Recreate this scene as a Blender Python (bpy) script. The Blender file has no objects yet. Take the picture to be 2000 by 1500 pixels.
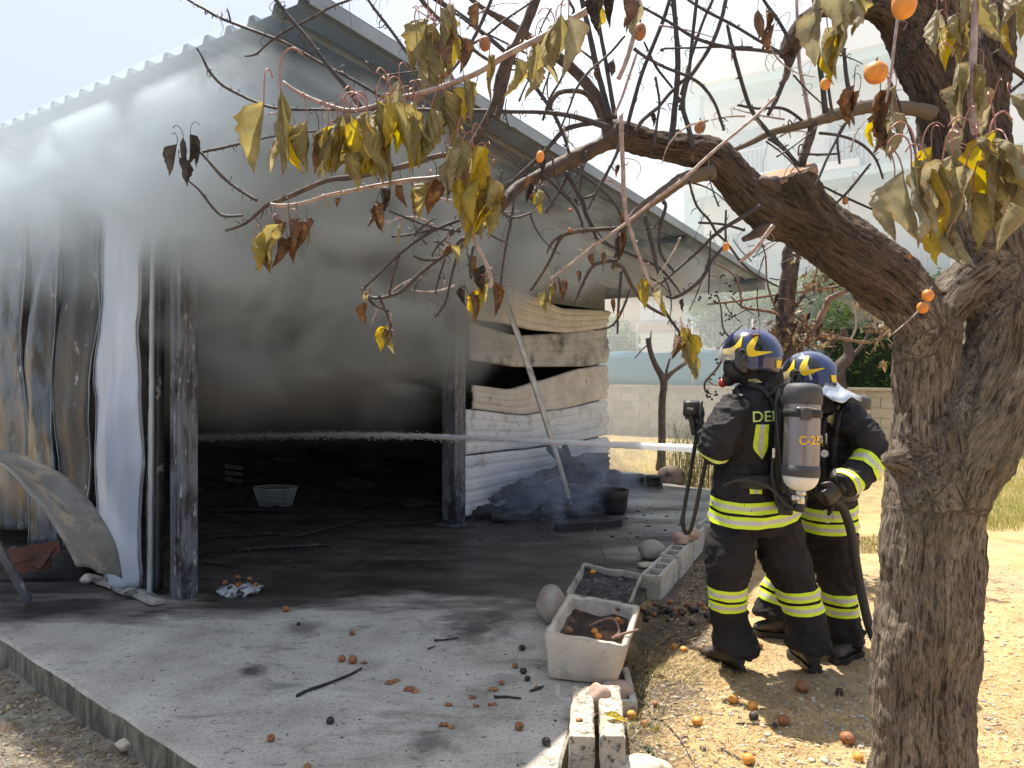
import bpy, bmesh, math, random
import numpy as np
from mathutils import Vector, Matrix, noise as mn
from mathutils.bvhtree import BVHTree
random.seed(7); np.random.seed(7)
S = bpy.context.scene
COL = S.collection
# ------------------------------------------------------------------ camera, world, sun, exposure
CAMH = 1.6; F = 1450.0; HX = 1000.0; HY = 720.0
cam = bpy.data.cameras.new('camera'); camo = bpy.data.objects.new('camera', cam); COL.objects.link(camo)
camo.location = (0, 0, CAMH); camo.rotation_euler = (math.pi/2, 0, 0)
cam.sensor_width = 36.0; cam.lens = F/2000*36.0; cam.shift_y = -(750-HY)/2000.0
cam.clip_start = 0.05; cam.clip_end = 2000
S.camera = camo
SUN_EL = math.radians(67.0)
SUN_DIR = Vector((-.385*math.cos(SUN_EL)/.998, .921*math.cos(SUN_EL)/.998, math.sin(SUN_EL))).normalized()  # towards the sun
wd = bpy.data.worlds.new('World'); S.world = wd; wd.use_nodes = True
nt = wd.node_tree; bg = nt.nodes['Background']
sky = nt.nodes.new('ShaderNodeTexSky'); sky.sky_type = 'NISHITA'; sky.sun_disc = False
sky.sun_elevation = SUN_EL; sky.sun_rotation = math.atan2(SUN_DIR.x, SUN_DIR.y)
sky.air_density = 1.3; sky.dust_density = 6.0; sky.ozone_density = 1.0
mx = nt.nodes.new('ShaderNodeMix'); mx.data_type = 'RGBA'; mx.inputs[0].default_value = 0.62
mx.inputs[7].default_value = (6.7, 7.5, 8.9, 1)      # pale smoke-veiled summer sky
nt.links.new(sky.outputs[0], mx.inputs[6]); nt.links.new(mx.outputs[2], bg.inputs[0])
bg.inputs[1].default_value = 0.070
sl = bpy.data.lights.new('sun', 'SUN'); sl.energy = 5.0; sl.angle = math.radians(0.6); sl.color = (1.0, .92, .78)
so = bpy.data.objects.new('sun', sl); COL.objects.link(so)
so.rotation_euler = (-SUN_DIR).to_track_quat('-Z', 'Y').to_euler(); so.location = (0, 0, 30)
S.view_settings.view_transform = 'Standard'; S.view_settings.look = 'None'
S.view_settings.exposure = 0.92; S.view_settings.gamma = 1.0
S.render.engine = 'CYCLES'
cy = S.cycles
cy.use_denoising = True
try: cy.denoiser = 'OPENIMAGEDENOISE'
except Exception: pass
cy.max_bounces = 7; cy.diffuse_bounces = 3; cy.glossy_bounces = 3; cy.transmission_bounces = 4
cy.volume_bounces = 2; cy.transparent_max_bounces = 12; cy.volume_step_rate = .55; cy.volume_max_steps = 128
cy.sample_clamp_indirect = 6.0; cy.caustics_reflective = False; cy.caustics_refractive = False
# ------------------------------------------------------------------ helpers
def P(px, py, d): return Vector(((px-HX)/F*d, d, CAMH-(py-HY)/F*d))
def G(px, py, z=0.0):
    d = (CAMH-z)*F/(py-HY); return Vector(((px-HX)/F*d, d, z))
RD = Vector((.5678, .8232, 0)); ND = Vector((.8232, -.5678, 0)); C0 = Vector((-2.32, 5.13, 0))
def W(r, n, z): return C0 + RD*r + ND*n + Vector((0, 0, z))
def toRN(p):
    q = Vector((p.x, p.y, 0))-C0; return q.dot(RD), q.dot(ND)
def roofz(r): return 3.4-.078*(r+.49)
def link(o, parent=None):
    COL.objects.link(o)
    if parent is not None:
        o.parent = parent; o.matrix_parent_inverse = Matrix.Identity(4)
    return o
def wloc(o):
    v = Vector(o.location)
    while o.parent is not None:
        o = o.parent; v = v + Vector(o.location)
    return v
def tag(o, label, cat=None, group=None):
    o['label'] = label
    if cat: o['category'] = cat
    if group: o['group'] = group
    return o
def empty(name, loc, label, cat, group=None):
    o = bpy.data.objects.new(name, None); o.location = loc; o.empty_display_size = .1
    COL.objects.link(o); return tag(o, label, cat, group)
def mk(name, geo, mats, parent=None, smooth=True, fm=None, bevel=0.0):
    """geo = (verts in world space, faces); own origin at the base of the piece"""
    V, Fc = geo
    V = [Vector(v) for v in V]
    if not V: V = [Vector((0, 0, 0))]
    xs = [v.x for v in V]; ys = [v.y for v in V]; zs = [v.z for v in V]
    base = Vector(((min(xs)+max(xs))/2, (min(ys)+max(ys))/2, min(zs)))
    me = bpy.data.meshes.new(name)
    me.from_pydata([v-base for v in V], [], [tuple(f) for f in Fc])
    if not isinstance(mats, (list, tuple)): mats = [mats]
    for m in mats: me.materials.append(m)
    if fm is not None: me.polygons.foreach_set('material_index', fm)
    me.polygons.foreach_set('use_smooth', [smooth]*len(me.polygons))
    me.update()
    o = bpy.data.objects.new(name, me); link(o, parent)
    o.location = base - (wloc(parent) if parent is not None else Vector((0, 0, 0)))
    if bevel:
        b = o.modifiers.new('b', 'BEVEL'); b.width = bevel; b.segments = 2; b.limit_method = 'ANGLE'
        if smooth is False: b.harden_normals = False
    return o
def join(*geos):
    V = []; Fc = []
    for g in geos:
        k = len(V); V += list(g[0]); Fc += [tuple(i+k for i in f) for f in g[1]]
    return V, Fc
def bx(c, sx, sy, sz, ax=Vector((1, 0, 0)), ay=Vector((0, 1, 0)), az=Vector((0, 0, 1))):
    c = Vector(c); V = []
    for k in (-1, 1):
        for j in (-1, 1):
            for i in (-1, 1): V.append(c+ax*(i*sx/2)+ay*(j*sy/2)+az*(k*sz/2))
    return V, [(0, 2, 3, 1), (4, 5, 7, 6), (0, 1, 5, 4), (2, 6, 7, 3), (0, 4, 6, 2), (1, 3, 7, 5)]
def bwbox(r0, r1, n0, n1, z0, z1):
    return bx(W((r0+r1)/2, (n0+n1)/2, (z0+z1)/2), abs(r1-r0), abs(n1-n0), abs(z1-z0), RD, ND)
def crom(pts, rad, sub):
    if len(pts) < 3 or sub < 2: return [Vector(p) for p in pts], list(rad)
    P_ = [Vector(p) for p in pts]; out = []; ro = []
    n = len(P_)
    for i in range(n-1):
        p0 = P_[max(i-1, 0)]; p1 = P_[i]; p2 = P_[i+1]; p3 = P_[min(i+2, n-1)]
        for k in range(sub):
            t = k/sub
            out.append(.5*((2*p1)+(p2-p0)*t+(2*p0-5*p1+4*p2-p3)*t*t+(3*p1-p0-3*p2+p3)*t**3))
            ro.append(rad[i]*(1-t)+rad[i+1]*t)
    out.append(P_[-1]); ro.append(rad[-1]); return out, ro
def tube(pts, rad, sides=6, sub=3, jit=0.0, cap=True, sx=1.0):
    if not isinstance(rad, (list, tuple)): rad = [rad]*len(pts)
    p, r = crom(pts, rad, sub); V = []; Fc = []
    t0 = (p[1]-p[0]).normalized()
    up = Vector((0, 0, 1)) if abs(t0.z) < .9 else Vector((1, 0, 0))
    u = t0.cross(up).normalized()
    for i in range(len(p)):
        t = (p[min(i+1, len(p)-1)]-p[max(i-1, 0)]).normalized()
        u = (u-t*u.dot(t)).normalized(); v = t.cross(u)
        for k in range(sides):
            a = 2*math.pi*k/sides
            rr = r[i]*(1+(random.uniform(-jit, jit) if jit else 0))
            V.append(p[i]+u*math.cos(a)*rr*sx+v*math.sin(a)*rr)
    n = len(p)
    for i in range(n-1):
        for k in range(sides):
            a = i*sides+k; b = i*sides+(k+1) % sides
            Fc.append((a, b, b+sides, a+sides))
    if cap:
        Fc.append(tuple(range(sides-1, -1, -1))); Fc.append(tuple(range((n-1)*sides, n*sides)))
    return V, Fc
def rings(rs, closed=True, cap=True):
    """loft through rings (each a list of the same number of points)"""
    V = []; Fc = []; m = len(rs[0])
    for r in rs: V += [Vector(p) for p in r]
    for i in range(len(rs)-1):
        for k in range(m if closed else m-1):
            a = i*m+k; b = i*m+(k+1) % m; Fc.append((a, b, b+m, a+m))
    if cap and closed:
        Fc.append(tuple(range(m-1, -1, -1))); Fc.append(tuple(range((len(rs)-1)*m, len(rs)*m)))
    return V, Fc
def ell(c, a, b, yaw, m=20, tilt=0.0, p=2.0, tiltdir=None):
    """horizontal super-ellipse ring, a along the yaw direction"""
    c = Vector(c); A = Vector((math.cos(yaw), math.sin(yaw), 0)); B = Vector((-math.sin(yaw), math.cos(yaw), 0)); o = []
    for k in range(m):
        t = 2*math.pi*k/m; x = math.cos(t); y = math.sin(t)
        x = math.copysign(abs(x)**(2/p), x); y = math.copysign(abs(y)**(2/p), y)
        q = A*(a*x)+B*(b*y)
        if tiltdir is not None: q.z += q.dot(tiltdir)*tilt
        o.append(c+q)
    return o
def ico(sub=2):
    bm = bmesh.new(); bmesh.ops.create_icosphere(bm, subdivisions=sub, radius=1)
    V = [v.co.copy() for v in bm.verts]; Fc = [tuple(v.index for v in f.verts) for f in bm.faces]; bm.free(); return V, Fc
ICO1, ICO2, ICO3 = ico(1), ico(2), ico(3)
def rock(c, s, seed=0, amp=.25, src=None, fr=1.3, M=None, facet=0.0):
    src = src or ICO2; V = []
    for v in src[0]:
        k = 1+amp*mn.noise(v*fr+Vector((seed*7.3, seed*3.1, seed*1.7)))*2
        if facet: k += facet*mn.cell(v*1.2+Vector((seed, 0, 0)))
        q = Vector((v.x*s[0]*k, v.y*s[1]*k, v.z*s[2]*k))
        if M is not None: q = M @ q
        V.append(Vector(c)+q)
    return V, src[1]
def remesh(geo, vox, sm=3):
    me = bpy.data.meshes.new('t'); me.from_pydata([tuple(v) for v in geo[0]], [], geo[1])
    o = bpy.data.objects.new('t', me); COL.objects.link(o)
    m = o.modifiers.new('r', 'REMESH'); m.mode = 'VOXEL'; m.voxel_size = vox
    if sm:
        s = o.modifiers.new('s', 'SMOOTH'); s.factor = .6; s.iterations = sm
    dg = bpy.context.evaluated_depsgraph_get(); e = o.evaluated_get(dg); mm = e.to_mesh()
    V = [v.co.copy() for v in mm.vertices]; Fc = [tuple(p.vertices) for p in mm.polygons]
    Nn = [v.normal.copy() for v in mm.vertices]
    e.to_mesh_clear(); bpy.data.objects.remove(o); bpy.data.meshes.remove(me)
    return V, Fc, Nn
def bvh(geo): return BVHTree.FromPolygons([tuple(v) for v in geo[0]], geo[1])
def copy_of(o, parent=None):
    c = o.copy(); link(c, parent)
    for ch in list(o.children): copy_of(ch, c)
    return c
# numpy value noise
_T = np.random.RandomState(3).rand(256, 256)
def vn(x, y):
    xi = np.floor(x).astype(int); yi = np.floor(y).astype(int); fx = x-xi; fy = y-yi
    fx = fx*fx*(3-2*fx); fy = fy*fy*(3-2*fy)
    a = _T[xi % 256, yi % 256]; b = _T[(xi+1) % 256, yi % 256]; c = _T[xi % 256, (yi+1) % 256]; d = _T[(xi+1) % 256, (yi+1) % 256]
    return (a*(1-fx)+b*fx)*(1-fy)+(c*(1-fx)+d*fx)*fy
def gz(x, y):
    x = np.asarray(x, float); y = np.asarray(y, float)
    t = np.clip((x+.3)/.7, 0, 1); t = t*t*(3-2*t)
    z = -.15+.075*t
    z = z+(vn(x*1.1, y*1.1)-.5)*.04*np.clip(t+.3, 0, 1)+(vn(x*4.3+9, y*4.3)-.5)*.022+(vn(x*13, y*13+5)-.5)*.012+(vn(x*37, y*37)-.5)*.006
    return z
# ------------------------------------------------------------------ materials
MATS = {}
def nodes(name):
    m = bpy.data.materials.new(name); m.use_nodes = True; MATS[name] = m
    t = m.node_tree; return m, t, t.nodes, t.links, t.nodes['Principled BSDF']
def ramp(N, L, src, stops, interp='LINEAR'):
    r = N.new('ShaderNodeValToRGB'); r.color_ramp.interpolation = interp
    e = r.color_ramp.elements
    while len(e) < len(stops): e.new(.5)
    for el, (p, c) in zip(e, stops): el.position = p; el.color = (*c, 1) if len(c) == 3 else c
    L.new(src, r.inputs[0]); return r
def coord(N, L, scale=(1, 1, 1), rot=0.0, rand=True, attr=None, world=False):
    mp = N.new('ShaderNodeMapping'); mp.inputs['Scale'].default_value = scale; mp.inputs['Rotation'].default_value = (0, 0, rot)
    if attr:
        tc = N.new('ShaderNodeAttribute'); tc.attribute_name = attr; L.new(tc.outputs['Vector'], mp.inputs[0]); return mp.outputs[0]
    if world:
        tc = N.new('ShaderNodeNewGeometry'); L.new(tc.outputs['Position'], mp.inputs[0]); return mp.outputs[0]
    tc = N.new('ShaderNodeTexCoord')
    if rand:
        oi = N.new('ShaderNodeObjectInfo'); a = N.new('ShaderNodeVectorMath'); a.operation = 'SCALE'; a.inputs[0].default_value = (37, 21, 53)
        L.new(oi.outputs['Random'], a.inputs['Scale']); b = N.new('ShaderNodeVectorMath'); b.operation = 'ADD'
        L.new(tc.outputs['Object'], b.inputs[0]); L.new(a.outputs[0], b.inputs[1]); L.new(b.outputs[0], mp.inputs[0])
    else: L.new(tc.outputs['Object'], mp.inputs[0])
    return mp.outputs[0]
def noise(N, L, co, scale, detail=6, rough=.6, dist=0.0):
    n = N.new('ShaderNodeTexNoise'); n.inputs['Scale'].default_value = scale; n.inputs['Detail'].default_value = detail
    n.inputs['Roughness'].default_value = rough; n.inputs['Distortion'].default_value = dist; L.new(co, n.inputs['Vector']); return n.outputs['Fac']
def mixc(N, L, fac, a, b, mode='MIX'):
    m = N.new('ShaderNodeMix'); m.data_type = 'RGBA'; m.blend_type = mode
    for s, i in ((fac, 0), (a, 6), (b, 7)):
        if isinstance(s, (int, float)): m.inputs[i].default_value = s
        elif isinstance(s, tuple): m.inputs[i].default_value = (*s, 1)
        else: L.new(s, m.inputs[i])
    return m.outputs[2]
def mathn(N, L, op, a, b=None, c=None, clamp=False):
    m = N.new('ShaderNodeMath'); m.operation = op; m.use_clamp = clamp
    for i, s in enumerate((a, b, c)):
        if s is None: continue
        if isinstance(s, (int, float)): m.inputs[i].default_value = s
        else: L.new(s, m.inputs[i])
    return m.outputs[0]
def bump(N, L, B, h, strength=.5, dist=.01):
    b = N.new('ShaderNodeBump'); b.inputs['Strength'].default_value = strength; b.inputs['Distance'].default_value = dist
    L.new(h, b.inputs['Height']); L.new(b.outputs[0], B.inputs['Normal']); return b
def pm(name, c1, c2, scale=6, rough=.8, bs=40, bstr=.4, bd=.004, stain=None, stretch=(1, 1, 1), metal=0.0, spec=.5, rand=True, attr=None, world=False, lo=.35, hi=.65, coat=0.0, var=0.0, stain2=None, rr=None):
    m, t, N, L, B = nodes(name)
    co = coord(N, L, stretch, rand=rand, attr=attr, world=world)
    n1 = noise(N, L, co, scale)
    c = ramp(N, L, n1, [(lo, c1), (hi, c2)]).outputs[0]
    for st in (stain, stain2):
        if st:
            sc, ss, a, b = st
            f = ramp(N, L, noise(N, L, co, ss, 8, .7, .3), [(a, (0, 0, 0)), (b, (1, 1, 1))]).outputs[0]
            c = mixc(N, L, f, c, sc)
    if var:
        oi = N.new('ShaderNodeObjectInfo'); h = N.new('ShaderNodeHueSaturation'); L.new(c, h.inputs['Color'])
        L.new(mathn(N, L, 'MULTIPLY_ADD', oi.outputs['Random'], var, 1-var/2), h.inputs['Value']); c = h.outputs[0]
    L.new(c, B.inputs['Base Color'])
    B.inputs['Roughness'].default_value = rough; B.inputs['Metallic'].default_value = metal
    B.inputs['Specular IOR Level'].default_value = spec; B.inputs['Coat Weight'].default_value = coat
    if rr: L.new(ramp(N, L, noise(N, L, co, rr[0]), [(.35, (rr[1],)*3), (.65, (rr[2],)*3)]).outputs[0], B.inputs['Roughness'])
    if bstr: bump(N, L, B, noise(N, L, co, bs, 8, .65), bstr, bd)
    return m
M_bark = None
def make_bark(name='bark', dark=1.0, red=0.0):
    m, t, N, L, B = nodes(name)
    co = coord(N, L, (1, 1, 1), attr='bk')
    n1 = noise(N, L, co, 18, 8, .65)
    c2 = coord(N, L, (1, 1, .55), attr='bk'); v2 = noise(N, L, c2, 85, 6, .65, .5)
    n2 = noise(N, L, c2, 240, 8, .75)
    c = ramp(N, L, n1, [(.3, (.15, .12, .095)), (.5, (.30, .245, .195)), (.72, (.50, .43, .35))]).outputs[0]
    cr = ramp(N, L, n2, [(.40, (.28, .24, .22)), (.52, (.9, .88, .86)), (.66, (1.35, 1.32, 1.28))]).outputs[0]
    c = mixc(N, L, .85, c, cr, 'MULTIPLY')
    c = mixc(N, L, .9, c, ramp(N, L, v2, [(.38, (.14, .11, .10)), (.5, (1, 1, 1))]).outputs[0], 'MULTIPLY')
    ge = noise(N, L, coord(N, L, world=True), 2.2, 4, .6)
    c = mixc(N, L, ramp(N, L, ge, [(.52, (0, 0, 0)), (.72, (.35, .35, .35))]).outputs[0], c, (.12, .125, .07))
    c = mixc(N, L, 1.0, c, (dark, dark*(1-.28*red), dark*(1-.38*red)), 'MULTIPLY')
    L.new(c, B.inputs['Base Color']); B.inputs['Roughness'].default_value = .85; B.inputs['Specular IOR Level'].default_value = .3
    n3 = noise(N, L, coord(N, L, world=True), 160, 6, .75)
    h = mathn(N, L, 'ADD', mathn(N, L, 'ADD', mathn(N, L, 'MULTIPLY', n2, 1.3), mathn(N, L, 'MULTIPLY', v2, 1.6)), mathn(N, L, 'MULTIPLY', n3, .9))
    bump(N, L, B, h, 1.0, .010); return m
M_bark = make_bark()
M_barkl = make_bark('limb_bark', .52, .45)
M_burnbark = pm('burnt_limb_bark', (.03, .022, .022), (.11, .075, .06), 22, .7, 120, .6, .003, stretch=(1, 1, 1), spec=.4)
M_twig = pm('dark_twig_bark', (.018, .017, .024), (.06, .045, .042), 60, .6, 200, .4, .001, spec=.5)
M_ptwig = pm('pale_twig_bark', (.22, .15, .14), (.42, .33, .31), 50, .45, 200, .3, .001, spec=.5)
M_cut = pm('cut_wood', (.22, .13, .08), (.38, .24, .15), 20, .85, 60, .5, .003)
M_pet = pm('petiole_pink', (.28, .09, .09), (.36, .20, .15), 30, .5, 100, 0)
def leafmat(name, a, b, c, edge, trans=.5):
    m, t, N, L, B = nodes(name)
    co = coord(N, L, (1, 1, 1))
    n1 = noise(N, L, co, 2.6, 5, .6)
    col = ramp(N, L, n1, [(.32, a), (.52, b), (.7, c)]).outputs[0]
    f = ramp(N, L, noise(N, L, co, 5, 6, .7), [(.6, (0, 0, 0)), (.68, (1, 1, 1))]).outputs[0]
    col = mixc(N, L, f, col, edge)
    at = N.new('ShaderNodeAttribute'); at.attribute_name = 'edge'
    col = mixc(N, L, mathn(N, L, 'MULTIPLY', at.outputs['Fac'], .55), col, edge)
    wv = N.new('ShaderNodeTexWave'); wv.inputs['Scale'].default_value = 3.2; wv.inputs['Distortion'].default_value = 2; wv.bands_direction = 'DIAGONAL'
    L.new(co, wv.inputs['Vector'])
    L.new(col, B.inputs['Base Color']); B.inputs['Roughness'].default_value = .5; B.inputs['Specular IOR Level'].default_value = .35
    h = mathn(N, L, 'ADD', mathn(N, L, 'MULTIPLY', wv.outputs['Fac'], .35), noise(N, L, co, 9, 5))
    bump(N, L, B, h, .55, .05)
    tr = N.new('ShaderNodeBsdfTranslucent'); sat = N.new('ShaderNodeHueSaturation'); sat.inputs['Saturation'].default_value = 1.35; sat.inputs['Value'].default_value = 1.5
    L.new(col, sat.inputs['Color']); L.new(sat.outputs[0], tr.inputs['Color'])
    ms = N.new('ShaderNodeMixShader'); ms.inputs[0].default_value = trans
    L.new(B.outputs[0], ms.inputs[1]); L.new(tr.outputs[0], ms.inputs[2]); L.new(ms.outputs[0], N['Material Output'].inputs['Surface']); return m
BR_T = .16
LEAF = [leafmat('leaf_olive', (.20, .18, .10), (.31, .28, .15), (.42, .37, .19), (.2, .12, .04), .45),
        leafmat('leaf_yellow', (.30, .26, .10), (.50, .42, .08), (.42, .38, .16), (.34, .16, .04), .5),
        leafmat('leaf_grey', (.27, .24, .17), (.38, .35, .24), (.46, .42, .27), (.22, .13, .07), .35),
        leafmat('leaf_brown', (.08, .045, .03), (.17, .095, .055), (.30, .19, .11), (.07, .04, .02), .14),
        leafmat('leaf_charred', (.02, .017, .015), (.06, .05, .045), (.11, .1, .08), (.015, .012, .01), .1)]
M_apri = pm('apricot_skin', (.62, .2, .03), (.75, .32, .05), 30, .5, 200, .15, .001, stain=((.45, .1, .03), 25, .5, .7))
M_aprd = pm('dried_apricot', (.22, .09, .04), (.42, .17, .06), 60, .6, 120, .6, .002, stain=((.06, .03, .02), 60, .5, .62))
M_aprb = pm('burnt_apricot', (.012, .01, .01), (.05, .035, .03), 60, .55, 120, .6, .002)
M_seal = pm('pale_pvc', (.5, .5, .47), (.6, .6, .56), 10, .5, 60, .1)
# ------------------------------------------------------------------ ground, slab
def struct(o): o['kind'] = 'structure'; return o
def stuff(o, label=None, cat=None):
    o['kind'] = 'stuff'
    if label: o['label'] = label
    if cat: o['category'] = cat
    return o
def make_ground():
    def ax(a, b, far, st, n):
        mid = np.arange(a, b, st); out = np.geomspace(.05, far, n)
        return np.concatenate([a-out[::-1], mid, b+out])
    X = ax(-4.5, 6.5, 220, .035, 26); Y = ax(1.2, 11.5, 400, .035, 30); Y = Y[Y > -60]
    gx, gy = np.meshgrid(X, Y); z = gz(gx, gy)
    far = np.clip((np.hypot(gx, gy-6)-12)/10, 0, 1); z = z*(1-far)+(-.09)*far
    V = np.stack([gx, gy, z], -1).reshape(-1, 3); nx = len(X); ny = len(Y)
    i = (np.arange(ny-1)[:, None]*nx+np.arange(nx-1)[None]).reshape(-1)
    Fc = np.stack([i, i+1, i+1+nx, i+nx], -1)
    me = bpy.data.meshes.new('ground'); me.from_pydata(V.tolist(), [], Fc.tolist())
    me.polygons.foreach_set('use_smooth', [True]*len(me.polygons))
    m, t, N, L, B = nodes('garden_soil')
    co = coord(N, L, world=True)
    sep = N.new('ShaderNodeSeparateXYZ'); L.new(co, sep.inputs[0])
    base = ramp(N, L, noise(N, L, co, 3.0, 10, .7), [(.32, (.36, .245, .125)), (.5, (.54, .385, .205)), (.68, (.66, .50, .28))]).outputs[0]
    chips = ramp(N, L, noise(N, L, co, 45, 6, .75), [(.34, (.5, .43, .37)), (.46, (.92, .9, .87)), (.68, (1.2, 1.18, 1.12))]).outputs[0]
    base = mixc(N, L, .9, base, chips, 'MULTIPLY')
    # fine ash and burnt litter: along the kerb blocks, and grey ash patches on the dirt
    x = sep.outputs[0]; y = sep.outputs[1]
    # signed distance right of the block line x = .27+.27*(y-3.0) (approx)
    lx = mathn(N, L, 'SUBTRACT', x, mathn(N, L, 'MULTIPLY_ADD', y, .36, -.76))
    nn = noise(N, L, co, 2.2, 8, .65)
    dark = mathn(N, L, 'SUBTRACT', mathn(N, L, 'MULTIPLY_ADD', nn, .9, -.06), mathn(N, L, 'ABSOLUTE', mathn(N, L, 'SUBTRACT', lx, .06)))
    dark = ramp(N, L, dark, [(.02, (0, 0, 0)), (.22, (1, 1, 1))]).outputs[0]
    ashc = ramp(N, L, noise(N, L, co, 28, 8, .75), [(.35, (.035, .03, .028)), (.55, (.13, .115, .10)), (.72, (.26, .24, .22))]).outputs[0]
    base = mixc(N, L, mathn(N, L, 'MULTIPLY', dark, .95), base, ashc)
    ash = ramp(N, L, noise(N, L, co, .8, 6, .6), [(.5, (0, 0, 0)), (.62, (1, 1, 1))]).outputs[0]
    base = mixc(N, L, mathn(N, L, 'MULTIPLY', ash, .35), base, (.30, .275, .25))
    # left of the slab: grey earth with a rust brown patch
    lf = ramp(N, L, mathn(N, L, 'MULTIPLY_ADD', x, -1.0, -.3), [(.0, (0, 0, 0)), (.3, (1, 1, 1))]).outputs[0]
    gearth = ramp(N, L, noise(N, L, co, 9, 10, .75), [(.33, (.14, .12, .095)), (.5, (.30, .28, .235)), (.7, (.46, .44, .39))]).outputs[0]
    rust = ramp(N, L, noise(N, L, co, 5, 8, .7), [(.48, (0, 0, 0)), (.62, (1, 1, 1))]).outputs[0]
    gearth = mixc(N, L, mathn(N, L, 'MULTIPLY', rust, .6), gearth, (.15, .07, .04))
    nearp = ramp(N, L, mathn(N, L, 'MULTIPLY', mathn(N, L, 'SUBTRACT', 6.0, y), .5), [(.0, (0, 0, 0)), (.3, (1, 1, 1))]).outputs[0]
    base = mixc(N, L, mathn(N, L, 'MULTIPLY', lf, nearp), base, gearth)
    # dry grass further off
    gr = ramp(N, L, mathn(N, L, 'MULTIPLY_ADD', y, .25, -1.6), [(.0, (0, 0, 0)), (.6, (1, 1, 1))]).outputs[0]
    dg_ = ramp(N, L, noise(N, L, co, 7, 8, .7), [(.36, (.30, .24, .12)), (.55, (.50, .39, .2)), (.7, (.36, .36, .14))]).outputs[0]
    base = mixc(N, L, mathn(N, L, 'MULTIPLY', gr, .7), base, dg_)
    L.new(base, B.inputs['Base Color']); B.inputs['Roughness'].default_value = .95; B.inputs['Specular IOR Level'].default_value = .15
    h = mathn(N, L, 'ADD', noise(N, L, co, 30, 10, .75), mathn(N, L, 'MULTIPLY', noise(N, L, co, 130, 6, .7), .5))
    bump(N, L, B, h, 1.0, .014)
    me.materials.append(m); o = bpy.data.objects.new('ground', me); link(o); struct(o); return o
make_ground()
def make_slab():
    a = G(0, 1245); b = G(400, 1500); d = (b-a).normalized()
    p0 = a-d*9; p1 = Vector((G(1092, 1500).x, 0, 0)); 
    # where the front edge meets the right edge
    e0 = G(1100, 1480); e1 = G(1128, 1330); ed = (e1-e0).normalized()
    # intersection of a+d*s and e0-ed*t
    A = np.array([[d.x, ed.x], [d.y, ed.y]]); s = np.linalg.solve(A, np.array([e0.x-a.x, e0.y-a.y])); cn = a+d*float(s[0])
    pts = [p0, a, b, cn, e0, e1, G(1175, 1240), G(1262, 1150), G(1395, 1040), G(1455, 1000), G(1440, 962), G(1330, 948), G(1215, 930), W(7.6, .3, 0), W(7.6, -9, 0), W(-1, -9, 0)]
    # the front edge gets many points so that it can be chipped a little
    fine = []
    for i in range(len(pts)):
        p, q = pts[i], pts[(i+1) % len(pts)]; k = max(1, int((q-p).length/.12)) if i < 10 else 1
        for j in range(k):
            v = p.lerp(q, j/k)
            if i < 10: v = v+Vector((mn.noise(v*6)*.012, mn.noise(v*6+Vector((9, 0, 0)))*.012, 0))
            fine.append(v)
    n = len(fine); c = sum(fine, Vector())/n
    top = [v.copy() for v in fine]
    ins = []
    for i, v in enumerate(fine):
        t = (fine[(i+1) % n]-fine[i-1]).normalized(); nrm = Vector((-t.y, t.x, 0))
        ins.append(v+nrm*.012*(1 if True else 1))
    V = [v+Vector((0, 0, 0)) for v in ins]+[v+Vector((0, 0, -.012-abs(mn.noise(v*9))*.012)) for v in top]+[v+Vector((mn.noise(v*11)*.008, mn.noise(v*11+Vector((4, 4, 4)))*.008, -.08)) for v in top]+[v+Vector((0, 0, -.4)) for v in top]
    Fc = []
    from mathutils.geometry import tessellate_polygon
    for tri in tessellate_polygon([[Vector((v.x, v.y, 0)) for v in ins]]): Fc.append(tuple(tri))
    for k in range(3):
        for i in range(n): Fc.append((k*n+i, (k+1)*n+i, (k+1)*n+(i+1) % n, k*n+(i+1) % n))
    m, t, N, L, B = nodes('slab_concrete')
    co = coord(N, L, world=True); sep = N.new('ShaderNodeSeparateXYZ'); L.new(co, sep.inputs[0]); y = sep.outputs[1]; x = sep.outputs[0]
    c = ramp(N, L, noise(N, L, co, 2.4, 10, .65), [(.3, (.30, .28, .25)), (.5, (.43, .405, .365)), (.7, (.54, .515, .47))]).outputs[0]
    c = mixc(N, L, .8, c, ramp(N, L, noise(N, L, co, 60, 6, .7), [(.36, (.55, .53, .5)), (.5, (1, 1, 1))]).outputs[0], 'MULTIPLY')
    mo = coord(N, L, (1, 2.4, 1), rot=-.3, world=True)
    pit = ramp(N, L, noise(N, L, mo, 15, 5, .55), [(.62, (0, 0, 0)), (.68, (1, 1, 1))]).outputs[0]
    c = mixc(N, L, mathn(N, L, 'MULTIPLY', pit, .65), c, (.09, .08, .07))
    bl = ramp(N, L, noise(N, L, mo, 1.6, 9, .7, .5), [(.54, (0, 0, 0)), (.66, (1, 1, 1))]).outputs[0]
    c = mixc(N, L, mathn(N, L, 'MULTIPLY', bl, .6), c, (.085, .085, .065))
    # soot and wet run-off spreading out of the shed
    no = coord(N, L, (.55, 1.5, 1), rot=.35, world=True)
    sn = noise(N, L, no, 1.5, 9, .65)
    sy = mathn(N, L, 'MULTIPLY_ADD', sn, 2.8, mathn(N, L, 'SUBTRACT', y, 6.08))
    soot = ramp(N, L, sy, [(.0, (0, 0, 0)), (.10, (.35,)*3), (.5, (1, 1, 1))]).outputs[0]
    sn2 = mathn(N, L, 'MULTIPLY_ADD', noise(N, L, co, 6, 8, .7), 1.6, -.8)
    sc = ramp(N, L, noise(N, L, no, 3.2, 10, .7), [(.34, (.008, .007, .009)), (.5, (.035, .029, .030)), (.70, (.12, .10, .095))]).outputs[0]
    c = mixc(N, L, mathn(N, L, 'MULTIPLY', soot, .95), c, sc)
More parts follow.
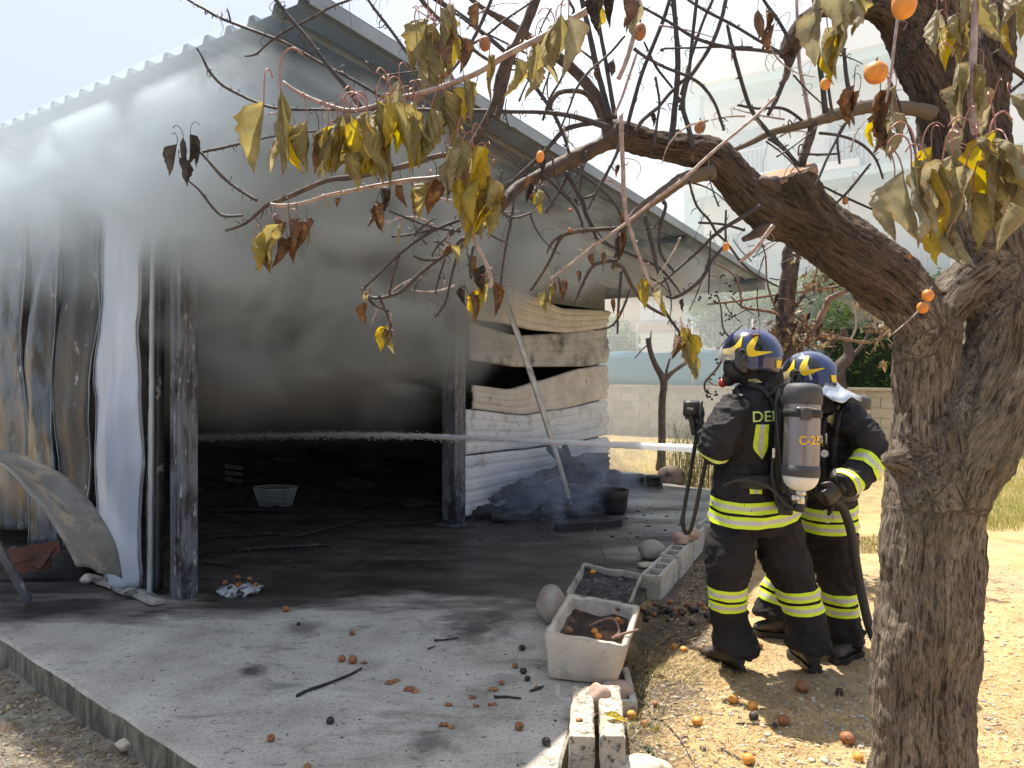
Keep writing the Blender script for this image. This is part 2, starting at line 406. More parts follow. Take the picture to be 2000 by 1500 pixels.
    for (q, r_, s_) in ((G(490, 1312), .17, .85), (G(830, 1455), .26, .7), (G(590, 1225), .34, .6), (G(930, 1225), .55, .8), (G(40, 1200), .6, .75), (G(990, 1325), .2, .4), (G(720, 1300), .22, .35), (G(1040, 1130), .6, .7)):
        dd_ = N.new('ShaderNodeVectorMath'); dd_.operation = 'DISTANCE'; L.new(co, dd_.inputs[0]); dd_.inputs[1].default_value = tuple(q)
        f_ = mathn(N, L, 'ADD', mathn(N, L, 'MULTIPLY_ADD', dd_.outputs['Value'], -1/r_, .55), sn2)
        c = mixc(N, L, mathn(N, L, 'MULTIPLY', mathn(N, L, 'MULTIPLY', f_, 2.2, clamp=True), s_), c, (.035, .032, .030))
    # bright wet reflection painted as paler grey at the far right corner
    wr = mathn(N, L, 'MULTIPLY', ramp(N, L, mathn(N, L, 'MULTIPLY_ADD', x, 1.0, -1.0), [(.0, (0, 0, 0)), (.6, (1, 1, 1))]).outputs[0], ramp(N, L, sn, [(.4, (0, 0, 0)), (.55, (1, 1, 1))]).outputs[0])
    c = mixc(N, L, mathn(N, L, 'MULTIPLY', wr, .75), c, (.3, .3, .29))
    # slab side: dirt and moss on vertical faces
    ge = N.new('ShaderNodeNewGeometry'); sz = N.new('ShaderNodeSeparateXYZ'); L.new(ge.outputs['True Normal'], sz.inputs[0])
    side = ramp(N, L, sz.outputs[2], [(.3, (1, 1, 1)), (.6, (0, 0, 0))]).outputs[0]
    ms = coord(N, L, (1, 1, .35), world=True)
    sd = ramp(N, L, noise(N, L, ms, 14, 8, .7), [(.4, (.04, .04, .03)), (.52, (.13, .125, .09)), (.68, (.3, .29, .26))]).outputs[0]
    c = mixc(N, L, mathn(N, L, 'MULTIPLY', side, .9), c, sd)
    L.new(c, B.inputs['Base Color']); B.inputs['Specular IOR Level'].default_value = .5
    wet = ramp(N, L, noise(N, L, no, 1.3, 5, .6), [(.42, (.30,)*3), (.6, (.75,)*3)]).outputs[0]
    rg = mixc(N, L, soot, (.85, .85, .85), wet); L.new(rg, B.inputs['Roughness'])
    bump(N, L, B, mathn(N, L, 'ADD', noise(N, L, co, 55, 9, .7), mathn(N, L, 'MULTIPLY', pit, -1.2)), .6, .005)
    o = mk('concrete_slab', (V, Fc), m, smooth=False); struct(o); return o
make_slab()
# ------------------------------------------------------------------ shed
M_roof = pm('roof_sheet_metal', (.11, .16, .24), (.17, .23, .32), 1.6, .5, 30, .15, .003, stain=((.15, .13, .13), 1.2, .55, .7), stain2=((.11, .115, .13), 1.1, .52, .72), metal=.2)
M_roofe = pm('verge_metal', (.20, .25, .31), (.28, .33, .39), 3, .5, 40, .1, metal=.2)
M_trim = pm('grey_metal_trim', (.30, .33, .37), (.42, .45, .48), 5, .5, 40, .15, .002, metal=.3)
M_post = pm('scorched_steel_post', (.07, .075, .095), (.17, .18, .21), 5, .5, 160, .6, .002, stain=((.02, .02, .027), 5, .50, .58), stain2=((.36, .37, .40), 34, .58, .63), stretch=(1, 1, .25))
M_soot = pm('sooted_wall', (.010, .010, .011), (.035, .032, .032), 3, .9, 30, .5, .006)
M_stripd = pm('charred_panel_skin', (.006, .008, .013), (.028, .036, .05), 5, .42, 190, .9, .004, stain=((.34, .37, .40), 5.5, .60, .66), stain2=((.20, .17, .13), 60, .62, .66), stretch=(1, 1, .6), spec=.6)
M_stripm = pm('smoked_panel_skin', (.022, .032, .048), (.12, .155, .20), 3.4, .36, 120, .5, .003, stain=((.008, .010, .014), 5, .50, .58), stain2=((.46, .48, .46), 6, .62, .68), stretch=(1, 1, .35), spec=.7)
M_stripw = pm('bare_pale_panel_skin', (.42, .48, .60), (.54, .60, .72), 4, .45, 40, .2, .003, stain=((.40, .43, .49), 6, .55, .7), stretch=(1, 1, .22))
M_pan_tan = pm('heat_browned_panel', (.50, .465, .43), (.62, .59, .56), 4, .55, 120, .25, .002, stain=((.36, .29, .24), 1.8, .54, .76), stain2=((.06, .055, .055), 5, .64, .72))
M_pan_grey = pm('smoke_greyed_panel', (.34, .34, .34), (.50, .49, .48), 4, .6, 120, .4, .003, stain=((.07, .07, .075), 2.4, .5, .68), stain2=((.50, .50, .50), 12, .66, .72))
M_pan_white = pm('white_wall_panel', (.60, .63, .67), (.72, .74, .77), 3, .55, 100, .3, .003, stain=((.28, .26, .26), 3.6, .54, .7), stain2=((.1, .1, .11), 12, .62, .7))
M_beam = pm('pale_rafter', (.55, .54, .48), (.68, .66, .58), 4, .5, 60, .1)
M_dark = pm('header_panel', (.075, .08, .088), (.16, .165, .17), 2, .6, 60, .2, .003, stain=((.04, .035, .035), 2, .5, .65))
shed = empty('shed', W(0, 0, 0), 'burning metal-clad shed with a ribbed lean-to roof and smoke pouring from its open side', 'shed')
def roof_sheet():
    prof = []; n = -9.0
    N1 = 1.94
    k0 = 1.904-.2*54
    xs = []
    for j in range(55):
        c = k0+.2*j
        xs += [(c-.1, 0), (c-.036, 0), (c-.018, .042), (c+.018, .042), (c+.036, 0)]
    xs = [(a, h) for a, h in xs if a > -9]
    xs.append((1.96, 0))
    rs = [-.49+i*(7.72/10) for i in range(11)]
    V = []; Fc = []; m = len(xs)
    for r in rs:
        for (a, h) in xs: V.append(W(r, a, roofz(r)+h))
    for r in rs:
        for (a, h) in xs: V.append(W(r, a, roofz(r)+h-.004))
    nr = len(rs)
    for i in range(nr-1):
        for k in range(m-1):
            a = i*m+k; Fc.append((a, a+1, a+1+m, a+m)); b = nr*m+a; Fc.append((b, b+m, b+m+1, b+1))
    for k in range(m-1):
        Fc.append((k, nr*m+k, nr*m+k+1, k+1))
    return V, Fc
mk('roof', roof_sheet(), M_roof, shed, smooth=False)
# purlins and rafters under the sheet
def rbar(r0, n0, r1, n1, dz, w, h, mat, name, top=0.0):
    a = W(r0, n0, roofz(r0)-dz); b = W(r1, n1, roofz(r1)-dz); ax = (b-a).normalized(); ay = Vector((0, 0, 1)).cross(ax).normalized(); az = ax.cross(ay)
    return mk(name, bx((a+b)/2, (b-a).length, w, h, ax, ay, az), mat, shed, smooth=False, bevel=.004)
for r in (2.2, 4.6, 7.15): rbar(r, -9, r, 1.9, .035, .05, .055, M_roof, 'purlin')
rbar(.6, 1.0, 7.1, 1.0, .115, .04, .04, M_beam, 'rafter')
rbar(-.49, 1.965, 7.22, 1.965, -.01, .012, .075, M_roofe, 'verge_trim')
rbar(-.49, 1.92, 7.22, 1.92, -.052, .10, .006, M_roofe, 'verge_cap')
rbar(7.225, -9, 7.225, 1.97, .06, .02, .16, M_trim, 'eave_trim')
rbar(0, -9, 0, 0, .16, .09, .2, M_dark, 'header_beam')
# walls that close the far sides (sooted)
for a in ((6.36, 6.42, -9.0, -.12, -.05, 2.86), (-.1, 6.42, -9.1, -9.01, -.05, 3.4)):
    mk('back_wall', bwbox(*a), M_soot, shed, smooth=False)
# posts (box sections with a lip)
def post(r, n, h, w, mat=M_post):
    g = join(bwbox(r-w/2, r+w/2, n-w/2, n+w/2, 0, h), bwbox(r-w/2-.006, r-w/2, n-w*.1, n+w*.1, 0.01, h-.01), bwbox(r-w*.1, r+w*.1, n+w/2, n+w/2+.006, 0.01, h-.01))
    return mk('post', g, mat, shed, smooth=False, bevel=.004)
post(.07, -.02, 3.22, .13); post(3.06, -.02, 3.0, .17); post(6.28, -.13, 2.78, .1, M_trim)
mk('base_plate', bwbox(2.93, 3.19, -.14, .1, .001, .012), M_post, shed, smooth=False)
# header above the clad part of the side wall
def lz(r): return roofz(r)-.09
g = [W(3.17, -.03, 2.42), W(6.43, -.03, 2.42), W(6.43, -.03, lz(6.43)), W(3.17, -.03, lz(3.17))]
g2 = [v-ND*.05 for v in g]
mk('header_panel', (g+g2, [(0, 1, 2, 3), (7, 6, 5, 4), (0, 4, 5, 1), (2, 6, 7, 3), (1, 5, 6, 2), (0, 3, 7, 4)]), M_dark, shed, smooth=False)
def on_side(px, py, off=0.0):      # a pixel on the side wall plane n = off
    k = (px-HX)/F; r = (2.32+5.13*k-off*(.8232+k*.5678))/(.5678-.8232*k); z_ = 5.13+.8232*r-.5678*off
    return P(px, py, z_)
def on_front(px, py, off=0.0):     # a pixel on the front wall plane r = off
    k = (px-HX)/F; n = (k*(5.13+.8232*off)+2.32-.5678*off)/(.8232+.5678*k); z_ = 5.13+.8232*off-.5678*n
    return P(px, py, z_)
def interp(tab, x):
    if x <= tab[0][0]: return tab[0][1]
    for (a, ya), (b, yb) in zip(tab, tab[1:]):
        if x <= b:
            t = (x-a)/(b-a); t = t*t*(3-2*t)*.5+t*.5; return ya+(yb-ya)*t
    return tab[-1][1]
def side_panel(top, bot, mat, ribs, seed, bulge=.05):
    bulge *= .45
    x0, x1 = top[0][0], top[-1][0]; nx = 34; nv = ribs*6
    rows = []; back = []
    for j in range(nv+1):
        v = j/nv; row = []; br = []
        for i in range(nx+1):
            u = i/nx; x = x0+(x1-x0)*u
            xe = x+(mn.noise(Vector((v*3, seed*5, 0)))*9 if u == 1 else 0)
            ya = interp(top, x); yb = interp(bot, x); yy = ya+(yb-ya)*v
            ph = (v*ribs) % 1.0; groove = -.02 if (ph < .12 or ph > .88) else 0.0
            off = .012+groove+bulge*math.sin(math.pi*v)*(.5+mn.noise(Vector((u*2.2+seed, v*.7, seed))))+.022*mn.noise(Vector((u*6, v*2.5, seed*2.0)))+.05*(v-.5)*mn.noise(Vector((u*3, seed*3.3, 1)))
            p = on_side(xe, yy); row.append(p+ND*off); br.append(p+ND*(off-.02))
        rows.append(row); back.append(br)
    V = [p for r in rows for p in r]+[p for r in back for p in r]; Fc = []; m = nx+1; K = (nv+1)*m
    for j in range(nv):
        for i in range(nx):
            a = j*m+i; Fc.append((a, a+m, a+m+1, a+1)); Fc.append((K+a, K+a+1, K+a+m+1, K+a+m))
    for i in range(nx): Fc.append((i, i+1, K+i+1, K+i)); a = nv*m+i; Fc.append((a, K+a, K+a+1, a+1))
    for j in range(nv): a = j*m; Fc.append((a, K+a, K+a+m, a+m)); a = j*m+nx; Fc.append((a, a+m, K+a+m, K+a))
    return mk('wall_panel', (V, Fc), mat, shed)
side_panel([(914, 512), (962, 536), (1042, 578), (1102, 602), (1186, 606)], [(914, 622), (970, 630), (1050, 646), (1106, 650), (1188, 640)], M_pan_tan, 4, 1, .07)
side_panel([(914, 628), (1010, 655), (1090, 651), (1186, 640)], [(916, 704), (1010, 717), (1138, 716), (1190, 708)], M_pan_grey, 4, 2, .04)
side_panel([(922, 752), (994, 760), (1050, 744), (1138, 719), (1184, 712)], [(914, 798), (1022, 810), (1090, 800), (1186, 779)], M_pan_tan, 4, 3, .06)
side_panel([(908, 799), (1022, 811), (1090, 801), (1184, 782)], [(903, 889), (1010, 877), (1106, 865), (1187, 850)], M_pan_white, 4, 4, .03)
side_panel([(903, 891), (1010, 880), (1106, 868), (1185, 853)], [(898, 1012), (1050, 970), (1110, 958), (1184, 940)], M_pan_white, 5, 5, .02)
def front_strip(rows, mat, off, thick, seed, flute=3, wob=.02, name='wall_strip', curl=.03):
    ys = [r[0] for r in rows]; L_ = [(r[0], r[1]) for r in rows]; R_ = [(r[0], r[2]) for r in rows]
    nv = 60; nx = 12; A = []; Bk = []
    for j in range(nv+1):
        y = ys[0]+(ys[-1]-ys[0])*j/nv; xl = interp(L_, y); xr = interp(R_, y)
        for i in range(nx+1):
            u = i/nx; x = xl+(xr-xl)*u
            o = off-(.010*math.cos(2*math.pi*u*flute) if 0 < i < nx else 0)-curl*math.sin(math.pi*u)+wob*mn.noise(Vector((u*1.5, y*.008, seed*4.0)))*2+.006*mn.noise(Vector((u*5, y*.03, seed*2.0)))
            p = on_front(x, y, 0.0)
            A.append(p+RD*o); Bk.append(p+RD*(o+thick))
    m = nx+1; K = len(A); Fc = []
    for j in range(nv):
        for i in range(nx):
            a = j*m+i; Fc.append((a, a+m, a+m+1, a+1)); Fc.append((K+a, K+a+1, K+a+m+1, K+a+m))
        a = j*m; Fc.append((a, K+a, K+a+m, a+m)); a = j*m+nx; Fc.append((a, a+m, K+a+m, K+a))
    for i in range(nx): Fc.append((i, i+1, K+i+1, K+i)); a = nv*m+i; Fc.append((a, K+a, K+a+1, a+1))
    V = A+Bk
    V = [Vector((v.x, v.y, max(v.z, .002))) for v in V]
    o = mk(name, (V, Fc), mat, shed)
    if name == 'wall_strip':      # folded bright metal lips along both edges
        for c_ in (0, nx): mk('folded_lip', tube([A[j*m+c_]-RD*.004 for j in range(0, nv+1, 2)], .0055, 6, 1), M_lip, o)
    return o
M_lip = pm('folded_metal_lip', (.10, .12, .15), (.34, .37, .40), 8, .4, 60, .3, stretch=(1, 1, .3))
FS = front_strip
M_fallen0 = pm('scorched_base_strip', (.22, .21, .2), (.42, .40, .37), 6, .7, 60, .5, .004, stain=((.06, .06, .06), 9, .5, .6))
FS([(300, -190, -60), (600, -185, -55), (1010, -180, -60)], M_stripm, -.02, .02, 8)
FS([(320, -52, 52), (525, -60, 50), (700, -60, 40), (800, -55, 52), (1035, -50, 66)], M_stripm, 0.0, .02, 1)
FS([(340, 62, 128), (525, 72, 121), (640, 66, 112), (750, 61, 104), (830, 62, 108), (940, 67, 117), (1062, 66, 118)], M_stripm, -.03, .02, 2, 2)
FS([(340, 122, 190), (525, 119, 193), (640, 110, 188), (750, 104, 178), (860, 112, 174), (970, 119, 176), (1100, 122, 178)], M_stripd, .0, .02, 3, 2)
FS([(330, 190, 232), (525, 193, 226), (640, 197, 222), (800, 198, 214), (960, 192, 212), (1125, 190, 216)], M_stripd, .03, .02, 4, 1)
FS([(300, 238, 322), (420, 232, 314), (525, 227, 306), (600, 225, 300), (640, 223, 297), (740, 211, 298), (780, 214, 299), (850, 214, 294), (900, 213, 296), (960, 216, 288), (1010, 219, 287), (1060, 222, 291), (1110, 230, 292), (1142, 243, 288)], M_stripw, -.10, .018, 5, 4, .03, curl=.05)
FS([(300, 300, 320), (700, 296, 316), (1150, 292, 314)], M_stripd, -.03, .05, 6, 1, .0, 'corner_jamb', 0)
FS([(300, 318, 322), (700, 312, 317), (1172, 308, 313)], M_trim, -.07, .02, 7, 0, .0, 'corner_trim', 0)
# base strip lying along the foot of the front wall
mk('base_strip', rings([[q+Vector((.03, .05, 0))*w, q+Vector((-.03, -.05, .012))*w, q+Vector((-.03, -.05, .03))*w, q+Vector((.0, .0, .045))*w, q+Vector((.03, .05, .03))*w] for q, w in [(G(165, 1126).lerp(G(312, 1182), i/14)+Vector((0, .01*math.sin(i*1.3), .003)), .55+.5*math.sin(i/14*2.6)) for i in range(15)]]), M_fallen0, shed, smooth=False)
# ------------------------------------------------------------------ loose things at the shed
def curved_sheet():
    top = [(0, 878), (36, 884), (72, 898), (135, 935), (189, 993), (225, 1060), (238, 1128)]
    inn = [(0, 905), (30, 930), (58, 962), (84, 992), (108, 1028), (130, 1065), (150, 1104)]
    pt, _ = crom([Vector((a, b, 0)) for a, b in [(-90, 872)]+top], [0]*8, 4); pi, _ = crom([Vector((a, b, 0)) for a, b in [(-90, 850)]+inn], [0]*8, 4)
    rows = []; m = len(pt); nv = 9
    for j in range(nv+1):
        v = j/nv; row = []
        for i in range(m):
            u = i/(m-1); q = pi[i].lerp(pt[i], v); d = 5.42-.65*(1-v)-.28*u+.10*math.sin(v*math.pi)
            p = P(q.x, q.y, d); p += Vector((0, 0, 1))*.02*mn.noise(Vector((u*6, v*3, 2)))+Vector((0, -.012, 0))*math.cos(v*math.pi*4)
            p.z = max(p.z, .01); row.append(p)
        rows.append(row)
    A = [p for r in rows for p in r]; Bk = [p+Vector((0, .02, -.012)) for p in A]; K = len(A); Fc = []
    for j in range(nv):
        for i in range(m-1):
            a = j*m+i; Fc.append((a, a+1, a+m+1, a+m)); Fc.append((K+a, K+a+m, K+a+m+1, K+a+1))
    for i in range(m-1): Fc.append((i, K+i, K+i+1, i+1)); a = nv*m+i; Fc.append((a, a+1, K+a+1, K+a))
    for j in range(nv): a = j*m+m-1; Fc.append((a, K+a, K+a+m, a+m))
    return A+Bk, Fc
M_fallen = pm('fallen_sheet_skin', (.24, .235, .22), (.40, .37, .32), 2.0, .5, 40, .4, .004, stain=((.58, .47, .34), 2.4, .52, .62), stain2=((.08, .08, .08), 3, .55, .7), metal=.2)
tag(mk('fallen_sheet', curved_sheet(), M_fallen), 'curled sheet of wall cladding fallen against the front wall, tan along its top', 'metal sheet')
def barbox(a, b, w, t, mat, name, label, cat, parent=None):
    ax = (b-a).normalized(); ay = Vector((0, 1, 0)); ay = (ay-ax*ay.dot(ax)).normalized(); az = ax.cross(ay)
    n = 14; rs = []
    for i in range(n+1):
        c = a.lerp(b, i/n)+az*.006*mn.noise(Vector((i*.7, w*50, 0)))
        rs.append([c+az*w/2+ay*t/2, c-az*w/2+ay*t/2, c-az*w/2-ay*t/2, c+az*w/2-ay*t/2])
    o = mk(name, rings(rs), mat, parent, smooth=False)
    return tag(o, label, cat) if parent is None else o
barbox(P(-25, 1030, 4.85), G(58, 1180)+Vector((0, 0, .012)), .055, .02, M_post, 'leaning_slat', 'grey slat leaning at the far left in front of the fallen curled sheet', 'slat')
M_redwood = pm('red_brown_plank', (.07, .032, .024), (.15, .065, .045), 8, .7, 60, .5, .003, stain=((.03, .02, .02), 6, .55, .65), stretch=(1, .3, 1))
M_char = pm('char', (.006, .006, .007), (.028, .026, .027), 14, .6, 70, .9, .008, spec=.55)
M_charash = pm('char_with_ash', (.008, .008, .009), (.05, .048, .05), 9, .6, 60, .9, .006, stain=((.35, .35, .36), 14, .6, .68))
for (a, b, w, lab) in (((10, 1088), (118, 1068), .06, 'red-brown plank lying highest in the rubble under the curled sheet'), ((8, 1112), (100, 1100), .05, 'red-brown plank lying lowest in the rubble under the curled sheet'), ((70, 1108), (105, 1060), .045, 'short red-brown plank standing askew in the rubble under the curled sheet')):
    q0 = P(a[0], a[1], 5.15); q1 = P(b[0], b[1], 5.25)
    barbox(q0, q1, w*1.6, .03, M_redwood, 'plank', lab, 'plank')
tag(mk('charred_heap', rock(G(60, 1128)+Vector((0, .15, .04)), (.45, .25, .16), 4, .3, ICO3, 2.2), M_char), 'low heap of char under the curled sheet at the left wall', 'char heap')
tag(mk('stone', rock(G(170, 1140)+Vector((0, 0, .03)), (.045, .04, .035), 5), M_pan_tan), 'small tan stone at the upper end of the base strip', 'stone')
# narrow metal profile leaning on the side wall
def lean():
    a = on_side(955, 545)+ND*.12; b = G(1119, 1001)+Vector((0, 0, .01)); n = 20; rs = []
    ax = (b-a).normalized(); sd = RD.copy(); sd = (sd-ax*sd.dot(ax)).normalized(); up = ax.cross(sd)
    for i in range(n+1):
        u = i/n; c = a.lerp(b, u)+up*.03*math.sin(u*math.pi); w = .052*(1-.55*u); tw = 1.1*u
        s = sd*math.cos(tw)+up*math.sin(tw); q = up*math.cos(tw)-sd*math.sin(tw)
        rs.append([c-s*w, c-s*w*.2-q*.014, c+s*w*.2-q*.014, c+s*w, c+s*w*.2-q*.004, c-s*w*.2-q*.004])
    return rings(rs)
tag(mk('metal_profile', lean(), pm('galvanised_profile', (.42, .42, .42), (.58, .58, .56), 9, .45, 60, .2, .002, stain=((.12, .11, .11), 7, .58, .68), metal=.4)), 'long twisted pale metal profile leaning across the side wall panels', 'metal strip')
def charlog(pa, pb, r, seed, name, label, mat=M_char, cat='log', sides=14):
    r = r*.70
    n = 12; pts = [pa.lerp(pb, i/n)+Vector((mn.noise(Vector((i*.6, seed, 0))), mn.noise(Vector((i*.6, seed, 5))), mn.noise(Vector((i*.6, seed, 9)))))*r*.6 for i in range(n+1)]
    rad = [r*(.85+.7*mn.noise(Vector((i*.9, seed, 3)))) for i in range(n+1)]
    return tag(mk(name, tube(pts, rad, sides, 3, .22), mat), label, cat)
def gp(px, py, h=0.0): return G(px, py)+Vector((0, 0, h))
charlog(gp(958, 1022, .07), gp(1192, 1002, .09), .085, 1, 'charred_log', 'longest charred log, lying in front of the burnt heap by the side wall', M_charash)
charlog(gp(985, 1012, .28), gp(1092, 985, .40), .10, 2, 'charred_log', 'thick charred log lying slanted on top of the burnt heap')
charlog(gp(1055, 1006, .13), gp(1165, 992, .18), .085, 3, 'charred_log', 'charred log just right of the foot of the leaning profile', M_charash)
charlog(gp(935, 1005, .12), gp(1010, 1000, .26), .09, 5, 'charred_log', 'charred log at the left end of the burnt heap', M_charash)
charlog(gp(1105, 985, .34), gp(1175, 980, .33), .085, 6, 'charred_log', 'short charred log under the forked stump')
tag(mk('charred_heap', rock(gp(1060, 992, .05), (.62, .26, .20), 8, .5, ICO3, 3.0), M_char), 'wide heap of burnt matter at the foot of the side wall', 'char heap')
tag(mk('charred_heap', rock(gp(925, 1010, .02), (.33, .15, .12), 9, .3, ICO3, 3), M_char), 'small heap of char beside the right post of the opening', 'char heap')
def stump():
    b = gp(1132, 975, .42)
    return join(tube([b, P(1122, 925, 8.75), P(1100, 897, 8.7), P(1072, 872, 8.6)], [.13, .11, .08, .055], 12, 3, .1), tube([P(1122, 925, 8.75), P(1112, 895, 8.7), P(1102, 868, 8.68)], [.07, .04, .035], 10, 3, .1))
g = remesh(stump(), .018, 1)
tag(mk('forked_stump', (g[0], g[1]), M_char), 'charred forked stump standing on the burnt heap', 'stump')
def corr_sheet():
    V = []; Fc = []; nz = 40; nx = 8
    for j in range(nz+1):
        for i in range(nx+1):
            x = 1136+(1190-1136)*i/nx; y = 884+(962-884)*j/nz
            V.append(on_side(x, y, .30)+ND*(.022*math.cos(j/nz*2*math.pi*7)))
    K = len(V); V += [v-ND*.006 for v in V]
    for j in range(nz):
        for i in range(nx):
            a = j*(nx+1)+i; Fc.append((a, a+nx+1, a+nx+2, a+1)); Fc.append((K+a, K+a+1, K+a+nx+2, K+a+nx+1))
    return V, Fc
M_rust = pm('rusty_corrugated', (.10, .065, .05), (.22, .16, .14), 6, .7, 60, .5, .003, stain=((.03, .025, .025), 5, .5, .62), stain2=((.38, .36, .36), 9, .62, .7))
tag(mk('corrugated_sheet', corr_sheet(), M_rust), 'rusty corrugated sheet on end at the right corner of the side wall', 'corrugated sheet')
tag(mk('box', bx(gp(1147, 975, .36), .62, .3, .26, RD, ND), M_char, smooth=False, bevel=.02), 'charred square box behind the logs near the wall corner', 'box')
def lathe(c, prof, m=20, jit=0):
    rs = [[Vector(c)+Vector((math.cos(2*math.pi*k/m)*r, math.sin(2*math.pi*k/m)*r, z)) for k in range(m)] for r, z in prof]
    return rings(rs)
M_pot = pm('burnt_pot', (.05, .03, .03), (.12, .08, .08), 8, .55, 50, .4, .003)
tag(mk('pot', lathe(gp(1198, 1002), [(.12, 0), (.15, .05), (.165, .2), (.18, .26), (.16, .26), (.14, .2)]), M_char), 'charred pot with a round ball beside it at the wall corner', 'pot')
tag(mk('ball', rock(gp(1200, 985, .32), (.11, .11, .1), 3, .05, ICO2), M_pot), 'dark maroon ball on the charred pot at the wall corner', 'ball')
barbox(gp(1086, 1036, .03), gp(1213, 1027, .03), .06, .05, M_char, 'charred_plank', 'thin charred plank lying in front of the log heap', 'plank')
def hollow_block(L_, Wd, H, cells=3, wall=.03, depth=None, seed=0):
    """local mesh, cavities open upward, along x"""
    depth = depth or H*.9; xs = [0]; cw = (L_-wall*(cells+1))/cells
    for i in range(cells): xs += [xs[-1]+wall, xs[-1]+wall+cw]
    xs.append(L_); xs = [x-L_/2 for x in xs]; ys = [-Wd/2, -Wd/2+wall, Wd/2-wall, Wd/2]
    V = []; Fc = []
    def q(*p): k = len(V); V.extend(p); Fc.append(tuple(range(k, k+len(p))))
    for i in range(len(xs)-1):
        for j in range(3):
            x0, x1, y0, y1 = xs[i], xs[i+1], ys[j], ys[j+1]; hole = (i % 2 == 1 and j == 1)
            if not hole: q((x0, y0, H), (x1, y0, H), (x1, y1, H), (x0, y1, H))
            else:
                z = H-depth; q((x0, y0, z), (x1, y0, z), (x1, y1, z), (x0, y1, z))
                q((x0, y0, z), (x0, y1, z), (x0, y1, H), (x0, y0, H)); q((x1, y0, z), (x1, y0, H), (x1, y1, H), (x1, y1, z))
                q((x0, y0, z), (x0, y0, H), (x1, y0, H), (x1, y0, z)); q((x0, y1, z), (x1, y1, z), (x1, y1, H), (x0, y1, H))
    for i in range(len(xs)-1):
        x0, x1 = xs[i], xs[i+1]
        q((x0, ys[0], 0), (x1, ys[0], 0), (x1, ys[0], H), (x0, ys[0], H)); q((x1, ys[3], 0), (x0, ys[3], 0), (x0, ys[3], H), (x1, ys[3], H))
    for j in range(3):
        y0, y1 = ys[j], ys[j+1]
        q((xs[0], y1, 0), (xs[0], y0, 0), (xs[0], y0, H), (xs[0], y1, H)); q((xs[-1], y0, 0), (xs[-1], y1, 0), (xs[-1], y1, H), (xs[-1], y0, H))
    bm = bmesh.new(); vs = [bm.verts.new(v) for v in V]
    for f in Fc: bm.faces.new([vs[i] for i in f])
    bmesh.ops.remove_doubles(bm, verts=bm.verts, dist=1e-5)
    bmesh.ops.bevel(bm, geom=[e for e in bm.edges if len(e.link_faces) == 2 and e.calc_face_angle(0) > .5], offset=.005, segments=2, affect='EDGES')
    bmesh.ops.triangulate(bm, faces=[f for f in bm.faces if len(f.verts) > 4])
    bmesh.ops.subdivide_edges(bm, edges=[e for e in bm.edges if e.calc_length() > .05], cuts=3, use_grid_fill=True)
    for v in bm.verts:
        n = mn.noise_vector(v.co*22+Vector((seed*9, 0, 0))); v.co += n*.0035
        e = mn.noise(v.co*7+Vector((seed*3, 1, 1)))
        if e > .38: v.co *= 1-.03*(e-.38)
    V = [v.co.copy() for v in bm.verts]; Fc = [tuple(v.index for v in f.verts) for f in bm.faces]
    bm.verts.index_update(); V = [v.co.copy() for v in bm.verts]; Fc = [tuple(v.index for v in f.verts) for f in bm.faces]; bm.free(); return V, Fc
def placed(geo, M): return [M @ Vector(v) for v in geo[0]], geo[1]
def frame(o, x, z=Vector((0, 0, 1))):
    x = x.normalized(); y = z.cross(x).normalized(); z = x.cross(y)
    return Matrix(((x.x, y.x, z.x, o.x), (x.y, y.y, z.y, o.y), (x.z, y.z, z.z, o.z), (0, 0, 0, 1)))
M_cblk = pm('pale_concrete_block', (.42, .40, .36), (.58, .55, .50), 9, .9, 120, .9, .005, stain=((.2, .19, .18), 7, .55, .68), stain2=((.09, .085, .08), 60, .6, .66))
M_cblkd = pm('sooty_concrete_block', (.06, .055, .05), (.2, .19, .18), 7, .9, 120, .9, .005)
# kerb row of hollow blocks beyond the planters
ka = gp(1262, 1150); kb = gp(1356, 1052); kd = (kb-ka); kl = kd.length; kd.normalize()
kdn = Vector((kd.y, -kd.x, 0))
labs = ['hollow concrete block nearest the planters in the kerb row', 'hollow concrete block in the middle of the kerb row', 'hollow concrete block at the far end of the kerb row']
nb = 3; bl = kl/nb
for i in range(nb):
    c = ka+kd*(bl*(i+.5))+kdn*.03; c.z = -.10+.012*i
    tag(mk('concrete_block', placed(hollow_block(bl-.012, .15, .20, 3, .028, .12, i), frame(c, kd)), M_cblk, smooth=False), labs[i], 'concrete block', 'hollow blocks edging the slab')
c = gp(1384, 1052)+Vector((0, 0, -.09))
tag(mk('concrete_block', placed(hollow_block(.40, .17, .24, 2, .03, .10, 7), frame(c+Vector((.05, .10, 0)), Vector((.5, .86, 0)))), M_cblk, smooth=False), 'taller concrete block closing the kerb row behind the rubble stones', 'concrete block', 'hollow blocks edging the slab')
for i, (px, py) in enumerate(((1225, 950), (1262, 953))):
    c = gp(px, py, -.08)+Vector((0, .12, 0))
    g = hollow_block(.46, .19, .16, 2, .035, .15, 12+i)
    M = frame(c, Vector((1, -.12, 0)))@Matrix.Translation((0, 0, .14))@Matrix.Rotation(math.radians(82), 4, 'X')
    tag(mk('concrete_block', placed(g, M), M_cblkd, smooth=False), ('sooty hollow block on edge nearest the shed corner' if i == 0 else 'sooty hollow block on edge beside the round boulder'), 'concrete block')
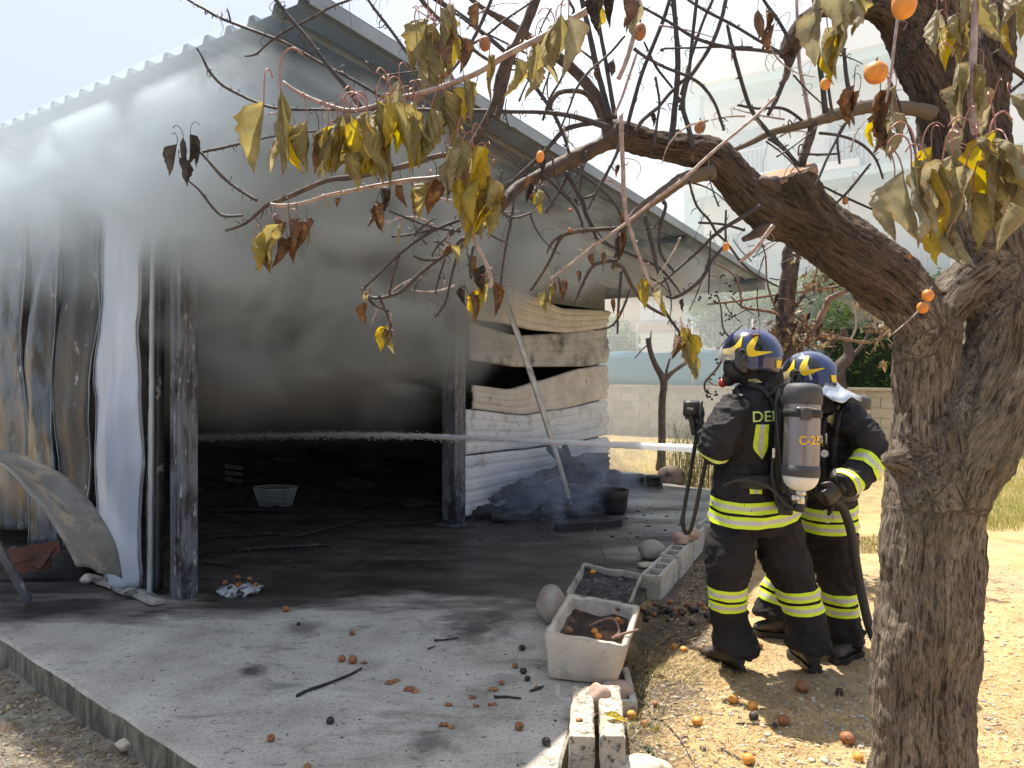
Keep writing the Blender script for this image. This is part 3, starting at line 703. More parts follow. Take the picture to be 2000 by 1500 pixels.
# foreground blocks: two halves with a slot
M_cblkw = pm('weathered_front_block', (.44, .38, .30), (.60, .54, .44), 8, .92, 150, 1.0, .006, stain=((.13, .12, .10), 34, .52, .6), stain2=((.3, .29, .27), 5, .5, .64))
fd = (gp(1150, 1350)-gp(1165, 1500)); fd.normalize()
for i, (px, w, lab) in enumerate(((1136, .105, 'left half of the split block in the foreground, apricot skin on it'), (1196, .105, 'right half of the split block in the foreground, leaf on it'))):
    a = P(px, 1440, 3.03); b = P((1120+(px-1137)*.86+20), 1360, 3.52)
    ax = (b-a); ax.z = 0; L_ = ax.length; ax.normalize(); c = (a+b)/2; c.z = -.13
    ay = Vector((-ax.y, ax.x, 0)); h = .23; w = .051
    n = 20; rs = []
    prof = [(-w, 0), (-w, h*.96), (-w+.008, h), (w-.008, h), (w, h*.96), (w, 0)] if i == 0 else [(-w, 0), (-w, h*.96), (-w+.008, h), (w-.008, h), (w, h*.95), (w, 0)]
    for k in range(n+1):
        o = c+ax*(L_*(k/n-.5)); pinch = 1-.10*(abs(k-7) < 2)
        ring = []
        for (u, z) in prof:
            for s in (0,):
                q = o-ay*(u*(pinch if (u > 0) == (i == 0) else 1))+Vector((0, 0, z)); q += mn.noise_vector(q*30)*.006; ring.append(q)
        rs.append(ring)
    tag(mk('concrete_block', rings(rs), M_cblkw, smooth=False, bevel=.003), lab, 'concrete block', 'split foreground block')
# a bluish block behind them, under the big planter
g = hollow_block(.42, .40, .14, 2, .035, .10, 22)
tag(mk('concrete_block', placed(g, frame(gp(1158, 1330, -.14)+Vector((0, -.02, 0)), Vector((.05, 1, 0)))), M_cblk, smooth=False), 'grey concrete block right under the front of the big planter', 'concrete block')
def trough(cor_top, cor_bot, zt, zb, wall, seed, depth, mat, label, soil, lab2):
    """open tapered trough; corners in world, anticlockwise"""
    def rr(cs, z, ins, m=11):
        c = sum(cs, Vector())/4; out = []
        cc = []
        for i in range(4):
            p = cs[i]; d1 = (cs[i-1]-p).normalized(); d2 = (cs[(i+1) % 4]-p).normalized(); cc.append(p+(d1+d2)*ins)
        for i in range(4):
            p, q = cc[i], cc[(i+1) % 4]
            for k in range(m):
                t = .035+.93*k/(m-1); v = p.lerp(q, t); v = Vector((v.x, v.y, z)); out.append(v)
        return out
    def nz_(ring, a): return [v+mn.noise_vector(v*14+Vector((seed, 0, 0)))*a+Vector((0, 0, mn.noise(v*9)*a*1.2)) for v in ring]
    R_ = []
    for t in (0, .03, .25, .5, .75, .95, 1.0):
        cs = [cor_bot[i].lerp(cor_top[i], t) for i in range(4)]
        R_.append(nz_(rr(cs, zb+(zt-zb)*t*.985, .006 if 0 < t < 1 else .014), .006))
    R_.append(nz_(rr(cor_top, zt, .012), .008)); R_.append(nz_(rr(cor_top, zt, wall-.01), .008)); R_.append(nz_(rr(cor_top, zt-.01, wall), .006))
    cs = [cor_bot[i].lerp(cor_top[i], .6) for i in range(4)]; R_.append(rr(cs, zt-depth-.05, wall+.005))
    e = empty('planter', Vector((sum((c.x for c in cor_bot))/4, sum((c.y for c in cor_bot))/4, zb)), label, 'planter')
    mk('trough', rings(R_), mat, e)
    # soil sheet
    top = rr([cor_bot[i].lerp(cor_top[i], .75) for i in range(4)], zt-depth, wall+.0)
    V = []; Fc = []; n = 26
    a, b, c_, d_ = [Vector((v.x, v.y, zt-depth)) for v in [cor_bot[i].lerp(cor_top[i], .8) for i in range(4)]]
    for j in range(n+1):
        for i in range(n+1):
            u = .06+.88*i/n; v = .04+.92*j/n; p = (a.lerp(b, u)).lerp(d_.lerp(c_, u), v); p.z += .03*mn.noise(p*9)+.014*mn.noise(p*40); V.append(p)
    for j in range(n):
        for i in range(n): k = j*(n+1)+i; Fc.append((k, k+1, k+n+2, k+n+1))
    mk('soil', (V, Fc), soil, e); return e
M_tr1 = pm('weathered_trough_concrete', (.50, .43, .35), (.64, .57, .48), 6, .9, 130, .7, .004, stain=((.30, .28, .26), 4, .5, .66), stain2=((.12, .09, .07), 45, .62, .67))
M_tr2 = pm('sooty_trough_concrete', (.30, .28, .25), (.46, .43, .38), 6, .9, 130, .8, .005, stain=((.10, .095, .09), 5, .52, .64))
M_soil = pm('scorched_planter_soil', (.018, .014, .012), (.07, .05, .038), 5, .95, 70, 1, .012, stain=((.20, .12, .07), 4, .5, .6), stain2=((.3, .27, .22), 50, .62, .68))
M_soil2 = pm('ashy_planter_soil', (.02, .02, .022), (.09, .088, .09), 12, .95, 70, 1, .012, stain=((.30, .29, .29), 30, .56, .64))
zt = .24
trough([G(1059, 1236, zt), G(1229, 1266, zt), G(1256, 1182, zt), G(1106, 1158, zt)], [G(1064, 1333, -.0)+Vector((.01, .03, 0)), G(1207, 1352, 0)+Vector((0, .03, 0)), G(1222, 1235, 0), G(1110, 1225, 0)], zt, .012, .045, 1, .09, M_tr1, 'big cream concrete planter with a curved rusty rod in its scorched soil', M_soil, '')
zt2 = .13
trough([G(1100, 1160, zt2), G(1236, 1180, zt2), G(1258, 1120, zt2), G(1136, 1098, zt2)], [G(1112, 1180, 0), G(1228, 1196, 0), G(1246, 1140, 0), G(1140, 1118, 0)], zt2, .01, .035, 2, .05, M_tr2, 'low grey planter filled with ash behind the big cream one', M_soil2, '')
# curved rod lying in the big planter
M_rod = pm('rusty_rod', (.16, .09, .07), (.30, .18, .14), 40, .7, 100, .4, .001)
zr = .20
tag(mk('rod', tube([G(1152, 1222, zr), G(1172, 1213, zr+.015), G(1194, 1208, zr+.02), G(1206, 1220, zr+.01), G(1208, 1236, zr+.012), G(1196, 1247, zr+.02), G(1215, 1239, .25), G(1246, 1230, .262)], [.007]*8, 8, 5), M_rod), 'curved rusty rod lying in the soil and over the rim of the big planter', 'rod')
M_stone = pm('river_stone', (.28, .24, .20), (.42, .37, .32), 5, .7, 60, .3, .003, stain=((.2, .12, .1), 4, .5, .7))
M_stonep = pm('pink_stone', (.36, .24, .19), (.50, .36, .29), 8, .85, 50, .7, .005)
M_stonew = pm('pale_stone', (.48, .42, .33), (.64, .57, .46), 6, .9, 50, .7, .006, stain=((.25, .2, .16), 8, .55, .68))
def stone(px, py, z, s, seed, label, mat=M_stone, amp=.16, dy=0, sub=ICO3, M=None, nm='stone'):
    c = G(px, py, z)+Vector((0, dy, 0)); c.z += s[2]*.85
    return tag(mk(nm, rock(c, s, seed, amp, sub, 1.2, M), mat), label, 'stone')
stone(1080, 1222, 0, (.10, .16, .115), 1, 'smooth round boulder on the slab left of the big planter', M_stone, .06, .12)
stone(1272, 1090, 0, (.12, .11, .085), 2, 'round grey boulder on the slab beside the kerb row', M_stone, .07)
stone(1311, 952, -.08, (.20, .17, .17), 3, 'round dark boulder beyond the slab next to the sooty blocks', M_rust, .06)
stone(1330, 1064, .10, (.075, .06, .055), 4, 'pinkish white rubble stone on top of the kerb row', M_stonep, .3)
stone(1352, 1056, .12, (.06, .055, .06), 5, 'upright rubble stone on the kerb row next to the taller block', M_stonep, .3)
stone(1262, 1108, 0, (.07, .045, .022), 6, 'flat white stone chip on the slab by the low planter', M_stonew, .3)
stone(1170, 1395, .0, (.055, .05, .08), 7, 'pointed pink stone leaning on the front of the big planter', M_stonep, .18, -.01)
stone(1204, 1368, -.05, (.085, .06, .05), 8, 'flat grey-pink stone wedged under the big planter corner', M_stonep, .2)
stone(1192, 1396, .09, (.03, .025, .016), 10, 'small cream stone on the right half of the split block', M_stonew, .2)
stone(1258, 1530, -.1, (.13, .10, .06), 9, 'pale rock cut by the bottom edge next to the split block', M_stonew, .2)
stone(245, 1462, -.14, (.045, .03, .025), 11, 'small white stone on the earth below the slab edge', M_stonew, .3)
# ------------------------------------------------------------------ things inside the opening
M_wire = pm('ash_white_wire', (.30, .32, .37), (.55, .58, .63), 30, .6, 100, .3)
def basket():
    c = G(538, 986); e = empty('wire_basket', c, 'burnt wire basket with ash-white mesh standing on the floor inside the opening', 'basket')
    m = 22; H = .20
    def R_(t): return .165+.055*t
    for t in (0.02, 1.0): mk('rim', tube([c+Vector((math.cos(2*math.pi*k/m)*R_(t)*1.15, math.sin(2*math.pi*k/m)*R_(t)*.8, H*t+.004)) for k in range(m+1)], .006, 6, 1), M_wire, e)
    geos = []
    for k in range(m*2):
        a = math.pi*k/m
        geos.append(tube([c+Vector((math.cos(a+s)*R_(t)*1.15, math.sin(a+s)*R_(t)*.8, H*t+.004)) for t, s in ((0, 0), (.5, .1), (1, .2))], .003, 4, 1))
    for j in range(1, 9):
        t = j/9; geos.append(tube([c+Vector((math.cos(2*math.pi*k/m)*R_(t)*1.15, math.sin(2*math.pi*k/m)*R_(t)*.8, H*t+.004+.004*mn.noise(Vector((k, j, 0))))) for k in range(m+1)], .0032, 4, 1))
    stuff(mk('wire_mesh', join(*geos), M_wire, e)); return e
basket()
def crate():
    c = G(487, 940); e = empty('crate', c, 'dark scorched crate standing behind the wire basket', 'crate')
    for z in (.05, .14, .23):
        for s, ax, ay, L_ in ((-.2, RD, ND, .5), (.2, RD, ND, .5)): mk('slat', bx(c+ND*s+Vector((0, 0, z)), .5, .015, .055, RD, ND), M_charash, e, smooth=False)
        for s in (-.25, .25): mk('slat', bx(c+RD*s+Vector((0, 0, z)), .015, .38, .055, RD, ND), M_charash, e, smooth=False)
    return e
crate()
charlog(gp(455, 1078, .02), gp(637, 1068, .02), .028, 21, 'charred_beam', 'straight charred beam lying nearest the viewer on the shed floor', M_charash, 'beam', 10)
charlog(gp(575, 1052, .02), gp(735, 1012, .02), .030, 22, 'charred_beam', 'charred beam running diagonally across the shed floor', M_char, 'beam', 10)
charlog(gp(405, 1002, .03), gp(550, 1000, .03), .055, 23, 'charred_beam', 'thick charred beam on the shed floor in front of the basket', M_char, 'beam', 10)
charlog(gp(425, 1052, .02), gp(545, 1045, .02), .035, 24, 'charred_beam', 'short charred beam left of the diagonal one', M_char, 'beam', 10)
for i, (px, py, s, lab) in enumerate(((700, 950, .30, 'low heap of char on the shed floor behind the diagonal beam'), (840, 985, .32, 'heap of char on the shed floor just left of the right post'), (390, 955, .35, 'heap of char on the shed floor behind the left post'), (590, 900, .45, 'far heap of char deep inside the shed'), (760, 915, .4, 'far heap of char deep inside the shed towards the right post'))):
    tag(mk('charred_heap', rock(gp(px, py, .02), (s, s*.6, s*.35), 30+i, .35, ICO3, 2.4), M_char), lab, 'char heap')
def ashpile():
    c = gp(465, 1160); e = empty('ash_pile', c, 'small pile of white ash and burnt apricots on the floor by the left post', 'ash pile')
    mk('ash', rock(c+Vector((0, .03, .02)), (.15, .12, .04), 3, .2, ICO3, 2), pm('white_ash', (.25, .27, .3), (.62, .66, .70), 14, .95, 90, 1, .01, stain=((.03, .03, .03), 16, .5, .58)), e)
    for k in range(16):
        a = random.uniform(0, 6.3); r = random.uniform(0, .11); q = c+Vector((math.cos(a)*r*1.2, math.sin(a)*r+.05, .06+random.uniform(-.01, .03)))
        mk('apricot', rock(q, (.018, .018, .016), k, .12, ICO2), random.choice([M_aprd, M_aprb, M_aprd]), e)
    return e
ashpile()
# ------------------------------------------------------------------ background: garden wall, fence, houses, hedge
M_gblk = pm('garden_wall_block', (.36, .31, .24), (.50, .44, .35), 1.6, .9, 40, .4, .006, stain=((.28, .26, .23), 1.2, .5, .7), var=.10)
M_mort = pm('mortar', (.3, .27, .22), (.36, .33, .28), 4, .95, 60, .3)
gw = empty('garden_wall', W(14.3, 0, -.1), 'long garden wall of pale concrete blocks behind the burnt trees', 'wall')
mk('mortar_core', bwbox(14.34, 14.46, -8, 11, -.3, 1.14), M_mort, gw, smooth=False)
mk('coping', bwbox(14.24, 14.52, -8, 11, 1.14, 1.18), M_gblk, gw, smooth=False)
bg_ = bpy.data.meshes.new('block'); g = bx((0, 0, 0), .05, .491, .209, RD, ND); bg_.from_pydata([tuple(v) for v in g[0]], [], g[1]); bg_.materials.append(M_gblk)
base_ = wloc(gw)
for j in range(6):
    for i in range(28):
        n = -5.9+i*.5+(.25 if j % 2 else 0)
        if n > 7.2: continue
        o = bpy.data.objects.new('block', bg_); link(o, gw); p = W(14.325+random.uniform(-.006, .006), n, -.0+j*.215+.02); o.location = p-base_
M_wirem = pm('grey_fence_wire', (.35, .38, .38), (.5, .52, .52), 3, .6, 10, 0)
fe = empty('fence', W(14.4, -3, 1.18), 'wire mesh fence with blue-green shade cloth on top of the garden wall', 'fence')
M_cloth = pm('shade_cloth', (.06, .17, .24), (.10, .24, .31), 1.0, .8, 50, .3, .003, stretch=(1, 1, 3))
def cloth_():
    V = []; Fc = []; n = 60
    for j in range(5):
        for i in range(n+1):
            a = -7.8+i*(9.0/n); V.append(W(14.38+.03*math.sin(a*2.1)*math.sin(j), a, 1.18+j*.21+(.03*math.sin(a*3) if j == 4 else 0)))
    for j in range(4):
        for i in range(n): k = j*(n+1)+i; Fc.append((k, k+1, k+n+2, k+n+1))
    return V, Fc
o = mk('shade_cloth', cloth_(), M_cloth, fe); sm_ = o.modifiers.new('s', 'SOLIDIFY'); sm_.thickness = .004
for i in range(7): mk('fence_post', tube([W(14.40, -7.6+i*1.45, 1.1), W(14.40, -7.6+i*1.45, 2.75)], .022, 6, 1), M_wirem, fe)
gs = []
for j in range(14): gs.append(bx(W(14.41, -3.3, 1.25+j*.11), .006, 9.0, .006, RD, ND))
for i in range(78): gs.append(bx(W(14.41, -7.8+i*.116, 1.95), .006, .006, 1.5, RD, ND))
stuff(mk('wire_mesh', join(*gs), M_wirem, fe, smooth=False))
# beige house
M_hs = pm('beige_render', (.52, .42, .29), (.58, .47, .34), 1, .9, 20, .1)
M_cream = pm('cream_cornice', (.66, .58, .42), (.72, .64, .48), 2, .8, 20, 0)
M_redcap = pm('terracotta_cap', (.42, .24, .18), (.50, .30, .24), 3, .8, 20, 0)
M_white = pm('white_render', (.60, .59, .55), (.68, .67, .63), 1, .85, 20, .05)
M_shut = pm('grey_shutter', (.52, .55, .56), (.58, .61, .62), 3, .6, 20, 0)
M_glass = pm('window_glass', (.30, .34, .36), (.36, .40, .42), 1, .2, 10, 0)
hs = empty('house', W(24, -8, 0), 'beige house with cream cornice and shuttered window seen past the shed corner', 'house')
mk('wall', bwbox(24, 31, -15, -3.2, -.1, 4.55), M_hs, hs, smooth=False)
for k, (z0, z1, o_) in enumerate(((4.55, 4.72, .35), (4.72, 4.86, .5), (4.86, 5.0, .62))): mk('cornice', bwbox(24-o_, 31, -15-o_, -3.2+o_, z0, z1-.002), M_cream, hs, smooth=False)
mk('ledge', bwbox(23.75, 23.995, -14.5, -3.4, 3.22, 3.36), M_redcap, hs, smooth=False)
for n in (-11.6, -7.0, -4.6):
    w = mk('window', bwbox(23.955, 23.995, n-.62, n+.62, 3.38, 4.25), M_white, hs, smooth=False)
    mk('pane', bwbox(23.93, 23.953, n-.5, n+.5, 3.46, 4.18), M_glass, w, smooth=False)
    for s in (-.27, .27):
        sh = mk('shutter', bwbox(23.90, 23.927, n+s-.24, n+s+.24, 3.47, 4.17), M_shut, w, smooth=False)
yw = empty('garden_wall', W(19, -7, 0), 'low white wall with a red cap in front of the beige house', 'wall')
mk('wall_face', bwbox(19, 19.2, -14, -1.5, -.1, 2.75), M_white, yw, smooth=False); mk('cap', bwbox(18.93, 19.27, -14, -1.5, 2.752, 2.84), M_redcap, yw, smooth=False)
# apartment block
M_apt = pm('pale_apartment_render', (.70, .68, .66), (.76, .74, .72), .6, .9, 20, 0)
M_aptb = pm('pale_blue_band', (.46, .60, .62), (.52, .65, .67), 1, .8, 20, 0)
ap = empty('apartment_building', W(20, 2, 0), 'pale three-storey apartment block with blue bands and railed balconies behind the tree', 'building')
mk('wall', bwbox(21.4, 30, -4.2, 13, -.1, 10.3), M_apt, ap, smooth=False)
for z in (3.7, 7.05, 10.3):
    mk('balcony_slab', bwbox(19.9, 21.39, -4.2, 13, z, z+.26), M_aptb, ap, smooth=False)
    if z < 10: mk('parapet', bwbox(19.86, 19.96, -4.2, 1.0, z+.262, z+.50), M_apt, ap, smooth=False)
mk('roof_parapet', bwbox(19.7, 21.6, -4.4, 13, 10.56, 11.35), M_apt, ap, smooth=False)
for z in (3.7, 7.05):
    mk('parapet', bwbox(19.86, 19.96, 3.2, 13, z+.262, z+1.25), M_apt, ap, smooth=False)
    r_ = mk('railing', bwbox(19.9, 19.94, -4.2, 3.2, z+1.22, z+1.27), M_shut, ap, smooth=False)
    stuff(mk('railing_bars', join(*[bwbox(19.91, 19.93, -4.15+k*.13, -4.13+k*.13, z+.5, z+1.218) for k in range(56)]), M_shut, ap, smooth=False))
for n in (-4.0, 3.1, 8.0): mk('pillar', bwbox(19.98, 20.4, n-.2, n+.3, -.1, 10.29), M_aptb, ap, smooth=False)
for z in (.9, 4.0, 7.35):
    for n in (-2.6, .4, 5.2, 7.2, 10.4):
        w = mk('window', bwbox(21.33, 21.398, n-.6, n+.6, z, z+2.1), M_shut, ap, smooth=False)
        mk('pane', bwbox(21.30, 21.328, n-.5, n+.5, z+.08, z+2.02), M_glass, w, smooth=False)
# foliage
def fol_mat(name, a, b, c, tr=.35):
    m, t, N, L, B = nodes(name)
    g_ = N.new('ShaderNodeNewGeometry'); r = ramp(N, L, g_.outputs['Random Per Island'], [(.0, a), (.5, b), (1, c)]).outputs[0]
    L.new(r, B.inputs['Base Color']); B.inputs['Roughness'].default_value = .5; B.inputs['Specular IOR Level'].default_value = .3
    T_ = N.new('ShaderNodeBsdfTranslucent'); L.new(r, T_.inputs[0]); ms = N.new('ShaderNodeMixShader'); ms.inputs[0].default_value = tr
    L.new(B.outputs[0], ms.inputs[1]); L.new(T_.outputs[0], ms.inputs[2]); L.new(ms.outputs[0], N['Material Output'].inputs['Surface']); return m
M_fdark = fol_mat('hedge_leaves', (.03, .07, .018), (.06, .13, .03), (.13, .21, .05))
M_flight = fol_mat('light_green_leaves', (.08, .14, .03), (.18, .26, .07), (.30, .36, .12), .45)
M_fdead = fol_mat('dead_leaves', (.04, .028, .022), (.13, .085, .055), (.33, .23, .12), .35)
def leafcloud(fn, n, size, asp=.5, droop=0.0):
    V = np.zeros((n*4, 3)); 
    for i in range(n):
        p = fn(); s = size*random.uniform(.6, 1.3)
        a = Vector((random.gauss(0, 1), random.gauss(0, 1), random.gauss(0, .7)-droop)).normalized(); b = a.cross(Vector((random.gauss(0, 1), random.gauss(0, 1), random.gauss(0, 1)))).normalized()
        V[i*4] = p-a*s*.5; V[i*4+1] = p+b*s*asp*.5; V[i*4+2] = p+a*s*.5; V[i*4+3] = p-b*s*asp*.5
    return V.tolist(), [(i*4, i*4+1, i*4+2, i*4+3) for i in range(n)]
def blobs(cs):
    def f():
        c, r = random.choice(cs); 
        while True:
            v = Vector((random.uniform(-1, 1), random.uniform(-1, 1), random.uniform(-1, 1)))
            if .35 < v.length < 1 and mn.noise(v*2.3+Vector(c)) > -.12: break
        return Vector(c)+Vector((v.x*r[0], v.y*r[1], v.z*r[2]))
    return f
hg = empty('hedge', W(15.2, 2.5, 0), 'dense dark green hedge rising above the garden wall at the right', 'hedge')
cs = []
for i in range(26):
    n = .9+i*.33; top = 2.9+.5*mn.noise(Vector((n*.8, 0, 0)))+(.5 if 2 < n < 4 else 0)
    for z in np.arange(.6, top, .55): cs.append((W(15.3+random.uniform(-.2, .2), n, z), (.45, .45, .42)))
stuff(mk('crown', leafcloud(blobs(cs), 24000, .10, .6), M_fdark, hg, smooth=False))
mk('hedge_core', bwbox(15.2, 15.5, 1.0, 9.3, .4, 2.5), pm('dark_core_fill', (.008, .014, .006), (.02, .035, .012), 8, .9, 30, .5), hg, smooth=False)  # dark core box added inside the hedge to block see-through
for i in range(8): mk('trunk', tube([W(15.3, 1.2+i*1.0, -.1), W(15.3, 1.3+i*1.0, 1.0), W(15.25, 1.2+i, 2.2)], [.05, .04, .02], 6, 2), M_bark, hg)
def simple_tree(base, blobs_, label, n, size, mat, h, parent_mat=None, cat='tree', name='tree'):
    e = empty(name, base, label, cat)
    mk('trunk', tube([base, base+Vector((.05, 0, h*.5)), base+Vector((0, .05, h))], [.09, .07, .03], 7, 3), M_twig, e)
    stuff(mk('crown', leafcloud(blobs(blobs_), n, size), mat, e, smooth=False)); return e
def WP(px, py, r):   # point at the pixel on the vertical plane r (building frame)
    k = (px-HX)/F; n = (k*(5.13+.8232*r)+2.32-.5678*r)/(.8232+.5678*k); return P(px, py, 5.13+.8232*r-.5678*n)
for (px, r, cs_, lab, n, mat) in (
    (1212, 16.2, ((1200, 648, .9), (1222, 665, .7), (1190, 672, .7), (1232, 690, .5)), 'small light green tree behind the fence beside the shed wall', 2600, M_flight),
    (1400, 16.6, ((1380, 615, .9), (1420, 600, 1.0), (1450, 625, .9), (1395, 650, .8), (1475, 600, .9)), 'leafy green tree behind the fence, in front of the pale houses', 5200, M_flight),
    (1520, 17.2, ((1500, 580, 1.1), (1560, 590, 1.0), (1540, 640, 1.0), (1600, 560, 1.0), (1625, 620, .9)), 'light green tree behind the blackened vine trunk', 6000, M_flight),
    (1700, 18.5, ((1650, 520, 1.1), (1700, 500, 1.2), (1745, 530, 1.0), (1610, 545, .8)), 'pale green tree between the hedge and the apartment block', 6000, M_flight)):
    b = WP(px, 720, r); b.z = -.1
    simple_tree(b, [(WP(a, c, r), (s*.62, s*.62, s*.5)) for a, c, s in cs_], lab, n, .11, mat, 2.8)
# small bare tree by the wall
def traced(name_, pts, d, mat, parent, part='branch', sides=7, dd=0.0, sub=4, spur=0.0, jit=.08):
    """pts = [(px, py, width_px[, depth])]"""
    n = len(pts); Pp = []; R_ = []
    for i, p in enumerate(pts):
        z = p[3] if len(p) > 3 else d+dd*i/max(1, n-1); Pp.append(P(p[0], p[1], z)); R_.append(max(p[2], 1.2)/2/F*z)
    gl = [tube(Pp, R_, sides, sub, jit)]
    if spur:
        q, rr = crom(Pp, R_, sub)
        L_ = sum((q[i+1]-q[i]).length for i in range(len(q)-1)); ns = int(L_*F/d/spur)
        for k in range(ns):
            i = random.randrange(len(q)-1); c = q[i].lerp(q[i+1], random.random()); t = (q[i+1]-q[i]).normalized()
            s = Vector((random.gauss(0, 1), random.gauss(0, .6), random.gauss(0, 1))); s = (s-t*s.dot(t)*.7).normalized(); l = random.uniform(3, 9)/F*d*(1 if random.random() < .85 else 2.5)
            w = max(rr[i]*.45, .6/F*d)
            if random.random() < .25 and l > 0:   # curled old leaf stalk
                l *= 2.6; u = s.cross(t).normalized(); a0 = random.uniform(-1, 1)
                gl.append(tube([c, c+s*l*.6, c+s*l*.8+Vector((0, 0, -l*.3))+u*a0*l*.2, c+s*l*.5+Vector((0, 0, -l*.8))+u*a0*l*.5], [w*.5, w*.42, w*.4, w*.3], 4, 3))
            else: gl.append(tube([c-s*w*.3, c+s*l*.6, c+s*l+t*l*random.uniform(-.4, .4)], [w, w*.85, w*.35], 5, 1))
    return mk(part, join(*gl), mat, parent)
b = G(1290, 920, -.09)
st = empty('burnt_sapling', b, 'small blackened bare tree with a forked top in front of the garden wall', 'tree')
traced('', [(1290, 922, 20), (1293, 860, 15), (1293, 790, 14), (1296, 745, 15), (1280, 712, 11), (1270, 685, 10), (1266, 660, 11)], b.y, M_burnbark, st, 'trunk', 9)
traced('', [(1296, 748, 12), (1312, 728, 9), (1340, 708, 8)], b.y, M_burnbark, st); traced('', [(1298, 742, 7), (1303, 720, 5), (1308, 700, 4)], b.y, M_burnbark, st)
traced('', [(1272, 690, 3), (1262, 676, 3), (1240, 700, 2)], b.y, M_twig, st); traced('', [(1270, 668, 4), (1272, 645, 2)], b.y, M_twig, st)
# burnt vine-tree behind the helmets
vd = 6.4; vb = G(1532, 720+1.69/6.4*1450, -.09)
vt = empty('burnt_tree', vb, 'blackened tree with torn bark and shrivelled brown leaves behind the firefighters helmets', 'tree')
traced('', [(1540, 1100, 60), (1538, 900, 52), (1535, 780, 48), (1532, 700, 44), (1532, 640, 34), (1533, 580, 27), (1540, 530, 26), (1538, 495, 20), (1546, 470, 12)], vd, M_burnbark, vt, 'trunk', 12, jit=.12)
traced('', [(1545, 600, 14), (1552, 540, 12), (1560, 500, 8), (1566, 465, 5)], vd, M_burnbark, vt)
M_vbr = pm('scorched_tan_branch', (.12, .07, .05), (.26, .16, .11), 14, .7, 90, .5, .003)
for pts in ([(1575, 670, 16), (1592, 640, 14), (1612, 600, 13), (1620, 585, 14), (1650, 570, 9), (1678, 556, 6)],
            [(1565, 672, 8), (1600, 655, 8), (1640, 660, 7), (1700, 668, 6), (1745, 640, 4), (1760, 610, 3)],
            [(1382, 594, 4), (1440, 588, 5), (1500, 578, 5), (1580, 568, 5), (1680, 553, 5)],
            [(1532, 617, 8), (1500, 608, 7), (1450, 600, 6), (1448, 585, 5), (1440, 550, 4), (1425, 530, 4), (1400, 515, 3)],
            [(1540, 618, 9), (1560, 590, 8), (1572, 575, 6)], [(1548, 612, 5), (1580, 640, 4), (1590, 660, 4)],
            [(1520, 655, 5), (1545, 660, 4), (1570, 672, 4), (1600, 690, 3)], [(1530, 640, 6), (1500, 560, 4), (1495, 500, 3), (1480, 450, 3)],
            [(1545, 610, 6), (1590, 545, 5), (1600, 500, 4), (1620, 470, 3)], [(1428, 663, 4), (1412, 640, 3), (1408, 600, 3), (1400, 575, 3)],
            [(1416, 690, 4), (1400, 720, 5), (1378, 745, 5), (1378, 765, 3), (1392, 770, 2)], [(1378, 740, 3), (1395, 752, 2), (1410, 752, 2)]):
    traced('', pts, vd, M_vbr if random.random() < .5 else M_burnbark, vt, spur=26)
for k in range(38):
    x = random.uniform(1410, 1640); y = random.uniform(470, 690); a = random.uniform(0, 6.28); l = random.uniform(25, 80)
    traced('', [(x, y, 3), (x+math.cos(a)*l*.5+random.uniform(-8, 8), y+math.sin(a)*l*.5, 2.4), (x+math.cos(a)*l, y+math.sin(a)*l+random.uniform(-8, 8), 1.6)], vd+random.uniform(-.3, .3), M_twig, vt, 'twig', 5, spur=30)
def vcloud(x0, x1, y0, y1, d, th):
    def f():
        while True:
            x = random.gauss((x0+x1)/2, (x1-x0)/4); y = random.gauss((y0+y1)/2, (y1-y0)/4)
            return P(x, y, d+random.uniform(-th, th))
    return f
for box_, n_ in (((1495, 1600, 600, 700), 190), ((1540, 1650, 500, 590), 60), ((1680, 1755, 560, 700), 100), ((1590, 1640, 640, 690), 30)):
    stuff(mk('dead_leaves', leafcloud(vcloud(*box_, vd, .35), n_, .11, .32, .9), M_fdead, vt, smooth=False))
gs = []
for (x, y) in ((1425, 555), (1440, 545), (1415, 540), (1432, 570), (1395, 575), (1388, 580), (1372, 585), (1400, 590), (1395, 705), (1390, 735), (1404, 742), (1410, 748), (1394, 768), (1388, 778), (1386, 768), (1412, 655), (1424, 612), (1430, 618)):
    for k in range(3): gs.append(rock(P(x+random.uniform(-7, 7), y+random.uniform(-6, 6), vd-.3), (.012,)*3, k, .1, ICO1))
stuff(mk('shrivelled_berries', join(*gs), M_char, vt))
b = G(1640, 880, -.09)
e = empty('burnt_stump', b, 'short dark crooked trunk standing before the hedge', 'tree')
traced('', [(1640, 885, 34), (1640, 800, 30), (1637, 750, 30), (1638, 720, 26), (1658, 695, 22), (1652, 665, 14), (1647, 640, 12)], b.y, M_burnbark, e, 'trunk', 9)
traced('', [(1655, 700, 12), (1680, 680, 8), (1700, 640, 4), (1705, 600, 2)], b.y, M_burnbark, e); traced('', [(1650, 680, 5), (1672, 640, 4), (1665, 590, 2)], b.y, M_ptwig, e)
# feathery bush beside the firefighter
M_feath = fol_mat('feathery_stems', (.14, .16, .07), (.24, .26, .12), (.40, .40, .22), .3)
b = G(1340, 950, -.08)
fb = empty('feathery_bush', b, 'thin grey-green feathery bush beside the firefighters at the end of the kerb', 'bush')
gs = []
for k in range(150):
    a = random.uniform(0, 6.28); r = random.random()**.6*.34; p = b+Vector((math.cos(a)*r+.05, math.sin(a)*r, 0)); h = random.uniform(.25, 1.05); lx = random.gauss(0, .12)
    gs.append(tube([p, p+Vector((lx*.3, 0, h*.5)), p+Vector((lx, random.gauss(0, .06), h))], [.004, .003, .0015], 3, 3))
    for j in range(6):
        z = random.uniform(.2, 1)*h; q = p+Vector((lx*z/h, 0, z)); gs.append(tube([q, q+Vector((random.gauss(0, .05), random.gauss(0, .05), random.uniform(.02, .1)))], [.002, .001], 3, 1))
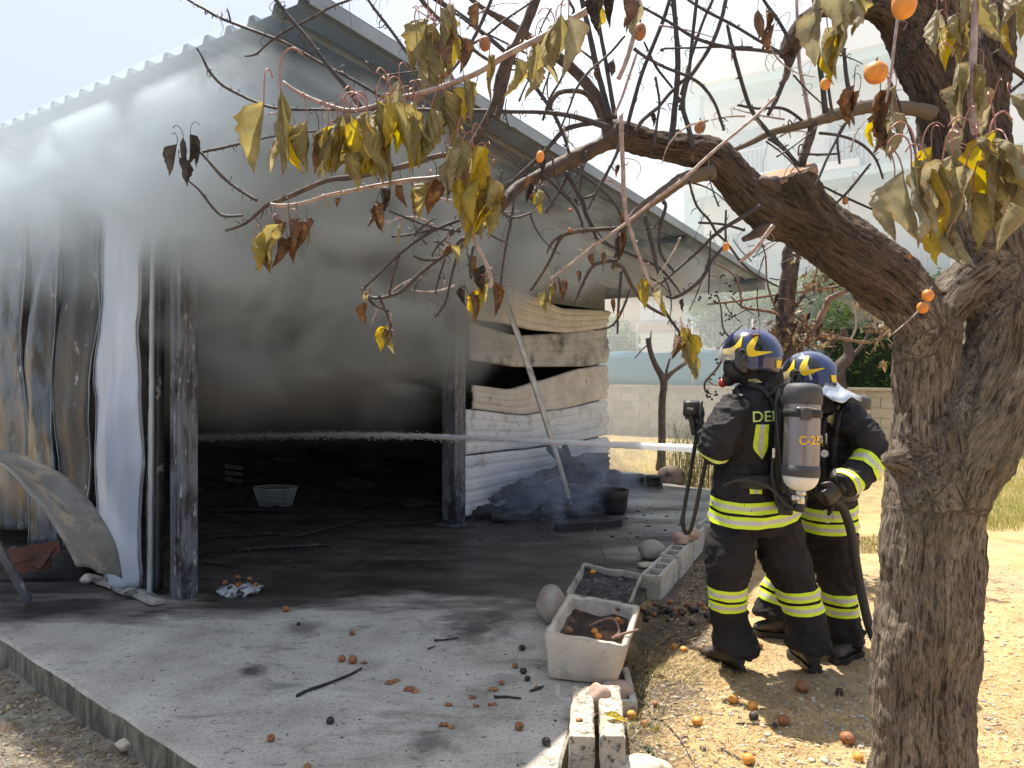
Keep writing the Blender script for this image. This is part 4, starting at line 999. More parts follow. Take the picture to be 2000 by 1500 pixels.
stuff(mk('stems', join(*gs), M_feath, fb))
# ------------------------------------------------------------------ smoke
def smoke(name, pts8, label, dens, nscale, col, sharp=(.4, .62), grad=None, aniso=.2, seed=0, step=1.0, lumps=None, base=0.0, lowcol=None, detail=3.5):
    """closed eight-cornered box (bottom 4, top 4) filled with a principled volume"""
    V = [Vector(p) for p in pts8]
    Fc = [(3, 2, 1, 0), (4, 5, 6, 7), (0, 1, 5, 4), (1, 2, 6, 5), (2, 3, 7, 6), (3, 0, 4, 7)]
    ctr = sum(V, Vector())/8; f0 = Fc[1]; nn_ = (V[f0[1]]-V[f0[0]]).cross(V[f0[2]]-V[f0[1]])
    if nn_.dot(V[f0[0]]-ctr) < 0: Fc = [tuple(reversed(f)) for f in Fc]     # faces must look outwards for the volume to fill
    m = bpy.data.materials.new(name+'_volume'); m.use_nodes = True; N = m.node_tree.nodes; L = m.node_tree.links; N.remove(N['Principled BSDF'])
    pv = N.new('ShaderNodeVolumePrincipled'); pv.inputs['Color'].default_value = (*col, 1); pv.inputs['Anisotropy'].default_value = aniso
    L.new(pv.outputs[0], N['Material Output'].inputs['Volume'])
    if nscale:
        GE = N.new('ShaderNodeNewGeometry')
        co = coord(N, L, (1, 1, 1.25), world=True); n_ = noise(N, L, co, nscale, detail, .58, .7)
        f = mathn(N, L, 'SUBTRACT', n_, sharp[0]); f = mathn(N, L, 'MULTIPLY', f, 1/(sharp[1]-sharp[0]), clamp=True)
        if base: f = mathn(N, L, 'ADD', f, base)
        if grad:
            for (vec, a, b) in grad:     # ramps along a world direction: 0 at a, 1 at b
                dn = N.new('ShaderNodeVectorMath'); dn.operation = 'DOT_PRODUCT'; L.new(GE.outputs['Position'], dn.inputs[0]); dn.inputs[1].default_value = vec
                g1 = mathn(N, L, 'SUBTRACT', dn.outputs['Value'], a); g1 = mathn(N, L, 'MULTIPLY', g1, 1/(b-a), clamp=True); f = mathn(N, L, 'MULTIPLY', f, g1)
        if lumps:                        # (centre, radius) soft balls
            tot = None
            for (c, r) in lumps:
                d_ = N.new('ShaderNodeVectorMath'); d_.operation = 'DISTANCE'; L.new(GE.outputs['Position'], d_.inputs[0]); d_.inputs[1].default_value = c
                q = mathn(N, L, 'MULTIPLY_ADD', d_.outputs['Value'], -1/r, 1.0, clamp=True)
                tot = q if tot is None else mathn(N, L, 'ADD', tot, q)
            f = mathn(N, L, 'MULTIPLY', f, tot)
        L.new(mathn(N, L, 'MULTIPLY', f, dens), pv.inputs['Density'])
        if lowcol:                       # darker tint low down, paler higher up
            sz_ = N.new('ShaderNodeSeparateXYZ'); L.new(GE.outputs['Position'], sz_.inputs[0])
            L.new(mixc(N, L, mathn(N, L, 'MULTIPLY_ADD', sz_.outputs[2], 1/(lowcol[2]-lowcol[1]), -lowcol[1]/(lowcol[2]-lowcol[1]), clamp=True), lowcol[0], col), pv.inputs['Color'])
    else: pv.inputs['Density'].default_value = dens
    m.cycles.homogeneous_volume = not bool(nscale)
    try: m.cycles.volume_step_rate = step
    except Exception: pass
    o = mk(name, (V, Fc), m, smooth=False); stuff(o, label, 'smoke'); return o
def hexa(r0, r1, n0, n1, z0, zf):
    q = [(r0, n0), (r1, n0), (r1, n1), (r0, n1)]
    return [W(r, n, z0) for r, n in q]+[W(r, n, zf(r)) for r, n in q]
Zv = (0, 0, 1)
smoke('smoke_inside', hexa(.25, 6.9, -7, -1.3, .55, lambda r: roofz(r)-.2), 'dark grey smoke filling the back of the shed', .8, .75, (.62, .61, .60), (.30, .66), [(Zv, .75, 2.2)], .1, base=.35)
def PL(*l): return [(tuple(P(a, b, d)), r) for a, b, d, r in l]
smoke('smoke_plume', [W(-.62, -5.0, .7), W(6.4, -1.2, .7), W(6.4, 1.93, .7), W(-.62, 1.93, .7), W(-.62, -5.0, 3.22), W(6.4, -1.2, 2.80), W(6.4, 1.93, 2.80), W(-.62, 1.93, 3.22)], 'grey-white smoke plume pouring out of the opening and along the eave', 7.5, 1.35, (.83, .92, .999), (.44, .60), [(Zv, .8, 2.2)], .1, detail=5, lowcol=((.66, .67, .68), 1.2, 2.5),
      lumps=PL((-60, 280, 5.2, 1.0), (80, 250, 5.0, .9), (210, 220, 4.9, .95), (340, 190, 4.8, .9), (150, 300, 5.0, .45), (440, 290, 4.9, 1.0), (560, 330, 5.3, 1.1), (430, 470, 5.3, .9), (700, 420, 6.0, 1.2), (600, 560, 6.3, 1.1), (800, 560, 7.0, 1.2), (480, 640, 6.0, .9), (950, 400, 7.2, 1.1), (700, 680, 7.2, 1.1), (540, 150, 4.3, .85), (470, 190, 4.6, .8), (660, 240, 4.8, .9), (820, 320, 5.6, .9), (1120, 400, 7.2, 1.0), (1290, 470, 8.6, .9), (1000, 320, 6.3, .9), (1390, 515, 9.4, .8), (950, 470, 6.6, .7), (1150, 430, 8, .9)), base=.07)
smoke('smoke_drift', hexa(8.2, 18.6, -7.5, 1.2, -.05, lambda r: 12.0), 'thin smoke drifting across the gardens behind the shed', .045, 0, (.86, .93, 1.0), aniso=.3)
smoke('smoke_veil', [W(-1.45, -5.5, 1.3), W(-.64, -5.5, 1.3), W(-.64, 1.95, 1.3), W(-1.45, 1.95, 1.3), W(-1.45, -5.5, 2.70), W(-.64, -5.5, 3.34), W(-.64, 1.95, 3.34), W(-1.45, 1.95, 2.70)], 'thin sunlit smoke hanging in front of the eave and the corner of the shed', .62, 1.1, (.60, .70, .79), (.36, .64), [(Zv, 1.9, 2.7)], .1, detail=5, base=.30)
smoke('smoke_wisp', hexa(3.3, 5.4, .1, 1.1, .03, lambda r: 1.0), 'bluish wisps of smoke rising from the burnt heap by the side wall', 1.5, 2.6, (.62, .74, .98), (.46, .62), [((0, 0, -1), -1.0, -.4)], .1, detail=5)
smoke('smoke_drift', hexa(8.2, 18.6, 1.3, 10, 3.5, lambda r: 12.0), 'thin smoke drifting high in front of the apartment block', .035, 0, (.86, .93, 1.0), aniso=.3)
# ------------------------------------------------------------------ firefighters
M_cloth = pm('black_fire_cloth', (.009, .009, .012), (.022, .021, .026), 7, .78, 260, .35, .0012, stain=((.032, .029, .031), 3, .55, .75), spec=.35)
M_trou = pm('black_trouser_cloth', (.010, .0095, .012), (.023, .021, .024), 6, .82, 260, .35, .0012, stain=((.06, .05, .042), 2.6, .58, .78), spec=.3)
M_rub = pm('black_rubber', (.014, .014, .016), (.03, .03, .032), 8, .5, 120, .2, .001)
M_strap = pm('black_webbing', (.012, .012, .015), (.022, .022, .026), 20, .6, 300, .4, .001)
M_yel = pm('fluorescent_yellow_tape', (.62, .85, .03), (.70, .90, .05), 8, .55, 200, .15, .001, stain=((.5, .66, .06), 20, .6, .75))
M_sil = pm('silver_reflective_tape', (.50, .49, .47), (.62, .60, .57), 10, .4, 200, .2, .001, stain=((.4, .38, .33), 12, .55, .7))
M_gap = M_cloth
M_hblue = pm('helmet_blue', (.004, .010, .075), (.005, .015, .11), 2, .18, 10, 0, coat=1.0)
M_hblk = pm('helmet_black', (.006, .006, .008), (.012, .012, .014), 5, .22, 10, 0, coat=.6)
M_hyel = pm('helmet_yellow', (.80, .56, .01), (.86, .62, .02), 3, .4, 10, 0)
M_leath = pm('boot_leather', (.016, .013, .012), (.035, .03, .027), 9, .55, 90, .5, .002, stain=((.15, .11, .08), 6, .5, .68))
M_tank = pm('brushed_tank_composite', (.16, .145, .16), (.34, .32, .34), 5, .32, 60, .25, .002, stretch=(1.4, 1.4, .16), stain=((.5, .47, .45), 7, .6, .7), metal=.45)
M_tcap = pm('grey_rubber_cover', (.055, .055, .065), (.085, .085, .095), 10, .65, 200, .2, .001)
M_silver = pm('aluminised_cape', (.55, .58, .62), (.72, .74, .78), 9, .28, 30, .6, .004, metal=.75)
M_brass = pm('brushed_steel', (.45, .45, .45), (.6, .6, .6), 20, .3, 100, .1, metal=.9)
M_red = pm('red_plastic', (.42, .02, .02), (.5, .03, .03), 20, .35, 100, 0)
M_wht = pm('white_enamel', (.7, .7, .68), (.78, .78, .76), 20, .4, 100, 0)
M_skin = pm('skin', (.42, .24, .17), (.5, .3, .22), 20, .5, 200, .1)
M_txt = pm('greenish_print', (.60, .78, .28), (.66, .84, .32), 20, .6, 100, 0)
M_txo = pm('orange_print', (.85, .50, .02), (.9, .56, .03), 20, .5, 100, 0)
M_patch = pm('yellowed_patch', (.42, .34, .12), (.62, .52, .24), 30, .6, 60, .4, .002)
def PR(l, d=None): # [(px, py, d, rad_px)] -> points, radii
    return [P(a[0], a[1], a[2]) for a in l], [a[3]/F*a[2] for a in l]
def wrinkle(V, Nn, amp, fz=1.0, seed=0):
    out = []
    for v, n in zip(V, Nn):
        q = Vector((v.x*7, v.y*7, v.z*12*fz))+Vector((seed*5, 0, 0))
        w = .55*max(0, 1-2.2*abs(mn.noise(q)))**2+.35*max(0, 1-2.4*abs(mn.noise(q*2.1+Vector((4, 0, 0)))))**2.5+.12*max(0, 1-2.4*abs(mn.noise(q*4.6)))**2-.3+.5*mn.noise(q*.45)
        out.append(v+n*amp*w*1.25)
    return out
def cam_ray(bv, px, py):
    o = Vector((0, 0, CAMH)); d = (P(px, py, 1.0)-o).normalized(); return bv.ray_cast(o, d)
def surf_ribbon(bv, pts, w, name, mat, parent, lift=.008, th=.006, sub=6):
    q, _ = crom([Vector((a, b, 0)) for a, b in pts], [0]*len(pts), sub); C = []; Nn = []; last = None
    for p in q:
        h, n, _, _ = cam_ray(bv, p.x, p.y)
        if h is None:
            if last is None: continue
            h = P(p.x, p.y, last); n = Vector((0, -1, .3)).normalized()
        last = h.y; C.append(h+n*lift); Nn.append(n)
    rs = []
    for i, c in enumerate(C):
        t = (C[min(i+1, len(C)-1)]-C[max(i-1, 0)]).normalized(); n = (Nn[i]-t*Nn[i].dot(t)).normalized(); s = t.cross(n)
        rs.append([c-s*w/2-n*th/2, c+s*w/2-n*th/2, c+s*w/2+n*th/2, c-s*w/2+n*th/2])
    return mk(name, rings(rs), mat, parent)
def ring_band(bv, c, up, hs, name, parent, mats, lift=.004, m=56, ref=None, reach=.5, arc=None):
    """closed hoop: rays go out from the axis through c and stop on the garment"""
    up = up.normalized(); a = up.orthogonal().normalized(); b = up.cross(a); V = []; Fc = []; fm = []; k = len(hs)
    for j, h in enumerate(hs):
        for i in range(m):
            t = 2*math.pi*i/m; d = a*math.cos(t)+b*math.sin(t); o = c+up*h
            hit, n, _, dist = bv.ray_cast(o, d, reach)
            V.append((hit if hit is not None else o+d*(ref or .1))+d*lift)
    # light smoothing around the hoop
    for j in range(k):
        rr = [(V[j*m+i]-(c+up*hs[j])).length for i in range(m)]; med = sorted(rr)[m//2]
        rr = [min(r, med*1.6) for r in rr]
        for i in range(m):
            r = max(rr[i], (rr[i-1]+rr[(i+1) % m])/2); t = 2*math.pi*i/m; V[j*m+i] = c+up*hs[j]+(a*math.cos(t)+b*math.sin(t))*r
    for j in range(k-1):
        for i in range(m): Fc.append((j*m+i, j*m+(i+1) % m, (j+1)*m+(i+1) % m, (j+1)*m+i)); fm.append(j % len(mats) if len(mats) > 1 else 0)
    return mk(name, (V, Fc), mats, parent, fm=fm)
def tape(bv, c, up, h0, w, parent, m=56, lift=.005, ref=None):
    """yellow-silver-yellow band of total width w"""
    hs = [h0, h0+w*.32, h0+w*.68, h0+w]
    return ring_band(bv, c, up, hs, 'reflective_band', parent, [M_yel, M_sil, M_yel], lift, m, ref)
def text_on(bv, s, px, py, hpx, mat, parent, name, rot=0.0, lift=.005, lab=None, sx=1.0, bold=.012):
    cu = bpy.data.curves.new('t', 'FONT'); cu.body = s; cu.size = 1.0; cu.offset = bold; cu.align_x = 'LEFT'
    o = bpy.data.objects.new('t', cu); COL.objects.link(o); dg = bpy.context.evaluated_depsgraph_get(); me = bpy.data.meshes.new_from_object(o.evaluated_get(dg))
    bm = bmesh.new(); bm.from_mesh(me); bmesh.ops.triangulate(bm, faces=bm.faces); bmesh.ops.subdivide_edges(bm, edges=[e for e in bm.edges if e.calc_length() > .25], cuts=2)
    V = []
    k = hpx/.72; cr, sr = math.cos(rot), math.sin(rot)
    bm.verts.index_update()
    for v in bm.verts:
        x = v.co.x*k*sx; y = v.co.y*k; X = px+x*cr+y*sr; Y = py+x*sr-y*cr
        h, n, _, _ = cam_ray(bv, X, Y)
        if h is None: h = P(X, Y, 4.0); n = Vector((0, -1, 0))
        V.append(h+Vector((0, -lift, 0)))
    Fc = [tuple(v.index for v in f.verts) for f in bm.faces]; bm.free()
    bpy.data.objects.remove(o); bpy.data.meshes.remove(me)
    return mk(name, (V, Fc), mat, parent, smooth=False)
def boot(ank, heel, toe, parent, r=.052, tall=.16):
    heel = Vector(heel); toe = Vector(toe); ax = (toe-heel); L_ = ax.length; ax.normalize(); up = Vector((0, 0, 1)); s = ax.cross(up).normalized(); gz_ = min(heel.z, toe.z)
    def foot(u): return heel+ax*(u*L_)
    secs = [(0, .030, .060, .05), (.06, .040, .085, .055), (.2, .043, .10, .06), (.38, .043, .105, .062), (.55, .046, .085, .05), (.72, .052, .068, .04), (.86, .048, .058, .034), (.96, .034, .046, .03), (1.0, .018, .03, .028)]
    rs = []
    for (u, w, h, zc) in secs:
        c = foot(u); rs.append([c+s*(math.cos(2*math.pi*k/16)*w)+up*(.022+max(0, (math.sin(2*math.pi*k/16)+1)/2)**.8*h) for k in range(16)])
    sh = tube([foot(.2)+up*.06, foot(.19)+up*.12, (foot(.18)+up*.20).lerp(ank, .5), ank+up*.10], [.052, .055, .058, .058], 14, 3)
    g = remesh(join(rings(rs), sh), .010, 2); V = wrinkle(g[0], g[1+1], .005, 1.5, 3)
    b = mk('boot', (V, g[1]), M_leath, parent)
    out = [(-.01, .0), (-.005, .028), (.05, .042), (.25, .042), (.42, .036), (.58, .046), (.74, .055), (.88, .052), (.97, .038), (1.02, .016)]
    ring = [foot(u)+s*w for u, w in out]+[foot(u)-s*w for u, w in reversed(out[1:])]
    rs = [[p+up*z for p in [q+(q-foot(.5))*(.01 if z else 0) for q in ring]] for z in (0, .012, .026, .034)]
    mk('sole', rings(rs), M_rub, b, smooth=False)
    hb = [foot(.0)+up*(.13+.018*math.sin(t*math.pi)*0)-ax*.012 for t in (0, 1)]
    g2 = []
    for z0 in (.125, .15):
        g2.append([foot(.19)+up*z0+(ax*math.cos(t)+s*math.sin(t))*.0645*1.0 for t in np.linspace(math.pi*.62, math.pi*1.38, 12)])
    mk('heel_patch', rings(g2, closed=False, cap=False), M_txt, b)
    return b
def glove(wr, fwd, side, parent, curl=1.3, sc=1.0, mat=M_rub, thumb=1):
    """palm plus five bent fingers; fwd = towards the fingers, side = towards the thumb, palm faces fwd x side"""
    fwd = fwd.normalized(); side = (side-fwd*side.dot(fwd)).normalized(); pn = fwd.cross(side).normalized()*thumb
    L_ = .10*sc; gs = [tube([wr-fwd*.03, wr+fwd*.02, wr+fwd*L_*.6, wr+fwd*L_], [.036*sc, .036*sc, .040*sc, .034*sc], 12, 3, sx=.62)]
    gs[0] = rings([[wr+fwd*(t*L_)+side*(math.cos(2*math.pi*k/14)*w)+pn*(math.sin(2*math.pi*k/14)*h) for k in range(14)] for t, w, h in ((-.45, .034*sc, .032*sc), (0, .033*sc, .027*sc), (.4, .043*sc, .024*sc), (.8, .046*sc, .021*sc), (1.02, .042*sc, .016*sc))])
    for i, (o, l) in enumerate(((.032, .075), (.011, .085), (-.011, .08), (-.032, .062))):
        b = wr+fwd*(L_*.82)+side*o*sc; p = b; a = 0; pts = [b-fwd*.01, b]; seg = [l*.46*sc, l*.32*sc, l*.26*sc]
        for j, s_ in enumerate(seg):
            a += curl*(.55, .75, .6)[j]*(1+.06*i); p = p+(fwd*math.cos(a)+pn*math.sin(a))*s_; pts.append(p)
        gs.append(tube(pts, [.0115*sc, .0115*sc, .0105*sc, .010*sc, .008*sc], 8, 3))
    b = wr+fwd*.02*sc+side*.034*sc; gs.append(tube([b-side*.012, b+side*.016*sc+fwd*.02*sc, b+side*.022*sc+fwd*.045*sc+pn*.02*sc, b+side*.010*sc+fwd*.060*sc+pn*.044*sc], [.015*sc, .014*sc, .012*sc, .009*sc], 8, 3))
    g = remesh(join(*gs), .0052*sc, 1); return mk('glove', (g[0], g[1]), mat, parent)
def helmet(Mx, parent, mask=True):
    """Mx: head frame, x forward, y left, z up"""
    ax_, ay_, az_ = .158, .126, .150; V = []; Fc = []; nt_ = 64; nv = 26
    def rim(t):  # lower edge height by azimuth, 0 = forward
        c = math.cos(t); return .030*max(0, c)**1.5 - .062*(1-abs(c)) - .085*max(0, -c)**1.2 - .01
    def pt(t, v, off=0.0):
        zr = rim(t); z = az_*math.cos(v*math.pi/2); z = az_+(zr-az_)*(1-math.cos(v*math.pi/2)) if False else None
        # sweep from crown to rim
        e = v*math.acos(max(-1, min(1, zr/az_))); z = az_*math.cos(e); r = math.sin(e)
        x = ax_*r*math.cos(t)-.008*v; y = ay_*r*math.sin(t)
        fl = max(0, v-.86)/.14
        x += math.cos(t)*fl*.014*(1 if math.cos(t) < .2 else .3); y += math.sin(t)*fl*.010
        cr = math.exp(-(y/.018)**2)*(1 if z > 0 else 0)*.007
        n = Vector((x/ax_**2, y/ay_**2, max(z, -.03)/az_**2)).normalized()
        return Vector((x, y, z))+n*(off+cr)
    for j in range(nv+1):
        for i in range(nt_): V.append(pt(2*math.pi*i/nt_, max(j/nv, .02)))
    for j in range(nv):
        for i in range(nt_): Fc.append((j*nt_+i, j*nt_+(i+1) % nt_, (j+1)*nt_+(i+1) % nt_, (j+1)*nt_+i))
    Fc.append(tuple(range(nt_)))
    local = (V, Fc); bl = bvh(local)
    h = mk('helmet', placed(local, Mx), M_hblue, parent); so_ = h.modifiers.new('s', 'SOLIDIFY'); so_.thickness = .006; so_.offset = 0
    mk('rim_trim', placed(tube([pt(2*math.pi*i/48, 1.0) for i in range(49)], .0055, 6, 1), Mx), M_hblk, h)
    def decal(a, b, sd, mat, name, lift, n=5):
        """strip between two polylines given in the side view (x forward, z up)"""
        A, _ = crom([Vector((x, 0, z)) for x, z in a], [0]*len(a), 6); B, _ = crom([Vector((x, 0, z)) for x, z in b], [0]*len(b), 6); W_ = []; fs = []; m = len(A)
        for j in range(n+1):
            for i in range(m):
                q = A[i].lerp(B[i], j/n); hit, nn, _, _ = bl.ray_cast(Vector((q.x, .4*sd, q.z)), Vector((0, -sd, 0)))
                if hit is None: hit = Vector((q.x, .02*sd, q.z)); nn = Vector((0, sd, 0))
                if nn.y*sd < 0: nn = -nn
                W_.append(hit+nn*lift)
        for j in range(n):
            for i in range(m-1): k = j*m+i; fs.append((k, k+1, k+1+m, k+m))
        return mk(name, placed((W_, fs), Mx), mat, h)
    for sd in (1, -1):
        decal([(.02, .135), (.072, .112), (.11, .083), (.135, .050)], [(.020, .09), (.045, .03), (.085, .006), (.14, .012)], sd, M_hblk, 'front_plate', .0035, 8)
        decal([(.030, .112), (.062, .070), (.096, .052), (.134, .050)], [(.028, .108), (.040, .048), (.080, .016), (.132, .026)], sd, M_hyel, 'yellow_flash', .006)
        decal([(-.050, .100), (-.020, .074), (-.006, .045), (-.02, .022), (-.10, .020)], [(-.054, .096), (-.080, .080), (-.095, .055), (-.10, .035), (-.103, .018)], sd, M_hblk, 'rear_plate', .0035)
        decal([(-.046, .112), (-.008, .076), (.010, .040), (-.008, -.002), (-.116, .014)], [(-.054, .104), (-.040, .066), (-.030, .042), (-.040, .026), (-.112, .018)], sd, M_hyel, 'yellow_flash', .006)
        # ear and visor-hinge housing
        def el(c, s, sub=ICO3): return [Vector((v.x*s[0]+c[0], v.y*s[1]+c[1]*sd, v.z*s[2]+c[2])) for v in sub[0]], sub[1]
        mk('side_housing', placed(el((.034, .104, -.016), (.054, .028, .082)), Mx), M_hblk, h)
        mk('hinge_rib', placed(tube([Vector((.05, .130*sd, .03)), Vector((.028, .1345*sd, .04)), Vector((.012, .1345*sd, .02)), Vector((.03, .1355*sd, -.005)), Vector((.048, .131*sd, -.03)), Vector((.03, .128*sd, -.05)), Vector((.01, .127*sd, -.04))], .0045, 6, 4), Mx), M_tcap, h)
    # yellow tab at the back of the rim, pale band over the shell, clear visor edge, brow
    tb = [pt(math.pi-.35+.0, .93, .011), pt(math.pi-.62, .93, .011), pt(math.pi-.62, .80, .011), pt(math.pi-.35, .80, .011)]
    mk('yellow_tab', placed((tb+[pt(math.pi-.35, .93, .001), pt(math.pi-.62, .93, .001), pt(math.pi-.62, .80, .001), pt(math.pi-.35, .80, .001)], [(0, 1, 2, 3), (7, 6, 5, 4), (0, 4, 5, 1), (2, 6, 7, 3), (1, 5, 6, 2), (0, 3, 7, 4)]), Mx), M_hyel, h, smooth=False)
    vs = [[Vector((.150*math.cos(t)*s_+.004, .122*math.sin(t)*s_, z)) for t in np.linspace(-1.15, 1.15, 22)] for z, s_ in ((.055, 1.06), (.03, 1.10), (.005, 1.11), (-.012, 1.09))]
    mk('visor', placed(rings(vs, closed=False, cap=False), Mx), M_visor, h)
    if mask:
        g = remesh(join(rock((0.085, 0, -.055), (.068, .072, .088), 1, .02, ICO3), rock((.125, 0, -.115), (.040, .036, .042), 1, .02, ICO3), tube([Vector((.02, .095, -.06)), Vector((-.05, .085, -.06)), Vector((-.09, .03, -.05))], .009, 6, 3)), .008, 1)
        fm_ = mk('face_mask', placed((g[0], g[1]), Mx), M_rub, parent)
        g = rock((.160, .0, -.135), (.024, .027, .027), 1, .02, ICO2); mk('regulator', placed(g, Mx), M_red, fm_)
    return h, pt
m, t, N, L, B = nodes('clear_visor'); B.inputs['Base Color'].default_value = (.75, .72, .62, 1); B.inputs['Roughness'].default_value = .12; B.inputs['Alpha'].default_value = .55; M_visor = m
def head_frame(c, fwd, pitch=0.0, roll=0.0):
    x = fwd.normalized(); z = Vector((0, 0, 1)); y = z.cross(x).normalized(); M = Matrix(((x.x, y.x, 0, c.x), (x.y, y.y, 0, c.y), (x.z, y.z, 1, c.z), (0, 0, 0, 1)))
    return M @ Matrix.Rotation(pitch, 4, 'Y') @ Matrix.Rotation(roll, 4, 'X')
def head_geo(Mx):
    g = join(rings([[Vector((math.cos(2*math.pi*k/20)*a+x0, math.sin(2*math.pi*k/20)*b, z)) for k in range(20)] for z, a, b, x0 in ((-.13, .03, .025, .055), (-.12, .052, .042, .045), (-.09, .072, .058, .03), (-.04, .088, .07, .015), (.02, .095, .076, .0), (.07, .088, .072, -.005), (.11, .06, .05, -.005), (.125, .02, .02, -.005))]),
             tube([Vector((.10, 0, .0)), Vector((.118, 0, -.03)), Vector((.122, 0, -.045)), Vector((.10, 0, -.05))], [.01, .013, .015, .008], 8, 2),
             rock((.0, .078, -.02), (.018, .008, .03), 1, 0, ICO2), rock((.0, -.078, -.02), (.018, .008, .03), 1, 0, ICO2), tube([Vector((.088, -.022, -.075)), Vector((.1, 0, -.076)), Vector((.088, .022, -.075))], .007, 6, 3))
    return placed(g, Mx)
def person(label, base, torso, arms, legs, Mh, neck, boots, seed):
    e = empty('person', base, label, 'person')
    tr = rings([ell(P(x, y, d), a, b, yaw, 26, p=2.3) for x, y, d, a, b, yaw in torso])
    # one continuous body inside the clothes
    inner = [rings([ell(P(x, y, d), a*.80, b*.78, yaw, 20) for x, y, d, a, b, yaw in torso[1:]]), head_geo(Mh), tube([P(*torso[-2][:3]), Mh @ Vector((-.02, 0, -.06))], [.06, .055], 12, 1)]
    for A in arms:
        p, r = PR(A['j']); inner.append(tube(p+[p[-1]+(p[-1]-p[-2]).normalized()*.05], [max(x*.5, .022) for x in r]+[.02], 10, 2))
    for Lg in legs:
        p, r = PR(Lg); p = p[:-2]; r = r[:-2]; inner.append(tube(p, [x*.55 for x in r], 12, 2))
    g = remesh(join(*inner), .014, 1); mk('body', (g[0], g[1]), M_skin, e)
    gs = [tr]
    for A in arms:
        p, r = PR(A['j']); gs.append(tube(p, r, 16, 4))
    g = remesh(join(*gs), .0095, 4); V = wrinkle(g[0], g[2], .019, 1, seed); jg = (V, g[1]); jk = mk('jacket', jg, M_cloth, e)
    gs = [rings([ell(P(x, y, d), a, b, yaw, 24) for x, y, d, a, b, yaw in [(torso[0][0], torso[0][1]-22, torso[0][2], torso[0][3]*.82, torso[0][4]*.85, torso[0][5]), (torso[0][0], torso[0][1]+20, torso[0][2], torso[0][3]*.80, torso[0][4]*.84, torso[0][5])]])]
    for Lg in legs:
        p, r = PR(Lg); gs.append(tube(p, r, 18, 4))
    g = remesh(join(*gs), .0095, 4); V = wrinkle(g[0], g[2], .017, .9, seed+4); tg = (V, g[1]); tk = mk('trousers', tg, M_trou, e)
    for (ank, heel, toe) in boots: boot(ank, heel, toe, e)
    return e, jk, tk, bvh(jg), bvh(tg), jg, tg
GZ = -.085
Y1 = math.radians(30)
Mh1 = head_frame(P(1466, 697, 4.12), Vector((-.93, .37, 0)), math.radians(4), math.radians(0))
p1, j1, t1, bj1, bt1, gj1, _ = person('firefighter nearer the camera, aiming the jet with a black air tank on the back', G(1500, 1310, GZ),
    [(1474, 1018, 4.12, .262, .195, Y1), (1473, 985, 4.12, .255, .190, Y1), (1470, 940, 4.12, .235, .170, Y1), (1472, 890, 4.12, .232, .160, Y1), (1476, 840, 4.12, .240, .160, Y1), (1480, 800, 4.12, .232, .150, Y1), (1484, 775, 4.12, .190, .130, Y1), (1486, 755, 4.12, .125, .105, Y1), (1489, 738, 4.12, .098, .096, Y1), (1488, 716, 4.12, .094, .094, Y1)],
    [dict(j=[(1440, 795, 4.02, 35), (1412, 838, 3.93, 35), (1398, 880, 3.92, 30), (1388, 862, 4.02, 25), (1378, 842, 4.12, 19)]), dict(j=[(1528, 800, 4.25, 34), (1530, 850, 4.38, 32), (1512, 882, 4.5, 27), (1450, 884, 4.55, 20), (1420, 882, 4.50, 18)])],
    [[(1436, 1025, 4.08, 50), (1424, 1085, 4.05, 47), (1419, 1135, 4.04, 39), (1422, 1185, 4.08, 35), (1428, 1230, 4.1, 37), (1434, 1262, 4.1, 44), (1434, 1270, 4.1, 45)], [(1512, 1025, 4.17, 50), (1532, 1085, 4.15, 46), (1553, 1140, 4.12, 40), (1566, 1190, 4.12, 37), (1574, 1230, 4.12, 39), (1580, 1258, 4.12, 43), (1580, 1267, 4.12, 44)]],
    Mh1, None, [(P(1434, 1255, 4.1), G(1449, 1318, GZ), G(1371, 1283, GZ)), (P(1580, 1255, 4.12), G(1594, 1316, GZ), G(1548, 1278, GZ))], 1)
def hood(Mx, c0, c1, parent):
    return mk('hood', rings([[Mx @ Vector((math.cos(2*math.pi*k/26)*a+x0, math.sin(2*math.pi*k/26)*b, z)) for k in range(26)] for z, a, b, x0 in ((-.235, .085, .085, -.03), (-.18, .078, .078, -.02), (-.13, .080, .074, -.008), (-.09, .094, .084, .004), (-.04, .100, .088, .004), (.0, .100, .086, .0))]), M_cloth, parent)
hood(Mh1, 0, 0, p1)
helm1, pt1 = helmet(Mh1, p1)
mk('glove_cuff', tube([P(1390, 866, 4.02), P(1382, 850, 4.10), P(1378, 840, 4.13)], [.055, .048, .04], 14, 3), M_rub, p1)
glove(P(1380, 845, 4.12), P(1360, 822, 4.16)-P(1380, 845, 4.12), Vector((-.4, -.6, .6)), p1, 1.15, 1.0, M_rub)
glove(P(1425, 882, 4.50), Vector((-1, -.1, 0)), Vector((0, -.3, 1)), p1, 1.4, 1.0, M_rub)
UP = Vector((0, 0, 1))
c = P(1474, 1004, 4.12); up1 = (UP+Vector((-.03, -.10, 0))).normalized()
tape(bj1, c, up1, -.012, .060, p1, 72, .007); tape(bj1, c, up1, .062, .058, p1, 72, .007)
def leg_tapes(bt, x, y, d, ax, e):
    c = P(x, y, d); tape(bt, c, ax, -.068, .058, e, 44, .005); tape(bt, c, ax, .006, .058, e, 44, .005)
leg_tapes(bt1, 1421, 1163, 4.06, Vector((-.03, -.06, 1)), p1); leg_tapes(bt1, 1559, 1166, 4.12, Vector((-.12, -.06, 1)), p1)
